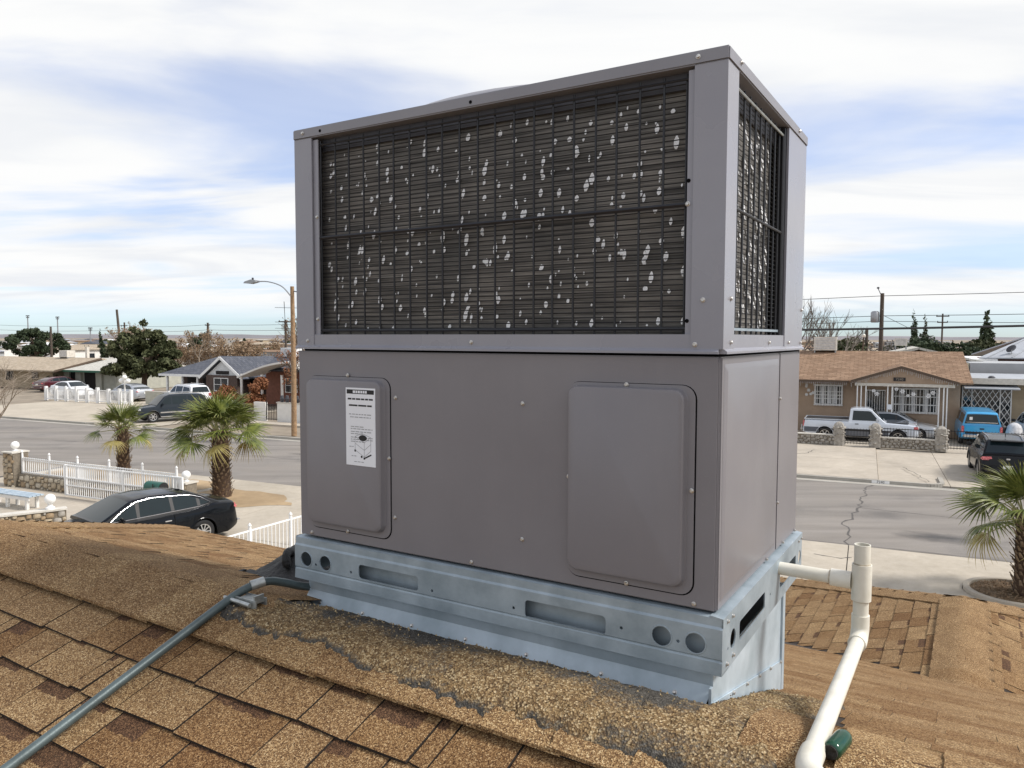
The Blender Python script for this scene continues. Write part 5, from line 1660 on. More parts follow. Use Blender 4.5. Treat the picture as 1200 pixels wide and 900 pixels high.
def pillar(s, t, h, w, label, seed, globe=True):
    p = thing('stone_pillar', label, 'pillar', W(s, t), SYAW)
    stone_wall_mesh(w, h, w, seed, .24, 'mortar', STN, p)
    obj('cap_stone', MB().box((w / 2, 0, h + .025), (w + .06, w + .06, .05)), 'mortar_pale', p)
    if globe:
        g = thing('globe_lamp', 'white globe lamp on top of the ' + ('end pillar beside the green mailbox' if s > -25 else 'tall pillar at the fence start'), 'lamp', W(s, t, h + .05) + Vector((cos(SA) * w / 2, -sin(SA) * w / 2, 0)), SYAW)
        obj('lamp_base', MB().lathe([(.09, 0), (.09, .03), (.05, .05), (.05, .08)], 14), 'white', g, smooth=40)
        obj('globe', MB().lathe([(.04, .07)] + [(.145 * sin(a), .215 - .145 * cos(a)) for a in [pi * k / 12 for k in range(1, 12)]] + [(0, .36)], 20), 'globe', g, smooth=80)
pillar(-29.1, 17.75, 1.28, .60, 'tall field-stone pillar at the start of the white fence', 7)
pillar(-20.45, 17.95, .80, .48, 'short field-stone pillar at the street end of the white fence', 8)
box_cache = {}
def boxmesh(s, m, name):
    k = (tuple(round(q, 4) for q in s), m, name)
    if k not in box_cache:
        me = MB().box((0, 0, 0), s).mesh(name); fixn(me); me.materials.append(M[m]); box_cache[k] = me
    return box_cache[k]
def picket_fence(parent, L_, z0, z1, gap, m='white', pw=.022, rails=(0.06, -0.06), posts=(), post_w=.06, post_x=.14, finial=None):
    for rz_ in rails:
        z = z0 + rz_ if rz_ > 0 else z1 + rz_
        obj('rail', boxmesh((L_, .035, .035), m, 'rail'), None, parent, (L_ / 2, 0, z))
    n = int(L_ / gap)
    me = boxmesh((pw, pw, z1 - z0), m, 'picket')
    for k in range(n + 1):
        obj('picket', me, None, parent, (k * L_ / n, 0, (z0 + z1) / 2))
    mp_ = boxmesh((post_w, post_w, z1 - z0 + post_x), m, 'post')
    for x in posts:
        p = obj('post', mp_, None, parent, (x, 0, (z0 + z1 + post_x) / 2))
        if finial:
            obj('finial', MB().lathe([(.02, 0), (.045, .03), (.045, .06), (.015, .10), (0, .12)], 10), m, p, (0, 0, (z1 - z0 + post_x) / 2), smooth=40)
pf = thing('picket_fence', 'white metal picket fence standing on the field-stone wall', 'fence', W(-28.45, 17.78), SYAW)
picket_fence(pf, 8.0, .51, 1.12, .115, posts=(0, 1.55, 3.1, 4.75, 6.4, 8.0), rails=(.05, -.03, -.10), finial=True)
sg = thing('sliding_gate', 'white barred sliding gate standing open in front of the picket fence', 'gate', W(-25.1, 17.15), SYAW)
picket_fence(sg, 5.6, .10, 1.18, .105, posts=(0, 2.9, 5.6), rails=(.03, .62, -.03), post_w=.07, post_x=0)
obj('lower_band', boxmesh((5.6, .03, .03), 'white', 'rail'), None, sg, (2.8, 0, .46))
mbx = thing('mailbox', 'dark green rounded mailbox beside the white globe pillar', 'mailbox', W(-20.15, 16.72), SYAW)
obj('post', boxmesh((.08, .08, .72), 'white', 'mail_post'), None, mbx, (0, 0, .36))
poly = [(-.19, 0), (.19, 0), (.19, .18)] + [(.19 * cos(a), .18 + .16 * sin(a)) for a in [pi * k / 10 for k in range(1, 10)]] + [(-.19, .18)]
me = MB().prism(poly, -.33, .33, 'X')
obj('box', me, 'greenbin', mbx, (0, 0, .72), smooth=35)
obj('door', MB().prism([(p[0] * .94, p[1] * .94 + .01) for p in poly], .331, .345, 'X'), 'plastic', mbx, (0, 0, .72), smooth=35)
obj('flag', boxmesh((.03, .015, .16), 'iron', 'flag'), None, mbx, (.1, -.2, .95))
gp2 = thing('gate_post_frame', 'white square gate frame between the green mailbox and the end pillar', 'gate frame', W(-20.2, 17.3), SYAW)
for x in (0.25, .40, .55): obj('post', boxmesh((.05, .05, 1.16), 'white', 'gp'), None, gp2, (x, -.12, .58))
obj('rail', boxmesh((.42, .05, .05), 'white', 'gpr'), None, gp2, (.40, -.12, 1.15))
# low front wall with white coping and a ball finial
fw = thing('low_stone_wall', 'low garden wall of grey stone with whitewashed coping in front of the black sedan', 'stone wall', (-15.6, 21.2, 0), radians(36))
stone_wall_mesh(2.6, .40, .30, 12, .22, 'mortar', ['stone_grey', 'stone', 'stone_b'], fw)
obj('coping', MB().box((1.3, 0, .425), (2.66, .36, .05)), 'mortar_pale', fw)
bf = thing('ball_finial', 'white painted ball finial on the end of the low garden wall', 'finial', (-15.6 + 2.2 * cos(radians(36)), 21.2 + 2.2 * sin(radians(36)), .45), 0)
obj('pedestal', MB().lathe([(.13, 0), (.13, .05), (.08, .08), (.06, .13), (.09, .16)], 14), 'white', bf, smooth=40)
obj('ball', MB().lathe([(.05, .15)] + [(.155 * sin(a), .30 - .155 * cos(a)) for a in [pi * k / 12 for k in range(2, 12)]] + [(0, .455)], 18), 'globe', bf, smooth=80)
# slatted bench
bn = thing('garden_bench', 'faded blue and white slatted bench in the yard by the stone wall', 'bench', W(-26.6, 15.55, .03), SYAW)
for k in range(4): obj('slat', boxmesh((2.5, .10, .035), 'bluebench', 'slat'), None, bn, (1.2, -.24 + k * .13, .44))
for x in (.2, 1.2, 2.2):
    obj('leg', MB().box((x, -.2, .21), (.09, .09, .42)).box((x, .12, .21), (.09, .09, .42)).box((x, -.04, .40), (.09, .42, .05)), 'whitewall', bn)
obj('front_apron', boxmesh((2.4, .03, .10), 'whitewall', 'apron'), None, bn, (1.2, -.26, .36))
# white rail fence beside our house
rf = thing('white_railing', 'short white railing running from the house toward the driveway', 'fence', (-7.0, 17.0, 0), atan2(3.4, 1.85))
picket_fence(rf, 4.1, .08, .93, .125, posts=(.0, 1.35, 2.7, 4.1), rails=(.05, -.02), pw=.018, post_x=.06, finial=True)

# ================================================================== LOW WALL ACROSS THE STREET, IRON FENCE AND GATE
def grey_pillar(s, t, h, label):
    p = thing('stone_pillar', label, 'pillar', W(s, t, .1), SYAW)
    r = random.Random(int(s * 10)); vs = []; fs = []; n = 14
    lev = [(.27, 0), (.28, .3), (.26, .7), (.25, 1.0), (.22, 1.12), (.13, 1.22), (0.03, 1.26)]
    for rad, z in lev:
        for k in range(n):
            a = 2 * pi * k / n; q = max(abs(cos(a)), abs(sin(a))) ** -.7
            rr_ = rad * q * r.uniform(.92, 1.08)
            vs.append((rr_ * cos(a), rr_ * sin(a), z * h / 1.26))
    for l in range(len(lev) - 1):
        fs += [(l * n + k, l * n + (k + 1) % n, (l + 1) * n + (k + 1) % n, (l + 1) * n + k) for k in range(n)]
    fs.append(tuple((len(lev) - 1) * n + k for k in range(n)))
    obj('stone_shaft', MB().add(vs, fs), 'stone_grey', p, smooth=25)
    acc = MB()
    for _ in range(46):
        a = r.uniform(0, 2 * pi); z = r.uniform(.06, h * .84); q = max(abs(cos(a)), abs(sin(a))) ** -.7
        rad = .265 * q; s_ = r.uniform(.05, .09)
        c = Vector((rad * cos(a), rad * sin(a), z)); acc.lathe([(0, -s_ * .6), (s_ * .9, -s_ * .3), (s_, .1 * s_), (s_ * .5, s_ * .55), (0, s_ * .6)], 6, c, a0=r.uniform(0, 1))
    obj('stones', acc, ['stone_grey', 'mortar_pale'][0], p, smooth=40, kind='stuff')
for s_, lb in ((-1.18, 'rough grey stone pillar on the hinge side of the small iron gate'), (.52, 'rough grey stone pillar where the small iron gate meets the longer wall'), (3.42, 'rough grey stone pillar where the wall meets the driveway gate')):
    grey_pillar(s_, 42.35, 1.24, lb)
for s0, s1, lb in ((-9.0, -1.42, 'low grey rubble wall left of the small iron gate, partly behind the unit'), (.78, 3.16, 'low grey rubble wall between the small iron gate and the driveway gate')):
    w = thing('rubble_wall', lb, 'stone wall', W(s0, 42.35, .1), SYAW)
    stone_wall_mesh(s1 - s0, .52, .28, int(s1 * 7), .17, 'mortar', ['stone_grey'], w, each=False)
    obj('coping', MB().box(((s1 - s0) / 2, 0, .535), (s1 - s0, .30, .05)), 'mortar_pale', w)
def iron_fence(name, label, s0, t0, L_, ang, z0=.14, z1=1.05, gap=.13):
    f = thing(name, label, 'gate' if 'gate' in name else 'fence', W(s0, t0, .1), SYAW + ang)
    picket_fence(f, L_, z0, z1, gap, 'iron', .018, rails=(.06, -.05), posts=(0, L_), post_w=.05, post_x=0)
    return f
iron_fence('iron_gate', 'small black iron bar gate between two stone pillars before the pickup', -.90, 42.35, 1.14, 0, .10, .92)
iron_fence('iron_fence', 'black iron bar fence on top of the rubble wall before the silver sedan', .80, 42.42, 2.34, 0, .56, 1.02)
iron_fence('iron_gate', 'wide black iron driveway gate behind which the blue pickup stands', 3.72, 42.45, 5.2, 0, .10, 1.05)
# ================================================================== HOUSES ACROSS THE STREET
def b_roofing(c1, c2, c3, course=.145):
    def f(t, b):
        b.inputs['Roughness'].default_value = 0.92
        b.inputs['Specular IOR Level'].default_value = 0.15
        o = N(t, 'ShaderNodeTexCoord').outputs['Object']
        br = N(t, 'ShaderNodeTexBrick')
        mpn = N(t, 'ShaderNodeMapping')
        mpn.inputs['Scale'].default_value = (1, 1, 1)
        t.links.new(o, mpn.inputs[0])
        t.links.new(mpn.outputs[0], br.inputs['Vector'])
        br.inputs['Color1'].default_value = (*c1, 1); br.inputs['Color2'].default_value = (*c2, 1); br.inputs['Mortar'].default_value = (*c3, 1)
        br.inputs['Scale'].default_value = 1.0; br.inputs['Brick Width'].default_value = .45; br.inputs['Row Height'].default_value = course * 1.6
        br.inputs['Mortar Size'].default_value = .016; br.inputs['Bias'].default_value = 0.0
        n = tnoise(t, o, 3.2, 6, .7)
        c = mixc(t, 1.0, br.outputs['Color'], ramp(t, n.outputs['Fac'], [(0.3, (0.70, 0.68, 0.66)), (0.7, (1.25, 1.22, 1.18))]), 'MULTIPLY')
        t.links.new(c, b.inputs['Base Color'])
        bump(t, b, n.outputs['Fac'], .3, .02)
    return f
M['r_brown'] = add_attr_mat('brown_roof_shingles', b_roofing((0.215, 0.142, 0.096), (0.295, 0.205, 0.142), (0.150, 0.096, 0.065)))
M['r_tan'] = add_attr_mat('tan_roof_shingles', b_roofing((0.40, 0.34, 0.26), (0.47, 0.41, 0.33), (0.26, 0.21, 0.16)))
M['r_pale'] = add_attr_mat('pale_roof_shingles', b_roofing((0.50, 0.50, 0.46), (0.58, 0.57, 0.53), (0.34, 0.34, 0.31)))
M['r_slate'] = add_attr_mat('slate_roof_shingles', b_roofing((0.085, 0.095, 0.12), (0.125, 0.135, 0.16), (0.05, 0.055, 0.07)))
M['r_metal'] = mat('grey_metal_roof', (0.40, 0.42, 0.45), 0.5, 0.2, 0.14, 1.2)
M['w_tan'] = mat('tan_stucco', (0.36, 0.265, 0.19), 0.9, 0, 0.10, 2, 0.2, 40)
M['w_beige'] = mat('beige_brick', (0.36, 0.29, 0.20), 0.9, 0, 0.14, 2, 0.2, 30)
M['w_sage'] = mat('pale_sage_brick', (0.42, 0.42, 0.36), 0.9, 0, 0.14, 2, 0.2, 30)
M['w_brick'] = mat('red_brick', (0.20, 0.085, 0.058), 0.9, 0, 0.22, 5, 0.2, 30)
M['w_dkbrick'] = mat('dark_brick', (0.085, 0.058, 0.048), 0.9, 0, 0.22, 5, 0.2, 30)
M['w_grey'] = mat('grey_block', (0.40, 0.41, 0.42), 0.9, 0, 0.07, 1.5)
M['trim_green'] = mat('green_trim', (0.03, 0.12, 0.075), 0.6)
M['trim_brown'] = mat('brown_trim', (0.09, 0.06, 0.04), 0.7)
M['dark_glass'] = mat('window_glass', (0.022, 0.026, 0.032), 0.06, 0, 0.3, 1.0, spec=0.7)
M['curtain'] = mat('curtain', (0.55, 0.55, 0.56), 0.9, 0, 0.25, 8)
M['dark_open'] = mat('dark_doorway', (0.018, 0.016, 0.015), 0.9)
M['icicle'] = mat('string_light_white', (0.75, 0.75, 0.75), 0.4)

def slab_roof(pts4, th=.10):
    """thick roof plane from 4 corner points (counter-clockwise from above)"""
    P = [Vector(p) for p in pts4]
    n = (P[1] - P[0]).cross(P[3] - P[0]).normalized()
    if n.z < 0: n = -n
    k = len(P)
    vs = P + [p - n * th for p in P]
    fs = [tuple(range(k)), tuple(range(2 * k - 1, k - 1, -1))] + [(i, k + i, k + (i + 1) % k, (i + 1) % k) for i in range(k)]
    return MB().add(vs, fs)
def window(parent, x, z, w, h, y, frame='white', bars=0, glassm='dark_glass', sill=True, cross=(1, 1)):
    g = obj('window', MB().box((x, y - .01, z), (w, .04, h)), glassm, parent)
    t = .05
    f = MB().box((x, y - .04, z + h / 2), (w + t, .06, t)).box((x, y - .04, z - h / 2), (w + t, .06, t)).box((x - w / 2, y - .042, z), (t, .06, h)).box((x + w / 2, y - .042, z), (t, .06, h))
    for k in range(cross[0]): f.box((x - w / 2 + w * (k + 1) / (cross[0] + 1), y - .044, z), (.035, .05, h))
    for k in range(cross[1] - 0): 
        if cross[1]: f.box((x, y - .046, z - h / 2 + h * (k + 1) / (cross[1] + 1)), (w, .05, .03))
    obj('frame', f, frame, g)
    if bars:
        bb = MB()
        for k in range(bars + 1): bb.bar((x - w / 2 - .05 + (w + .1) * k / bars, y - .13, z - h / 2 - .08), (x - w / 2 - .05 + (w + .1) * k / bars, y - .13, z + h / 2 + .08), .028)
        for q in (-.5, -.17, .17, .5): bb.bar((x - w / 2 - .08, y - .13, z + (h + .1) * q), (x + w / 2 + .08, y - .13, z + (h + .1) * q), .028)
        obj('bars', bb, frame, g)
    return g
# ---- brown shingled house, right
RS, RT = 0.0, 48.4
h1 = thing('brown_house', 'tan stucco bungalow with brown shingle roof, barred windows and a gabled porch', 'house', W(RS, RT, .05), SYAW)
x0, x1 = -13.0, 5.25
wall = MB().prism([(-12.6, 0), (4.75, 0), (4.75, 9.6), (-12.6, 9.6)], 0, 3.12)
wall.prism([(0.0, 3.12), (9.6, 3.12), (4.7, 4.62)], 4.60, 4.75, 'X')
obj('wall', wall, 'w_tan', h1)
rz = lambda y: 3.15 + (y + 1.0) * .287 if y < 4.6 else 3.15 + 5.6 * .287 - (y - 4.6) * .287
ey_, ry_, by_ = -1.0, 4.6, 10.4
rmf = obj('roof', slab_roof([(x0, ey_, rz(ey_)), (x1, ey_, rz(ey_)), (x1, ry_, rz(ry_)), (x0, ry_, rz(ry_))]), 'r_brown', h1)
obj('roof', slab_roof([(x0, ry_, rz(ry_)), (x1, ry_, rz(ry_)), (x1, by_, rz(by_)), (x0, by_, rz(by_))]), 'r_brown', h1)
obj('fascia', MB().box(((x0 + -.9) / 2, ey_ - .02, rz(ey_) - .09), (-.9 - x0, .03, .16)), 'trim_brown', h1)
# porch gable
px0, px1, pa = -.75, 4.55, 1.75
pz, paz, pf_ = 3.20, 4.03, -1.62
for sgn, xe in ((-1, px0), (1, px1)):
    back = (paz - 3.15) / .287 - 1.0
    q = [(xe, pf_, pz), (pa, pf_, paz), (pa, back, paz + .02), (xe, ey_ + .25, pz)]
    obj('porch_roof', slab_roof(q if sgn < 0 else q[::-1], .09), 'r_brown', h1)
    obj('rake_board', MB().bar((xe, pf_ - .02, pz - .06), (pa, pf_ - .02, paz - .06), .04, .14), 'trim_brown', h1)
obj('gable_wall', MB().prism([(px0 + .25, 3.0), (px1 - .2, 3.0), (px1 - .3, pz - .02), (pa, paz - .09), (px0 + .3, pz - .02)], pf_ + .18, pf_ + .3, 'Y'), 'w_tan', h1)
obj('porch_beam', MB().box(((px0 + px1) / 2, pf_ + .24, 2.98), (px1 - px0 - .4, .2, .16)), 'mortar_pale', h1)
nbd = obj('number_board', MB().box((1.68, pf_ + .16, 3.30), (.60, .03, .20)), 'ink', h1)
M['bronze'] = mat('number_bronze', (0.30, 0.25, 0.20), 0.5)
obj('numerals', text_mesh('7240', .19, .004), 'bronze', nbd, (1.68, pf_ + .14, 3.30), (pi / 2, 0, 0))
for x in (-.42, -.22, 0.02, 1.12, 1.34, 3.62, 3.84, 4.0):
    obj('porch_post', MB().box((x, pf_ + .24, 1.45), (.06, .06, 2.9)), 'white', h1)
obj('porch_back', MB().box((1.75, -.02, 1.5), (4.6, .03, 2.9)), 'w_tan', h1)
# barred screen door and wide barred window inside the porch
d1 = obj('screen_door', MB().box((.55, -.06, 1.35), (.95, .04, 2.5)), 'dark_glass', h1)
bb = MB()
for k in range(8): bb.bar((.10 + k * .13, -.10, .15), (.10 + k * .13, -.10, 2.6), .022)
for z in (.15, 1.3, 2.58): bb.bar((.05, -.10, z), (1.05, -.10, z), .05)
obj('door_bars', bb, 'white', d1)
obj('notice', MB().box((1.22, pf_ + .2, 1.75), (.22, .02, .28)), 'label', h1)
w2 = window(h1, 2.52, 2.05, 2.15, 1.30, -.03, 'white', 13, cross=(3, 2))
for x in (1.9, 2.45, 3.1): obj('curtain', MB().box((x, -.058, 2.05), (.22, .012, 1.25)), 'curtain', w2)
w1 = window(h1, -1.98, 2.22, 1.42, 1.10, -.0, 'white', 10, cross=(2, 1))
for x in (-2.3, -1.95, -1.6): obj('curtain', MB().box((x, -.036, 2.22), (.20, .012, 1.0)), 'curtain', w1)
rr = random.Random(8)
for k in range(16):                               # white paper snowflakes hung along the eaves
    x, z = ((-3.3 + rr.random() * .5, 2.2 + rr.random() * .6) if k < 6 else (.2 + rr.random() * 3.3, 2.35 + rr.random() * .45))
    y = -.06 if k < 6 else pf_ + .15
    n = 6; R_ = rr.uniform(.07, .13); bb = MB()
    for q in range(3):
        a = q * pi / 3; bb.bar((x - R_ * cos(a), y, z - R_ * sin(a)), (x + R_ * cos(a), y, z + R_ * sin(a)), .05, .02, up=(0, 1, 0))
    o = tag(obj('snowflake_ornament', bb, 'icicle', None, W(RS, RT, .05), SYAW), 'white paper snowflake ornament hung ' + ('on the stucco wall beside the small barred window' if k < 6 else 'in the porch opening of the brown house'), 'ornament', 'snowflake ornaments on the wall' if k < 6 else 'snowflake ornaments in the porch')
def drips(pts, y, seed, parent):
    r = random.Random(seed); b = MB()
    for (xa, za_), (xc, zc_) in zip(pts, pts[1:]):
        n = int(abs(xc - xa) / .10)
        for k in range(n):
            t = k / n; x, z = xa + (xc - xa) * t, za_ + (zc_ - za_) * t
            l = r.uniform(.05, .26)
            b.bar((x, y, z), (x + r.uniform(-.02, .02), y, z - l), .014)
    return b
il = thing('icicle_lights', 'white icicle string lights hanging along the brown house eaves and porch gable', 'string lights', W(RS, RT, .05), SYAW)
obj('light_strand', drips([(-4.6, 3.02), (-.9, 3.02)], -1.05, 1, il), 'curtain', il)
obj('light_strand', drips([(px0, pz - .12), (pa, paz - .14), (px1, pz - .12)], pf_ - .05, 2, il), 'curtain', il)
def cooler(s, t, z, w, d, h, label, rz_=0.0, m='cooler'):
    c = thing('evaporative_cooler', label, 'air cooler', W(s, t, z), SYAW + rz_)
    obj('cabinet', MB().box((0, 0, h / 2 + .10), (w, d, h)), m, c)
    lv = MB()
    for k in range(7): lv.box((0, -d / 2 - .008, .10 + h * (.14 + .12 * k)), (w * .84, .02, h * .05))
    obj('louvres', lv, 'curtain', c)
    for sx2 in (-1, 1): obj('leg', MB().box((sx2 * (w / 2 - .06), 0, -.05), (.07, d * .9, .42)), 'metal_grey', c)
cooler(-2.42, 53.0, 4.74, 1.35, 1.0, .85, 'large pale rooftop evaporative cooler on the brown house ridge')
vp = thing('vent_pipe', 'thin brown vent pipe with a pale cap on the brown house roof', 'vent pipe', W(-.25, 53.2, 4.55), SYAW)
obj('pipe', MB().tube([(0, 0, 0), (.05, 0, 1.15)], .045, 8), 'bark', vp)
obj('cap', MB().lathe([(.10, 1.12), (.12, 1.25), (.06, 1.32), (0, 1.32)], 10, (.05, 0, 0)), 'cooler', vp)
# ---- neighbour with flat carport, awning and lattice
h2 = thing('flat_roofed_house', 'beige block house with a pale flat roof and white lattice screen behind the blue pickup', 'house', W(5.1, 52, 0), SYAW)
obj('wall', MB().prism([(.05, 0), (12, 0), (12, 7), (.05, 7)], 0, 3.0), 'w_beige', h2)
obj('roof', MB().box((6, 3.0, 3.22), (12.6, 8.2, .16)), 'r_metal', h2)
obj('fascia', MB().box((6, -1.10, 3.16), (12.6, .06, .34)), 'mortar_pale', h2)
obj('roof_vent', MB().lathe([(.16, 0), (.20, .05), (.10, .13), (0, .14)], 12, (1.55, .0, 3.30)), 'dish', h2)
aw = obj('awning', slab_roof([(.05, -1.6, 2.78), (2.75, -1.6, 2.78), (2.75, -.02, 3.0), (.05, -.02, 3.0)], .06), 'r_metal', h2)
scn = obj('lattice_screen', MB().box((1.32, -.06, 1.35), (2.4, .03, 2.6)), 'dark_glass', h2)
lt = []
for k in range(-6, 11):
    for dr in (1, -1):
        xa = .12 + k * .30; pts = []
        for zz in (.15, 2.6):
            pts.append((xa + (zz - .15) * .62 * dr + (0 if dr > 0 else 1.5), zz))
        (a0, b0), (a1, b1) = pts
        def clipx(a0, b0, a1, b1, lo, hi):
            out = []
            for (xx, zz) in ((a0, b0), (a1, b1)):
                if xx < lo: zz = b0 + (b1 - b0) * (lo - a0) / (a1 - a0); xx = lo
                elif xx > hi: zz = b0 + (b1 - b0) * (hi - a0) / (a1 - a0); xx = hi
                out.append((xx, zz))
            return out
        if max(a0, a1) < .15 or min(a0, a1) > 2.5: continue
        (a0, b0), (a1, b1) = clipx(a0, b0, a1, b1, .12, 2.52)
        if abs(a1 - a0) > .05:
            obj('lattice_slat', MB().bar((a0, -.10 - .012 * dr, b0), (a1, -.10 - .012 * dr, b1), .035, .012, up=(0, 1, 0)), 'white', scn)
for x in (.10, .58, 2.0, 2.54): obj('lattice_post', MB().box((x, -.13, 1.4), (.06, .05, 2.75)), 'white', h2)
# motorcycle-like clutter beside the blue pickup: covered grill
cg = thing('covered_barbecue', 'dark barbecue under a pale crumpled cover beside the blue pickup', 'barbecue', W(7.0, 46.2, .05), SYAW)
obj('cover', MB().lathe([(.42, .35), (.46, .6), (.36, .95), (.28, 1.10), (.12, 1.22), (0, 1.24)], 11), 'curtain', cg, smooth=30)
obj('legs', MB().box((-.28, 0, .2), (.06, .5, .4)).box((.28, 0, .2), (.06, .5, .4)).box((0, .1, .28), (.6, .4, .2)), 'iron', cg)
obj('lid', MB().lathe([(.26, 0), (.24, .14), (.12, .24), (0, .26)], 12, (-.55, .1, .85)), 'iron', cg, smooth=40)
obj('kettle', MB().lathe([(.02, .40), (.20, .55), (.27, .85)], 12, (-.55, .1, 0)).box((-.55, .1, .22), (.08, .08, .44)), 'iron', cg, smooth=40)
# ---- buildings behind on the right
h3 = thing('grey_block_building', 'plain grey block building behind the flat-roofed house', 'building', W(6.3, 60, 0), SYAW)
obj('wall', MB().prism([(.1, 0), (14, 0), (14, 6), (.1, 6)], 0, 3.95), 'w_grey', h3)
obj('end_panel', MB().box((-.35, .3, 1.95), (.8, .4, 3.9)), mat('cream_panel', (0.52, 0.46, 0.33), .8), h3)
h4 = thing('metal_roofed_house', 'red brick house with a pale ribbed metal roof and a dark dish', 'house', W(6.6, 67, 0), SYAW)
obj('wall', MB().prism([(1.2, 0), (16, 0), (16, 7), (1.2, 7)], 0, 4.16), 'w_brick', h4)
rf4 = obj('roof', slab_roof([(1.0, -.8, 4.20), (16.5, -.8, 4.20), (16.5, 4.2, 6.1), (5.5, 4.2, 6.1)], .10), 'r_metal', h4)
obj('roof', slab_roof([(5.5, 4.2, 6.1), (16.5, 4.2, 6.1), (16.5, 8.5, 4.3), (1.5, 8.5, 4.3)], .10), 'r_metal', h4)
obj('roof', slab_roof([(-.4, -.9, 4.06), (2.2, -.9, 4.06), (2.2, 4, 4.2), (-.4, 4, 4.2)], .14), 'white', h4)
for k in range(9): obj('roof_rib', MB().bar((1.6 + k * 1.5, -.8, 4.25), (min(16, 5.6 + k * 1.05), 4.2, 6.14), .05), 'r_metal', rf4)
ds = thing('satellite_dish', 'small dark satellite dish on the pale metal roof', 'satellite dish', W(9.75, 66.8, 4.35), SYAW)
obj('reflector', MB().lathe([(0, 0), (.2, .03), (.34, .09), (.36, .10)], 16), 'dish', ds, (0, 0, .45), (radians(-50), 0, radians(30)), smooth=50)
obj('mast', MB().tube([(0, .05, 0), (0, .05, .45)], .03, 8), 'metal_grey', ds)
h5 = thing('pale_gabled_house', 'low house with a pale gabled roof edge behind the brown house', 'house', W(-.5, 64.5, 0), SYAW)
obj('wall', MB().prism([(0, 0), (8, 0), (8, 8), (0, 8)], 0, 3.7), 'w_beige', h5)
for sg_, xe in ((-1, -.6), (1, 8.6)):
    q = [(xe, -.6, 3.85), (4.0, -.6, 4.95), (4.0, 8.6, 4.95), (xe, 8.6, 3.85)]
    obj('roof', slab_roof(q if sg_ < 0 else q[::-1], .16), 'r_pale', h5)
obj('gable_wall', MB().prism([(0, 3.7), (8, 3.7), (4, 4.75)], -.1, .1, 'Y'), 'trim_brown', h5)
cooler(2.35, 65.5, 4.95, .85, .8, .55, 'small white rooftop cooler on the pale gabled roof behind the brown house')

# ---- left across the street: tan house, green-eaved house, slate-roofed house, brick house
h6 = thing('tan_house', 'long tan brick house with a low tan gable roof across the street', 'house', W(-98, 52.6, 0), SYAW)
obj('wall', MB().prism([(0, 0), (19.5, 0), (19.5, 9), (0, 9)], 0, 2.25), 'w_beige', h6)
obj('gable_wall', MB().prism([(-.0, 2.25), (9, 2.25), (4.5, 3.15)], 19.3, 19.5, 'X'), 'w_beige', h6)
obj('roof', slab_roof([(-.6, -1.0, 2.05), (21.2, -1.0, 2.05), (21.2, 4.5, 3.25), (-.6, 4.5, 3.25)], .16), 'r_tan', h6)
obj('roof', slab_roof([(-.6, 4.5, 3.25), (21.2, 4.5, 3.25), (21.2, 10, 2.05), (-.6, 10, 2.05)], .16), 'r_tan', h6)
obj('fascia', MB().bar((21.22, -1.0, 1.98), (21.22, 4.5, 3.18), .04, .20), 'trim_brown', h6)
window(h6, 12.2, 1.35, 1.3, 1.0, 0, 'trim_brown'); window(h6, 16.6, 1.4, 1.0, .9, 0, 'trim_brown')
cooler(-82.4, 57.0, 3.2, 1.35, 1.0, .75, 'white rooftop cooler on the tan house ridge')
vp = thing('chimney_pipe', 'pale square flue rising from the tan house roof beside the cooler', 'chimney', W(-79.4, 57.3, 3.0), SYAW)
obj('flue', MB().box((0, 0, .7), (.30, .30, 1.4)), 'cooler', vp); obj('flue_cap', MB().box((0, 0, 1.43), (.38, .38, .08)), 'cooler', vp)
h7 = thing('green_eaved_house', 'pale brick house with a light roof and dark green eaves behind the white sedan', 'house', W(-83.0, 54, 0), SYAW)
obj('wall', MB().prism([(4.2, 0), (12.4, 0), (12.4, 9), (4.2, 9)], 0, 2.2), 'w_sage', h7)
obj('roof', slab_roof([(1.6, -1.4, 2.12), (12.9, -1.4, 2.12), (11.8, 4.5, 3.22), (3.5, 4.5, 3.22)], .14), 'r_pale', h7)
obj('roof', slab_roof([(3.5, 4.5, 3.22), (11.8, 4.5, 3.22), (12.9, 10, 2.1), (1.6, 10, 2.1)], .14), 'r_pale', h7)
obj('green_fascia', MB().box((7.2, -1.43, 2.02), (11.5, .05, .20)), 'trim_green', h7)
for x, w in ((3.9, .8), (5.9, .9), (8.5, 1.7)): obj('doorway', MB().box((x, -.02, 1.05), (w, .05, 2.1)), 'dark_open', h7)
for x in (5.0, 6.9, 10.1): obj('brick_pier', MB().box((x, -.12, 1.05), (.9, .22, 2.1)), 'w_sage', h7)
h8 = thing('slate_roofed_house', 'house with dark slate-grey roof, white porch posts and a white gable', 'house', W(-58.4, 50.2, 0), SYAW)
obj('wall', MB().prism([(0, 1.6), (18, 1.6), (18, 10), (0, 10)], 0, 2.3), 'w_dkbrick', h8)
obj('roof', slab_roof([(-.6, -.6, 2.22), (18.6, -.6, 2.22), (18.0, 5.4, 3.75), (.9, 5.4, 3.75)], .14), 'r_slate', h8)
obj('roof', slab_roof([(.9, 5.4, 3.75), (18.0, 5.4, 3.75), (18.6, 11, 2.2), (-.6, 11, 2.2)], .14), 'r_slate', h8)
obj('fascia', MB().box((3.0, -.63, 2.14), (7.2, .05, .20)), 'white', h8)
for x in (.2, 2.1, 4.0, 5.9): obj('porch_post', MB().box((x, -.35, 1.05), (.16, .16, 2.1)), 'white', h8)
for x in (1.2, 3.2): obj('doorway', MB().box((x, 1.55, 1.0), (1.1, .08, 1.9)), 'dark_open', h8)
window(h8, 5.0, 1.35, 1.3, 1.0, 1.58, 'white')
gz_, gzt, gy_ = 2.05, 3.85, -1.5
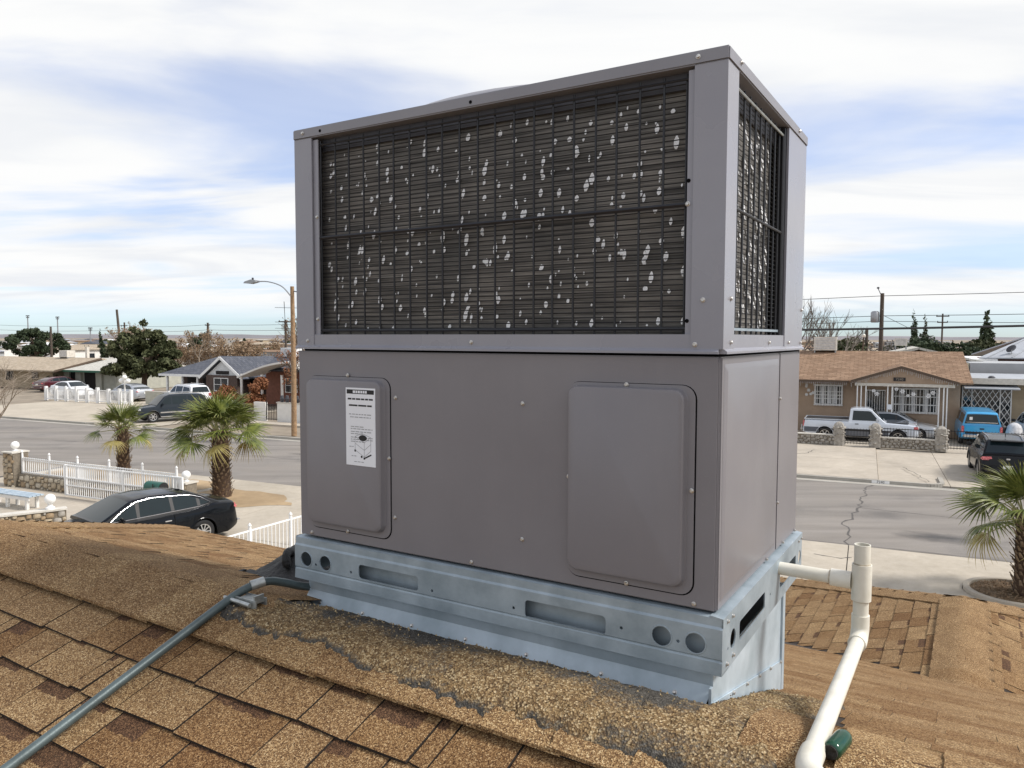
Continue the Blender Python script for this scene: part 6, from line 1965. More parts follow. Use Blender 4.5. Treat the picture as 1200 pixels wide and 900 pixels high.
for sg_, xe in ((-1, 5.4), (1, 10.4)):
    q = [(xe, gy_, gz_), (7.9, gy_, gzt), (7.9, 5.0, gzt), (xe, 4.0, gz_)]
    obj('gable_roof', slab_roof(q if sg_ < 0 else q[::-1], .10), 'r_slate', h8)
    obj('rake_board', MB().bar((xe, gy_ - .03, gz_ - .02), (7.9, gy_ - .03, gzt - .02), .05, .22), 'white', h8)
obj('gable_wall', MB().prism([(6.1, 2.3), (9.7, 2.3), (7.9, 3.6)], gy_ + .3, gy_ + .4, 'Y'), mat('pale_siding', (0.60, 0.61, 0.62), .7), h8)
obj('bay_wall', MB().box((7.9, -.6, 1.15), (3.6, 1.5, 2.3)), 'w_dkbrick', h8)
window(h8, 7.9, 1.5, 1.6, 1.1, -1.36, 'white')
obj('gable_vent', MB().box((7.9, gy_ + .28, 2.52), (1.5, .04, .30)), 'dark_open', h8)
cooler(-49.0, 56.0, 3.70, 1.6, 1.1, .80, 'white rooftop cooler on the slate-grey roof', 0, 'white')
h9 = thing('arched_canopy_house', 'red brick house under a white arched carport canopy behind the bare tree', 'house', W(-45.2, 46.5, 0), SYAW)
obj('wall', MB().prism([(.5, 1.5), (11, 1.5), (11, 9), (.5, 9)], 0, 2.9), 'w_brick', h9)
obj('roof', slab_roof([(0, .9, 2.95), (11.5, .9, 2.95), (11.5, 5.3, 3.9), (0, 5.3, 3.9)], .12), 'r_slate', h9)
pts = [(.2 + q * 6.6, 2.50 + 1.25 * sin(pi * .62 * q) if q < .8 else 3.75 - 2.2 * (q - .8) ** 1.2 * 2.2) for q in [k / 14 for k in range(15)]]
b = MB(); vs = []; fs = []
for x, z in pts: vs += [(x, -1.4, z), (x, 1.6, z + .12), (x, -1.4, z - .14), (x, 1.6, z - .02)]
for k in range(14):
    o = 4 * k; fs += [(o, o + 4, o + 5, o + 1), (o + 2, o + 3, o + 7, o + 6), (o, o + 2, o + 6, o + 4), (o + 1, o + 5, o + 7, o + 3)]
obj('arched_canopy', b.add(vs, fs), 'whitewall', h9, smooth=40)
for x in (.5, 2.6, 4.6, 6.6): obj('canopy_post', MB().box((x, -1.2, 1.35), (.14, .14, 2.7)), 'whitewall', h9)
window(h9, 3.2, 1.7, 1.2, 1.1, 1.48, 'white'); window(h9, 6.4, 1.7, 1.2, 1.1, 1.48, 'white')
# white front wall with an opening
ww_ = thing('white_wall', 'white stucco garden wall with a gap beside the wooden street lamp', 'wall', W(-38.35, 38.6, .05), SYAW)
obj('wall_panel', MB().box((1.9, 0, .62), (1.0, .2, 1.25)), 'whitewall', ww_)
obj('wall_panel', MB().box((5.4, 0, .62), (4.0, .2, 1.25)), 'whitewall', ww_)
obj('wall_cap', MB().box((5.4, 0, 1.27), (4.1, .28, .07)), 'mortar_pale', ww_)
obj('wall_panel', MB().box((5.9, 2.2, 1.05), (3.4, .2, 2.1)), 'whitewall', ww_)
obj('wall_panel', MB().box((-1.4, .0, .62), (2.2, .2, 1.25)), mat('sage_wall', (0.52, 0.54, 0.47), .85), ww_)
gt = thing('side_gate', 'dark metal bar gate in the white garden wall', 'gate', W(-35.95, 38.6, .05), SYAW)
picket_fence(gt, 1.0, .08, 1.15, .14, 'iron', .025, posts=(0, 1.0))
fp_ = thing('flower_pots', 'dark row of potted plants on top of the white garden wall', 'pots', W(-34.6, 38.6, 1.36), SYAW)
for k in range(5): obj('pot', MB().lathe([(.10, 0), (.14, .22), (.16, .24), (.12, .25), (.10, .42), (0, .46)], 8, (k * .42, 0, 0)), 'dish', fp_)
# white panelled fence round the green-eaved house
wf = thing('white_panel_fence', 'white post and panel fence along the driveway of the green-eaved house', 'fence', W(-65.6, 43.3, 0), SYAW)
M['screen'] = mat('white_mesh_panel', (0.62, 0.62, 0.60), 0.7, 0, .08, 8)
for k in range(9):
    obj('post', MB().box((k * 1.35, 0, .62), (.22, .22, 1.25 + (.15 if k % 2 else 0))), 'white', wf)
for k in range(8):
    for q in range(9): obj('picket', boxmesh((.03, .03, .95), 'white', 'wpicket'), None, wf, (k * 1.35 + .16 + q * .128, 0, .60))
    obj('rail', boxmesh((1.15, .05, .06), 'white', 'wrail'), None, wf, (k * 1.35 + .675, 0, 1.08)); obj('rail', boxmesh((1.15, .05, .06), 'white', 'wrail'), None, wf, (k * 1.35 + .675, 0, .14))
wf2 = thing('low_brick_wall', 'low pale brick wall between the white fence and the white suv', 'wall', W(-54.6, 44.6, 0), SYAW)
obj('wall_panel', MB().box((3.0, 0, .52), (6.0, .2, 1.05)), 'w_sage', wf2); obj('wall_cap', MB().box((3.0, 0, 1.07), (6.1, .26, .06)), 'mortar_pale', wf2)
yl = thing('yard_lamp', 'white ornamental lamp post with three globes by the white panel fence', 'lamp post', W(-55.9, 43.6, 0), SYAW)
obj('post', MB().lathe([(.16, 0), (.16, .15), (.07, .25), (.06, 1.9), (.10, 2.0)], 10), 'white', yl, smooth=40)
for x, z in ((0, 2.25), (-.42, 1.95), (.42, 1.95)):
    obj('globe', MB().lathe([(.19 * sin(a), -.19 * cos(a)) for a in [pi * k / 10 for k in range(11)]], 14, (x, 0, z)), 'globe', yl, smooth=80)
    if x: obj('arm', MB().bar((0, 0, 1.72), (x, 0, 1.78), .05), 'white', yl)

# ================================================================== POLES, LAMP, WIRES
lp_ = thing('street_lamp', 'weathered wooden pole street lamp with a curved metal arm beside the white garden wall', 'street lamp', W(-29.42, 33.75, 0), SYAW)
obj('pole', MB().tube([(0, 0, 0), (.05, 0, 4), (.02, 0, 8.45)], [.16, .14, .11], 10), 'wood_pole', lp_, smooth=50)
obj('arm', MB().tube(smooth_path([(0, -.1, 7.9), (-.5, -.25, 8.45), (-1.3, -.45, 8.72), (-2.1, -.6, 8.74)], 5), .035, 6), 'metal_grey', lp_, smooth=50)
obj('luminaire', MB().prism([(-2.85, 8.66), (-2.75, 8.76), (-2.3, 8.86), (-1.95, 8.80), (-1.95, 8.70), (-2.4, 8.62)], -.78, -.44, 'Y'), 'metal_grey', lp_, smooth=30)
obj('photocell', MB().lathe([(.06, 0), (.06, .10), (0, .12)], 8, (-2.3, -.6, 8.86)), 'dish', lp_)
obj('side_bracket', MB().bar((.05, 0, 8.2), (.55, 0, 8.1), .05).box((.6, 0, 8.12), (.16, .1, .08)), 'dish', lp_)
def upole(name, label, s, t, h, r, lean=0.0, arms=(), m='dark_pole', extra=None):
    p = thing(name, label, 'utility pole', W(s, t, 0), SYAW)
    obj('pole', MB().tube([(0, 0, 0), (lean * .5, 0, h * .5), (lean, 0, h)], [r, r * .85, r * .7], 8), m, p, smooth=50)
    for z, w in arms:
        obj('cross_arm', MB().box((lean * z / h, -.12, z), (w, .12, .14)), m, p)
        for q in (-.45, 0, .45): obj('insulator', MB().lathe([(.05, 0), (.07, .06), (.05, .15), (0, .18)], 6, (lean * z / h + q * w, -.12, z + .07)), 'dish', p)
    return p
pr_ = upole('utility_pole', 'tall dark utility pole with a transformer behind the brown house', .95, 64, 9.0, .19)
obj('transformer', MB().lathe([(.26, 0), (.30, .08), (.30, .75), (.22, .85), (0, .88)], 12, (-.46, 0, 6.8)), 'metal_grey', pr_, smooth=40)
obj('pole_top_pin', MB().tube([(-.1, 0, 8.9), (-.3, 0, 9.35)], .03, 6).lathe([(.09, 0), (.09, .1), (0, .14)], 8, (-.30, 0, 9.35)), 'dish', pr_)
upole('utility_pole', 'dark pole stub just behind the brown house beside the tall utility pole', -.05, 80, 6.6, .2)
upole('utility_pole', 'thin distant utility pole with two cross arms beyond the cypresses', 10.1, 130, 9.3, .16, 0, ((8.9, 1.7), (8.0, 1.4)))
upole('utility_pole', 'dark leaning utility pole rising behind the large pine', -141.6, 110, 11.3, .32, -1.2)
upole('utility_pole', 'utility pole with a cross arm left of the leaning pole', -158.5, 124, 9.0, .26, 0, ((8.2, 2.2),))
upole('utility_pole', 'dark utility pole above the slate-grey roof', -117, 110, 8.4, .28, 0, ((7.9, 1.2),))
upole('utility_pole', 'grey-brown pole standing before the dark oak', -118, 79, 7.2, .22, 0, ())
upole('utility_pole', 'utility pole with a cross arm right behind the wooden street lamp', -78.0, 88, 8.2, .22, 0, ((7.9, 2.4),))
hid = upole('utility_pole', 'utility pole on the far verge carrying the thick service cable', -10.0, 41.0, 7.2, .17, 0, ())
def wire(pts, r, name='utility_wire', label=None):
    P = [Vector(p) for p in pts]; out = []
    for a, c in zip(P, P[1:]):
        n = 10
        for k in range(n):
            t = k / n; q = a.lerp(c, t); q.z -= 4 * t * (1 - t) * (a - c).length * .008
            out.append(q)
    out.append(P[-1])
    o = obj(name, MB().tube([q - P[0] for q in out], r, 5), 'cable', None, P[0])
    return tag(o, label, 'wire')
wire([W(-10, 41, 6.0), W(30, 41, 7.2)], .055, 'service_cable', 'thick black service cable crossing the sky above the brown house roof')
top1 = W(.95, 64, 8.8)
wire([W(-60, 66, 8.9), top1, W(60, 60, 10.6)], .022, 'utility_wire', 'thin top wire strung over the tall transformer pole')
wire([W(-60, 66, 7.3), W(.95, 64, 7.3), W(60, 60, 9.0)], .022, 'utility_wire', 'thin wire strung at transformer height behind the brown house')
wire([W(-60, 66, 6.6), W(.95, 64, 6.9), W(60, 62, 7.3)], .020, 'utility_wire', 'thin low wire strung below the transformer')
wire([W(.95, 64, 7.4), W(5.8, 66, 4.9)], .018, 'utility_wire', 'thin guy wire slanting down from the transformer pole')
wire([W(16, 90, 6.0), W(40, 60, 13)], .03, 'utility_wire', 'steep wire rising toward the right above the metal roof')
wire([W(-200, 118, 8.6), W(-158.5, 124, 8.3), W(-117, 110, 8.0), W(-60, 96, 8.6)], .03, 'utility_wire', 'thin wires strung between the poles above the left houses')
wire([W(-200, 118, 7.4), W(-158.5, 124, 7.2), W(-117, 110, 7.0), W(-60, 96, 7.6)], .03, 'utility_wire', 'lower thin wire between the poles above the left houses')
wire([W(-30.0, 33.75, 7.6), W(-78, 88, 7.8)], .02, 'utility_wire', 'thin wire from the wooden street lamp to the pole behind it')
for s_, t_, h_, lb in ((-407, 260, 16.5, 'stadium floodlight mast left of the dark oak crown'), (-382.7, 260, 15.6, 'stadium floodlight mast between the oak and the leaning pole'), (-330, 240, 9.5, 'short floodlight mast beyond the bare brown trees')):
    p = thing('floodlight_mast', lb, 'floodlight', W(s_, t_, 0), SYAW)
    obj('mast', MB().tube([(0, 0, 0), (0, 0, h_)], [.45, .28], 6), 'metal_grey', p)
    obj('lamp_frame', MB().box((0, 0, h_ + .2), (2.6, .4, .5)).box((0, 0, h_ - .7), (2.2, .4, .4)), 'dish', p)
# ================================================================== VEGETATION
def leafmat(name, c1, c2, tr=.25):
    def f(t, b):
        b.inputs['Roughness'].default_value = .7
        b.inputs['Specular IOR Level'].default_value = .2
        p = wpos(t)
        n = tnoise(t, p, 1.7, 4)
        n2_ = tnoise(t, p, 14, 2)
        f_ = tmath(t, 'ADD', tmath(t, 'MULTIPLY', n.outputs['Fac'], .6), tmath(t, 'MULTIPLY', n2_.outputs['Fac'], .4))
        c = ramp(t, f_, [(.35, c1), (.65, c2)])
        t.links.new(c, b.inputs['Base Color'])
        b.inputs['Subsurface Weight'].default_value = 0
    return add_attr_mat(name, f)
M['lf_pine'] = leafmat('pine_needles', (0.030, 0.042, 0.018), (0.125, 0.130, 0.062))
M['lf_dark'] = leafmat('dark_leaves', (0.020, 0.034, 0.018), (0.075, 0.095, 0.050))
M['lf_olive'] = leafmat('olive_leaves', (0.035, 0.045, 0.020), (0.090, 0.095, 0.045))
M['lf_orange'] = leafmat('rust_leaves', (0.17, 0.065, 0.032), (0.33, 0.155, 0.08))
M['lf_brown'] = leafmat('dry_brown_leaves', (0.17, 0.11, 0.065), (0.33, 0.235, 0.15))
M['lf_grey'] = leafmat('bare_grey_twigs', (0.12, 0.105, 0.095), (0.26, 0.235, 0.21))
def cards(clumps, n, size, seed, flat=0.0):
    """random small quads filling clumps (x,y,z,rx,ry,rz,weight)"""
    rg = np.random.default_rng(seed)
    w = np.array([c[6] if len(c) > 6 else c[3] * c[4] * c[5] for c in clumps]); w = w / w.sum()
    ci = rg.choice(len(clumps), n, p=w)
    C = np.array([c[:6] for c in clumps])[ci]
    d = rg.normal(size=(n, 3)); d /= np.linalg.norm(d, axis=1)[:, None]
    r = rg.random(n) ** .45
    pos = C[:, :3] + d * r[:, None] * C[:, 3:6]
    a = rg.normal(size=(n, 3)); a[:, 2] *= (1 - flat); a /= np.linalg.norm(a, axis=1)[:, None]
    b_ = np.cross(a, rg.normal(size=(n, 3))); b_ /= np.linalg.norm(b_, axis=1)[:, None]
    s = size * rg.uniform(.5, 1.3, n)[:, None]
    q = np.stack([pos - a * s, pos + b_ * s * .55, pos + a * s, pos - b_ * s * .55], 1).reshape(-1, 3)
    me = bpy.data.meshes.new('foliage')
    me.vertices.add(4 * n); me.vertices.foreach_set('co', q.ravel())
    me.loops.add(4 * n); me.loops.foreach_set('vertex_index', np.arange(4 * n))
    me.polygons.add(n); me.polygons.foreach_set('loop_start', np.arange(0, 4 * n, 4)); me.polygons.foreach_set('loop_total', np.full(n, 4))
    me.update(); me.validate()
    return me
def branches(b, p, d, l, r, depth, rg, spread=.6, up=.15, n=3, droop=0.0, tips=None, kmin=.62):
    d = d.normalized()
    mid = p + d * l * .5 + Vector((rg.uniform(-1, 1), rg.uniform(-1, 1), 0)) * l * .06
    e = p + d * l
    b.tube([p, mid, e], [r, r * .85, r * .68], 5 if depth > 1 else 3, cap=False)
    if tips is not None and depth <= 1: tips.append(e)
    if depth == 0: return
    for k in range(n if depth > 1 else n + 1):
        dd = d + Vector((rg.uniform(-1, 1), rg.uniform(-1, 1), rg.uniform(-.6, .8))) * spread + Vector((0, 0, up - droop * (3 - depth) * .5))
        st = p + d * l * rg.uniform(.45, 1.0) if k else e
        branches(b, st, dd, l * rg.uniform(kmin, .86), r * .62, depth - 1, rg, spread, up, n, droop, tips, kmin)
def tree(name, label, cat, loc, h_trunk, r, clumps, n, size, m, seed, limbs=5, bark='bark', flat=0.0, group=None):
    t = thing(name, label, cat, loc, 0, group)
    rg = random.Random(seed)
    b = MB()
    top = Vector((rg.uniform(-.1, .1), rg.uniform(-.1, .1), h_trunk))
    b.tube([(0, 0, -.05), (r * .3, 0, h_trunk * .5), top], [r, r * .8, r * .55], 8)
    for k in range(limbs):
        c = Vector(clumps[rg.randrange(len(clumps))][:3])
        st = Vector((0, 0, h_trunk * rg.uniform(.6, 1.0)))
        b.tube([st, st.lerp(c, .5) + Vector((0, 0, .15)), c], [r * .45, r * .3, r * .1], 5, cap=False)
    obj('trunk', b, bark, t, smooth=60, fix=False)
    obj('crown', cards(clumps, n, size, seed, flat), m, t, fix=False)
    return t
def clump_cloud(seed, n, cx_, cz_, rx, rz_, cr, ry=None):
    rg = random.Random(seed); out = []
    ry = ry or rx
    while len(out) < n:
        p = Vector((rg.uniform(-1, 1), rg.uniform(-1, 1), rg.uniform(-1, 1)))
        if p.length > 1: continue
        if p.length < .35 and rg.random() < .6: continue
        c = cr * rg.uniform(.6, 1.25)
        out.append((cx_ + p.x * rx, p.y * ry, cz_ + p.z * rz_, c, c, c * .75))
    return out
# big pine
cl = clump_cloud(1, 70, 0, 3.7, 3.3, 2.1, .58) + clump_cloud(2, 34, .2, 5.35, 1.9, 1.4, .42) + clump_cloud(3, 40, 0, 2.4, 3.7, .75, .5)
tree('pine_tree', 'large dark pine with a broad crown between the green-eaved and slate-roofed houses', 'tree', W(-65.2, 53.0), 3.2, .32, [(c[0], c[1], c[2] * 1.07, *c[3:]) for c in cl], 15000, .21, 'lf_pine', 5, 14)
cl = clump_cloud(11, 60, 0, 4.3, 4.7, 2.3, .75) + clump_cloud(12, 8, -1.6, 6.4, 1.3, .8, .7)
tree('oak_tree', 'dark round evergreen oak rising behind the tan house', 'tree', W(-124.0, 80.5), 3, .35, cl, 9000, .24, 'lf_dark', 6, 8)
# cypresses
def cypress(label, s, t, h, w, seed, m='lf_dark', base=0.0, lean=0.0):
    rg = random.Random(seed)
    cl = []
    for k in range(16):
        q = k / 15
        rr_ = w * (.45 + .55 * sin(pi * min(1, .25 + q * .8))) * (1 - q * .62)
        cl.append((lean * q + rg.uniform(-.12, .12) * w, rg.uniform(-.12, .12) * w, h * (.12 + .84 * q), rr_, rr_, h * .05))
    return tree('cypress', label, 'tree', W(s, t, base), h * .6, .16, cl, 2200, w * .16 + .05, m, seed, 2)
cypress('slim dark cypress, tallest beyond the brown house roof', 5.9, 120, 9.6, .95, 21)
cypress('slim brownish cypress beside the tallest one', 7.3, 121, 8.9, .85, 22, 'lf_olive')
cypress('broad green cypress standing alone above the metal roof', 14.5, 120, 9.2, 1.9, 23)
cypress('dark leaning cypress left of the large pine', -112, 84, 6.9, .75, 24, 'lf_dark', 0, -.9)
def bush(name, label, s, t, w, h, seed, m, n=1600, size=.18, cat='shrub', group=None, d=None):
    cl = clump_cloud(seed, 16, 0, h * .55, w / 2, h * .42, min(w, h) * .22, d)
    return tree(name, label, cat, W(s, t, 0), h * .5, .08 + .02 * w, cl, n, size, m, seed, 5, group=group)
bush('evergreen_tree', 'dark green bushy tree left of the broad cypress', 5.4, 95, 6.5, 5.4, 31, 'lf_dark', 3500, .25, 'tree')
bush('evergreen_tree', 'dark green tree beneath the two slim cypresses', 9.0, 96, 5.5, 5.6, 32, 'lf_dark', 3500, .25, 'tree')
bush('round_tree', 'low dark rounded tree right beside the pale far building', 13.9, 92, 4.4, 4.9, 33, 'lf_dark', 2600, .22, 'tree')
bush('small_tree', 'olive green tree between the far pale building and the broad cypress', 12.2, 100, 4.6, 5.6, 34, 'lf_olive', 2600, .24, 'tree')
bush('mesquite_tree', 'hazy olive tree top showing above the bare grey thicket', -2.1, 78, 5.2, 5.9, 35, 'lf_olive', 2600, .22, 'tree')
bush('round_tree', 'round dark tree behind the slate-grey roof', -121.0, 112, 5.2, 6.1, 36, 'lf_dark', 2800, .26, 'tree')
bush('small_tree', 'small dark tree beside the leaning cypress', -111.0, 86, 4.0, 4.9, 37, 'lf_dark', 2200, .22, 'tree')
bush('rust_hedge', 'rust-orange leafed hedge before the slate-roofed house', -42.6, 43.6, 4.6, 2.5, 38, 'lf_orange', 5200, .13)
bush('dry_shrub', 'tan dry shrub by the red car under the green eaves', -77.2, 52.0, 2.2, 1.5, 39, 'lf_olive', 900, .14)
bush('low_shrub', 'dark low shrub at the left end of the brown house front', -4.3, 46.9, 1.2, 1.1, 40, 'lf_dark', 900, .10)
bush('low_shrub', 'small dark pot shrub under the small barred window', -1.0, 47.6, .9, .75, 41, 'lf_dark', 700, .09)
bush('rust_tree', 'tree still carrying tan leaves behind the white arched canopy', -60.0, 62.0, 6.0, 4.6, 42, 'lf_brown', 2600, .16, 'tree')
# bare trees
def bare(name, label, loc, h, r, seed, m='bark_grey', depth=4, spread=.55, up=.12, leaves=None, droop=0.0, n=3, lean=(0, 0)):
    t = thing(name, label, 'tree', loc, 0)
    rg = random.Random(seed); b = MB(); tips = []
    p = Vector((0, 0, -.05)); e = Vector((lean[0], lean[1], h * .32))
    b.tube([p, p.lerp(e, .5) + Vector((.04, .02, 0)), e], [r, r * .85, r * .7], 7)
    for k in range(3 if n < 4 else 4):
        a = 2 * pi * k / 3 + rg.uniform(-.5, .5)
        branches(b, e, Vector((cos(a) * .6, sin(a) * .6, .9)), h * .28, r * .55, depth - 1, rg, spread, up, n, droop, tips)
    obj('trunk', b, m, t, fix=False)
    if leaves:
        cl = [(q.x, q.y, q.z, .22, .22, .2, 1) for q in tips]
        obj('crown', cards(cl, leaves[1], leaves[2], seed), leaves[0], t, fix=False)
    return t
bare('bare_tree', 'small bare tree with rust leaves and a leaning trunk behind the white garden wall', W(-35.2, 41.2), 4.2, .14, 51, 'bark', 5, .6, .10, ('lf_orange', 900, .07), lean=(.1, 0))
bare('bare_tree', 'tall bare tree rising behind the slate roof by the street lamp', W(-55.5, 66), 7.6, .22, 52, 'bark', 5, .6, .12, ('lf_brown', 500, .10))
bare('bare_tree', 'bare grey tree left of the large rooftop cooler on the brown house', W(-5.6, 62), 8.0, .16, 53, 'bark_grey', 5, .5, .22)
bare('bare_tree', 'bare branching tree behind the large rooftop cooler', W(-2.4, 66), 6.9, .16, 54, 'bark_grey', 5, .6, .12)
bare('bare_tree', 'pale bare tree whose thin twigs reach in over the stone pillar and street', W(-31.9, 18.4), 4.6, .07, 55, 'twig', 5, .75, .02, None, .25, 3, lean=(.3, 0))
for k, (s_, t_, h_, sd) in enumerate(((-104, 82, 6.6, 61), (-112, 90, 7.2, 62), (-100, 92, 6.6, 63))):
    bare('bare_tree', ['bare tan tree just right of the dark oak', 'bare tan tree further behind, right of the oak', 'bare tan tree nearest the leaning cypress'][k], W(s_, t_), h_, .16, sd, 'twig', 5, .6, .12, ('lf_brown', 900, .13))
def thicket(label, s0, s1, t, h, seed, m, n, size):
    cl = []
    rg = random.Random(seed)
    k = int((s1 - s0) / 1.6)
    for i in range(k):
        s = s0 + (s1 - s0) * (i + .5) / k
        hh = h * rg.uniform(.75, 1.1)
        cl.append(((s - s0), rg.uniform(-1.5, 1.5), hh * .55, 1.4, 1.4, hh * .5))
    o = obj('bare_thicket', cards(cl, n, size, seed), m, None, W(s0, t, 0), SYAW, fix=False, kind='stuff')
    o['label'] = label; o['category'] = 'thicket'
thicket('mass of bare brown trees behind the slate-grey roof', -125, -86, 100, 5.4, 71, 'lf_brown', 16000, .16)
thicket('mass of bare grey trees behind the brown house', -7, 4.5, 84, 5.3, 72, 'lf_grey', 9000, .13)
# ---- fan palms
def frond_mesh(seed, R_, nseg=28, span=radians(118), droop=.35, yellow=0.0, fold=.22):
    """fan leaf; petiole joins at origin, blade opens along +x, z up"""
    rg = random.Random(seed); vs = []; fs = []; col = []
    for k in range(nseg):
        a = -span + 2 * span * (k + .5) / nseg
        da = span / nseg
        ln = R_ * (1 - .22 * abs(a / span) ** 2) * rg.uniform(.88, 1.05)
        dr = droop * rg.uniform(.6, 1.4)
        tw = rg.uniform(-.05, .05)
        rows = []
        for q, wq in ((.03, .9), (.25, 1.0), (.48, .92), (.70, .55), (.88, .26), (1.0, .03)):
            rad = ln * q
            aa = a + tw * q
            c = Vector((cos(aa), sin(aa), 0)); s = Vector((-sin(aa), cos(aa), 0))
            w = rad * math.tan(da) * wq if q < .5 else ln * .48 * math.tan(da) * wq * 1.05
            z = -dr * ln * max(0, q - .35) ** 2 * 1.4 - .06 * R_ * abs(a / span) ** 2
            ridge = fold * w
            rows.append((c * rad - s * w + Vector((0, 0, z - ridge)), c * rad + Vector((0, 0, z + ridge)), c * rad + s * w + Vector((0, 0, z - ridge)), q))
        o = len(vs)
        for r_ in rows:
            vs += [tuple(r_[0]), tuple(r_[1]), tuple(r_[2])]
            tone = min(1, max(0, yellow + max(0, (r_[3] - .72)) * rg.uniform(.6, 2.0)))
            col += [tone] * 3
        for i in range(len(rows) - 1):
            for j in (0, 1):
                fs.append((o + i * 3 + j, o + i * 3 + j + 1, o + (i + 1) * 3 + j + 1, o + (i + 1) * 3 + j))
    me = bpy.data.meshes.new('frond')
    me.from_pydata(vs, [], fs)
    at = me.attributes.new('dry', 'FLOAT', 'POINT'); at.data.foreach_set('value', col)
    me.materials.append(M['palm'])
    return me
def b_palm(t, b):
    b.inputs['Roughness'].default_value = .45
    b.inputs['Specular IOR Level'].default_value = .35
    p = wpos(t); n = tnoise(t, p, 5, 3)
    g = ramp(t, n.outputs['Fac'], [(.3, (0.034, 0.056, 0.010)), (.7, (0.205, 0.230, 0.050))])
    y = ramp(t, n.outputs['Fac'], [(.3, (0.30, 0.22, 0.06)), (.7, (0.44, 0.36, 0.15))])
    at = N(t, 'ShaderNodeAttribute', attribute_name='dry')
    t.links.new(mixc(t, at.outputs['Fac'], g, y), b.inputs['Base Color'])
M['palm'] = add_attr_mat('palm_blade', b_palm)
M['petiole'] = mat('palm_petiole', (0.22, 0.25, 0.09), .5, 0, .3, 10, col2=(0.38, 0.34, 0.16))
def palm(label, loc, ht, r0, r1, nf, R_, pet, seed, tilt=(0, 0), boots=170):
    t = thing('fan_palm', label, 'palm tree', loc, seed * .7)
    rg = random.Random(seed)
    top = Vector((tilt[0], tilt[1], ht))
    tr = obj('trunk', MB().tube([(0, 0, -.03), top * .35, top * .7, top], [r0, r0 * .92, (r0 + r1) / 2, r1], 14), 'palmcore', t, smooth=60)
    b = MB()
    for k in range(boots):                      # split leaf bases in a criss-cross spiral
        q = (k + .5) / boots
        a = k * 2.399963 + rg.uniform(-.1, .1)
        rad = (r0 + (r1 - r0) * q) * .93
        c = top * q + Vector((cos(a) * rad, sin(a) * rad, 0))
        out = Vector((cos(a), sin(a), 0)); sd = Vector((-sin(a), cos(a), 0))
        l = rg.uniform(.10, .20) * (1.25 if q > .5 else 1); w = rg.uniform(.035, .06)
        tip = c + out * l * rg.uniform(.45, .75) + Vector((0, 0, l * rg.uniform(.55, .95)))
        b.add([c - sd * w + Vector((0, 0, -.03)), c + sd * w + Vector((0, 0, -.03)), tip + sd * w * .45, tip - sd * w * .45, c + out * .03 + Vector((0, 0, .035)), tip + out * .018 - Vector((0, 0, .012))],
              [(0, 1, 4), (1, 2, 5, 4), (0, 4, 5, 3), (2, 3, 5), (0, 3, 2, 1)])
    obj('leaf_bases', b, 'boot', tr, fix=False, kind='stuff')
    var = [frond_mesh(seed * 10 + k, R_ * rg.uniform(.9, 1.08), 26, radians(rg.uniform(95, 122)), rg.uniform(.25, .6)) for k in range(5)]
    dry = [frond_mesh(seed * 10 + 7 + k, R_ * .9, 22, radians(80), .8, .75) for k in range(2)]
    for k in range(nf):
        q = k / (nf - 1)
        a = k * 2.399963 + rg.uniform(-.25, .25)
        el = radians(86 - 100 * q ** .95 + rg.uniform(-9, 9))
        pl = pet * (.65 + .5 * q) * rg.uniform(.85, 1.1)
        d = Vector((cos(a) * cos(el), sin(a) * cos(el), sin(el)))
        p0 = top + Vector((cos(a) * r1 * .5, sin(a) * r1 * .5, -.16 * q))
        p1 = p0 + d * pl - Vector((0, 0, .10 * pl * q))
        old = q > .9
        fr = obj('frond', (dry if old else var)[rg.randrange(2 if old else 5)], None, t, fix=False)
        # blade hinge: continues the stalk, nodding a little
        el2 = el - radians(6 + 16 * q)
        fr.location = p1
        fr.rotation_euler = Matrix.Rotation(a, 4, 'Z').to_quaternion().to_matrix().to_4x4().to_euler()
        fr.rotation_euler = (Matrix.Rotation(a, 4, 'Z') @ Matrix.Rotation(-el2, 4, 'Y') @ Matrix.Rotation(rg.uniform(-.5, .5), 4, 'X')).to_euler()
        mi = Matrix.Rotation(a, 4, 'Z') @ Matrix.Rotation(-el2, 4, 'Y')
        obj('stalk', MB().tube([p0, p0.lerp(p1, .5) + Vector((0, 0, .02)), p1], [.022, .016, .011], 5), 'petiole', t, fix=False)
palm('small fan palm standing behind the white picket fence', W(-26.6, 20.6), 2.05, .24, .19, 24, .76, .66, 3, (.05, 0), 120)
palm('taller fan palm with a thick shaggy trunk behind the black sedan', W(-20.35, 19.6), 2.35, .32, .26, 38, .99, .88, 4, (.05, 0), 190)
palm('fan palm growing in the round concrete planting bed', W(3.28, 19.38, .06), 1.78, .25, .20, 27, .86, .72, 5, (.05, 0), 160)
palm('small distant fan palm behind the slate roof', W(-60.5, 72), 5.9, .22, .18, 16, .8, .6, 6, (0, 0), 20)
# ---- dry litter in the planting bed and on the dirt
rg = random.Random(44); b = MB()
for _ in range(700):
    a = rg.uniform(0, 2 * pi); q = sqrt(rg.random()) * .80
    p = Vector((q * cos(a), q * sin(a), .085)); d = Vector((rg.uniform(-1, 1), rg.uniform(-1, 1), rg.uniform(0, .6))).normalized() * rg.uniform(.02, .06)
    s = d.cross(Vector((0, 0, 1))).normalized() * .012
    b.add([p - d, p + s, p + d, p - s + Vector((0, 0, .015))], [(0, 1, 2, 3)])
lt_ = obj('leaf_litter', b, 'lf_brown', None, W(PC[0], PC[1], 0), 0, fix=False, kind='stuff')
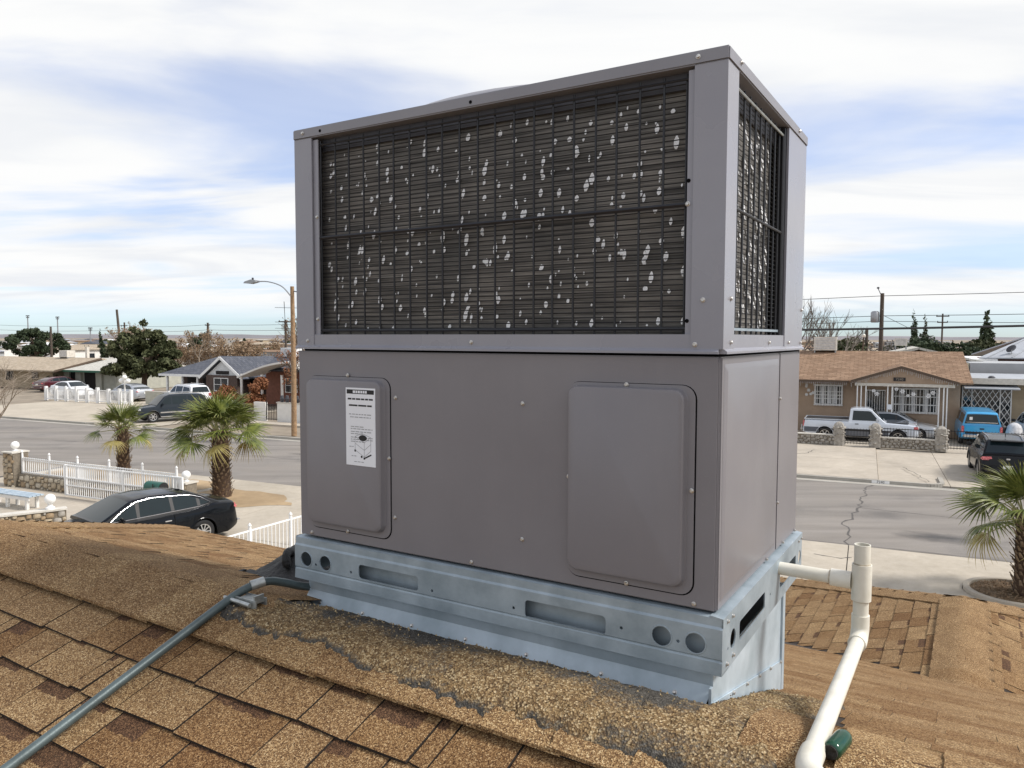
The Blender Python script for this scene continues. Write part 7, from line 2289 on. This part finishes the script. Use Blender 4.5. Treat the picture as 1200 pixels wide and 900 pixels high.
# ================================================================== FAR TOWN
RM = [('white', 'white'), ('r_metal', 'grey'), ('r_tan', 'tan'), ('r_slate', 'dark'), ('r_brown', 'brown')]
WM = ['w_beige', 'w_grey', 'whitewall', 'w_tan']
protos = []
for k in range(10):
    rg = random.Random(200 + k)
    w, d, hh = rg.uniform(9, 14), rg.uniform(7, 10), rg.uniform(2.6, 3.3)
    rm, rn = RM[k % 5]
    wall_ = MB().prism([(-w / 2, -d / 2), (w / 2, -d / 2), (w / 2, d / 2), (-w / 2, d / 2)], 0, hh).mesh('wall'); fixn(wall_); wall_.materials.append(M[WM[k % 4]])
    rise = rg.uniform(.5, 1.3) if k % 3 else .25
    roof_ = MB().add([(-w / 2 - .5, -d / 2 - .5, hh), (w / 2 + .5, -d / 2 - .5, hh), (w / 2 + .5, d / 2 + .5, hh), (-w / 2 - .5, d / 2 + .5, hh), (-w / 2 + 1.2 * rise, 0, hh + rise), (w / 2 - 1.2 * rise, 0, hh + rise)],
                     [(0, 1, 5, 4), (2, 3, 4, 5), (1, 2, 5), (3, 0, 4), (3, 2, 1, 0)]).mesh('roof'); fixn(roof_); roof_.materials.append(M[rm])
    win_ = MB().box((-w * .25, -d / 2 - .02, hh * .55), (1.4, .06, 1.0)).mesh('window'); fixn(win_); win_.materials.append(M['dark_glass'])
    win2_ = MB().box((w * .22, -d / 2 - .02, hh * .55), (1.6, .06, 1.0)).mesh('window'); fixn(win2_); win2_.materials.append(M['dark_glass'])
    protos.append((wall_, roof_, win_, win2_, rn))
rg = random.Random(77)
LBL = {k: 'small far-off house with a %s roof among the distant rooftops' % k for k in ('white', 'grey', 'tan', 'dark', 'brown')}
placed = []
tries = 0
while len(placed) < 190 and tries < 9000:
    tries += 1
    an = radians(rg.uniform(-37, 37)); Y = 105 * (900 / 105) ** (rg.random() ** .9)
    x, y = Y * math.tan(an), Y
    s = x * cos(SA) - y * sin(SA); t = x * sin(SA) + y * cos(SA)
    if t < 90: continue
    if any((x - q[0]) ** 2 + (y - q[1]) ** 2 < 260 for q in placed): continue
    placed.append((x, y))
    k = rg.randrange(10); pr5 = protos[k]
    h = thing('distant_house', LBL[pr5[4]], 'house', (x, y, 0), SYAW + rg.choice((0, 0, pi / 2)) + rg.uniform(-.1, .1), 'distant %s-roofed houses' % pr5[4])
    for nm, me in zip(('wall', 'roof', 'window', 'window'), pr5[:4]): obj(nm, me, None, h)
tp = []
for k in range(6):
    cl = clump_cloud(300 + k, 12, 0, 3.2, 2.4, 1.9, 1.0)
    me = cards(cl, 700, .42, 300 + k); me.materials.append(M[['lf_dark', 'lf_olive', 'lf_brown', 'lf_grey', 'lf_dark', 'lf_pine'][k]])
    tk = MB().tube([(0, 0, 0), (.1, 0, 2.8)], [.2, .1], 6).mesh('trunk'); tk.materials.append(M['bark'])
    tp.append((me, tk))
TL = ['dark rounded tree among the distant rooftops', 'olive tree among the distant rooftops', 'bare brown tree among the distant rooftops', 'bare grey tree among the distant rooftops', 'dark spreading tree among the distant rooftops', 'deep green tree among the distant rooftops']
n = 0
while n < 130:
    an = radians(rg.uniform(-37, 37)); Y = 110 * (900 / 110) ** (rg.random() ** .85)
    x, y = Y * math.tan(an), Y
    if x * sin(SA) + y * cos(SA) < 92: continue
    if any((x - q[0]) ** 2 + (y - q[1]) ** 2 < 70 for q in placed): continue
    k = rg.randrange(6); s_ = rg.uniform(.5, .95)
    t = thing('distant_tree', TL[k], 'tree', (x, y, 0), rg.uniform(0, 6), TL[k].replace(' tree', ' trees'))
    for nm, me in (('crown', tp[k][0]), ('trunk', tp[k][1])):
        o = obj(nm, me, None, t, fix=False); o.scale = (s_, s_, s_)
    n += 1
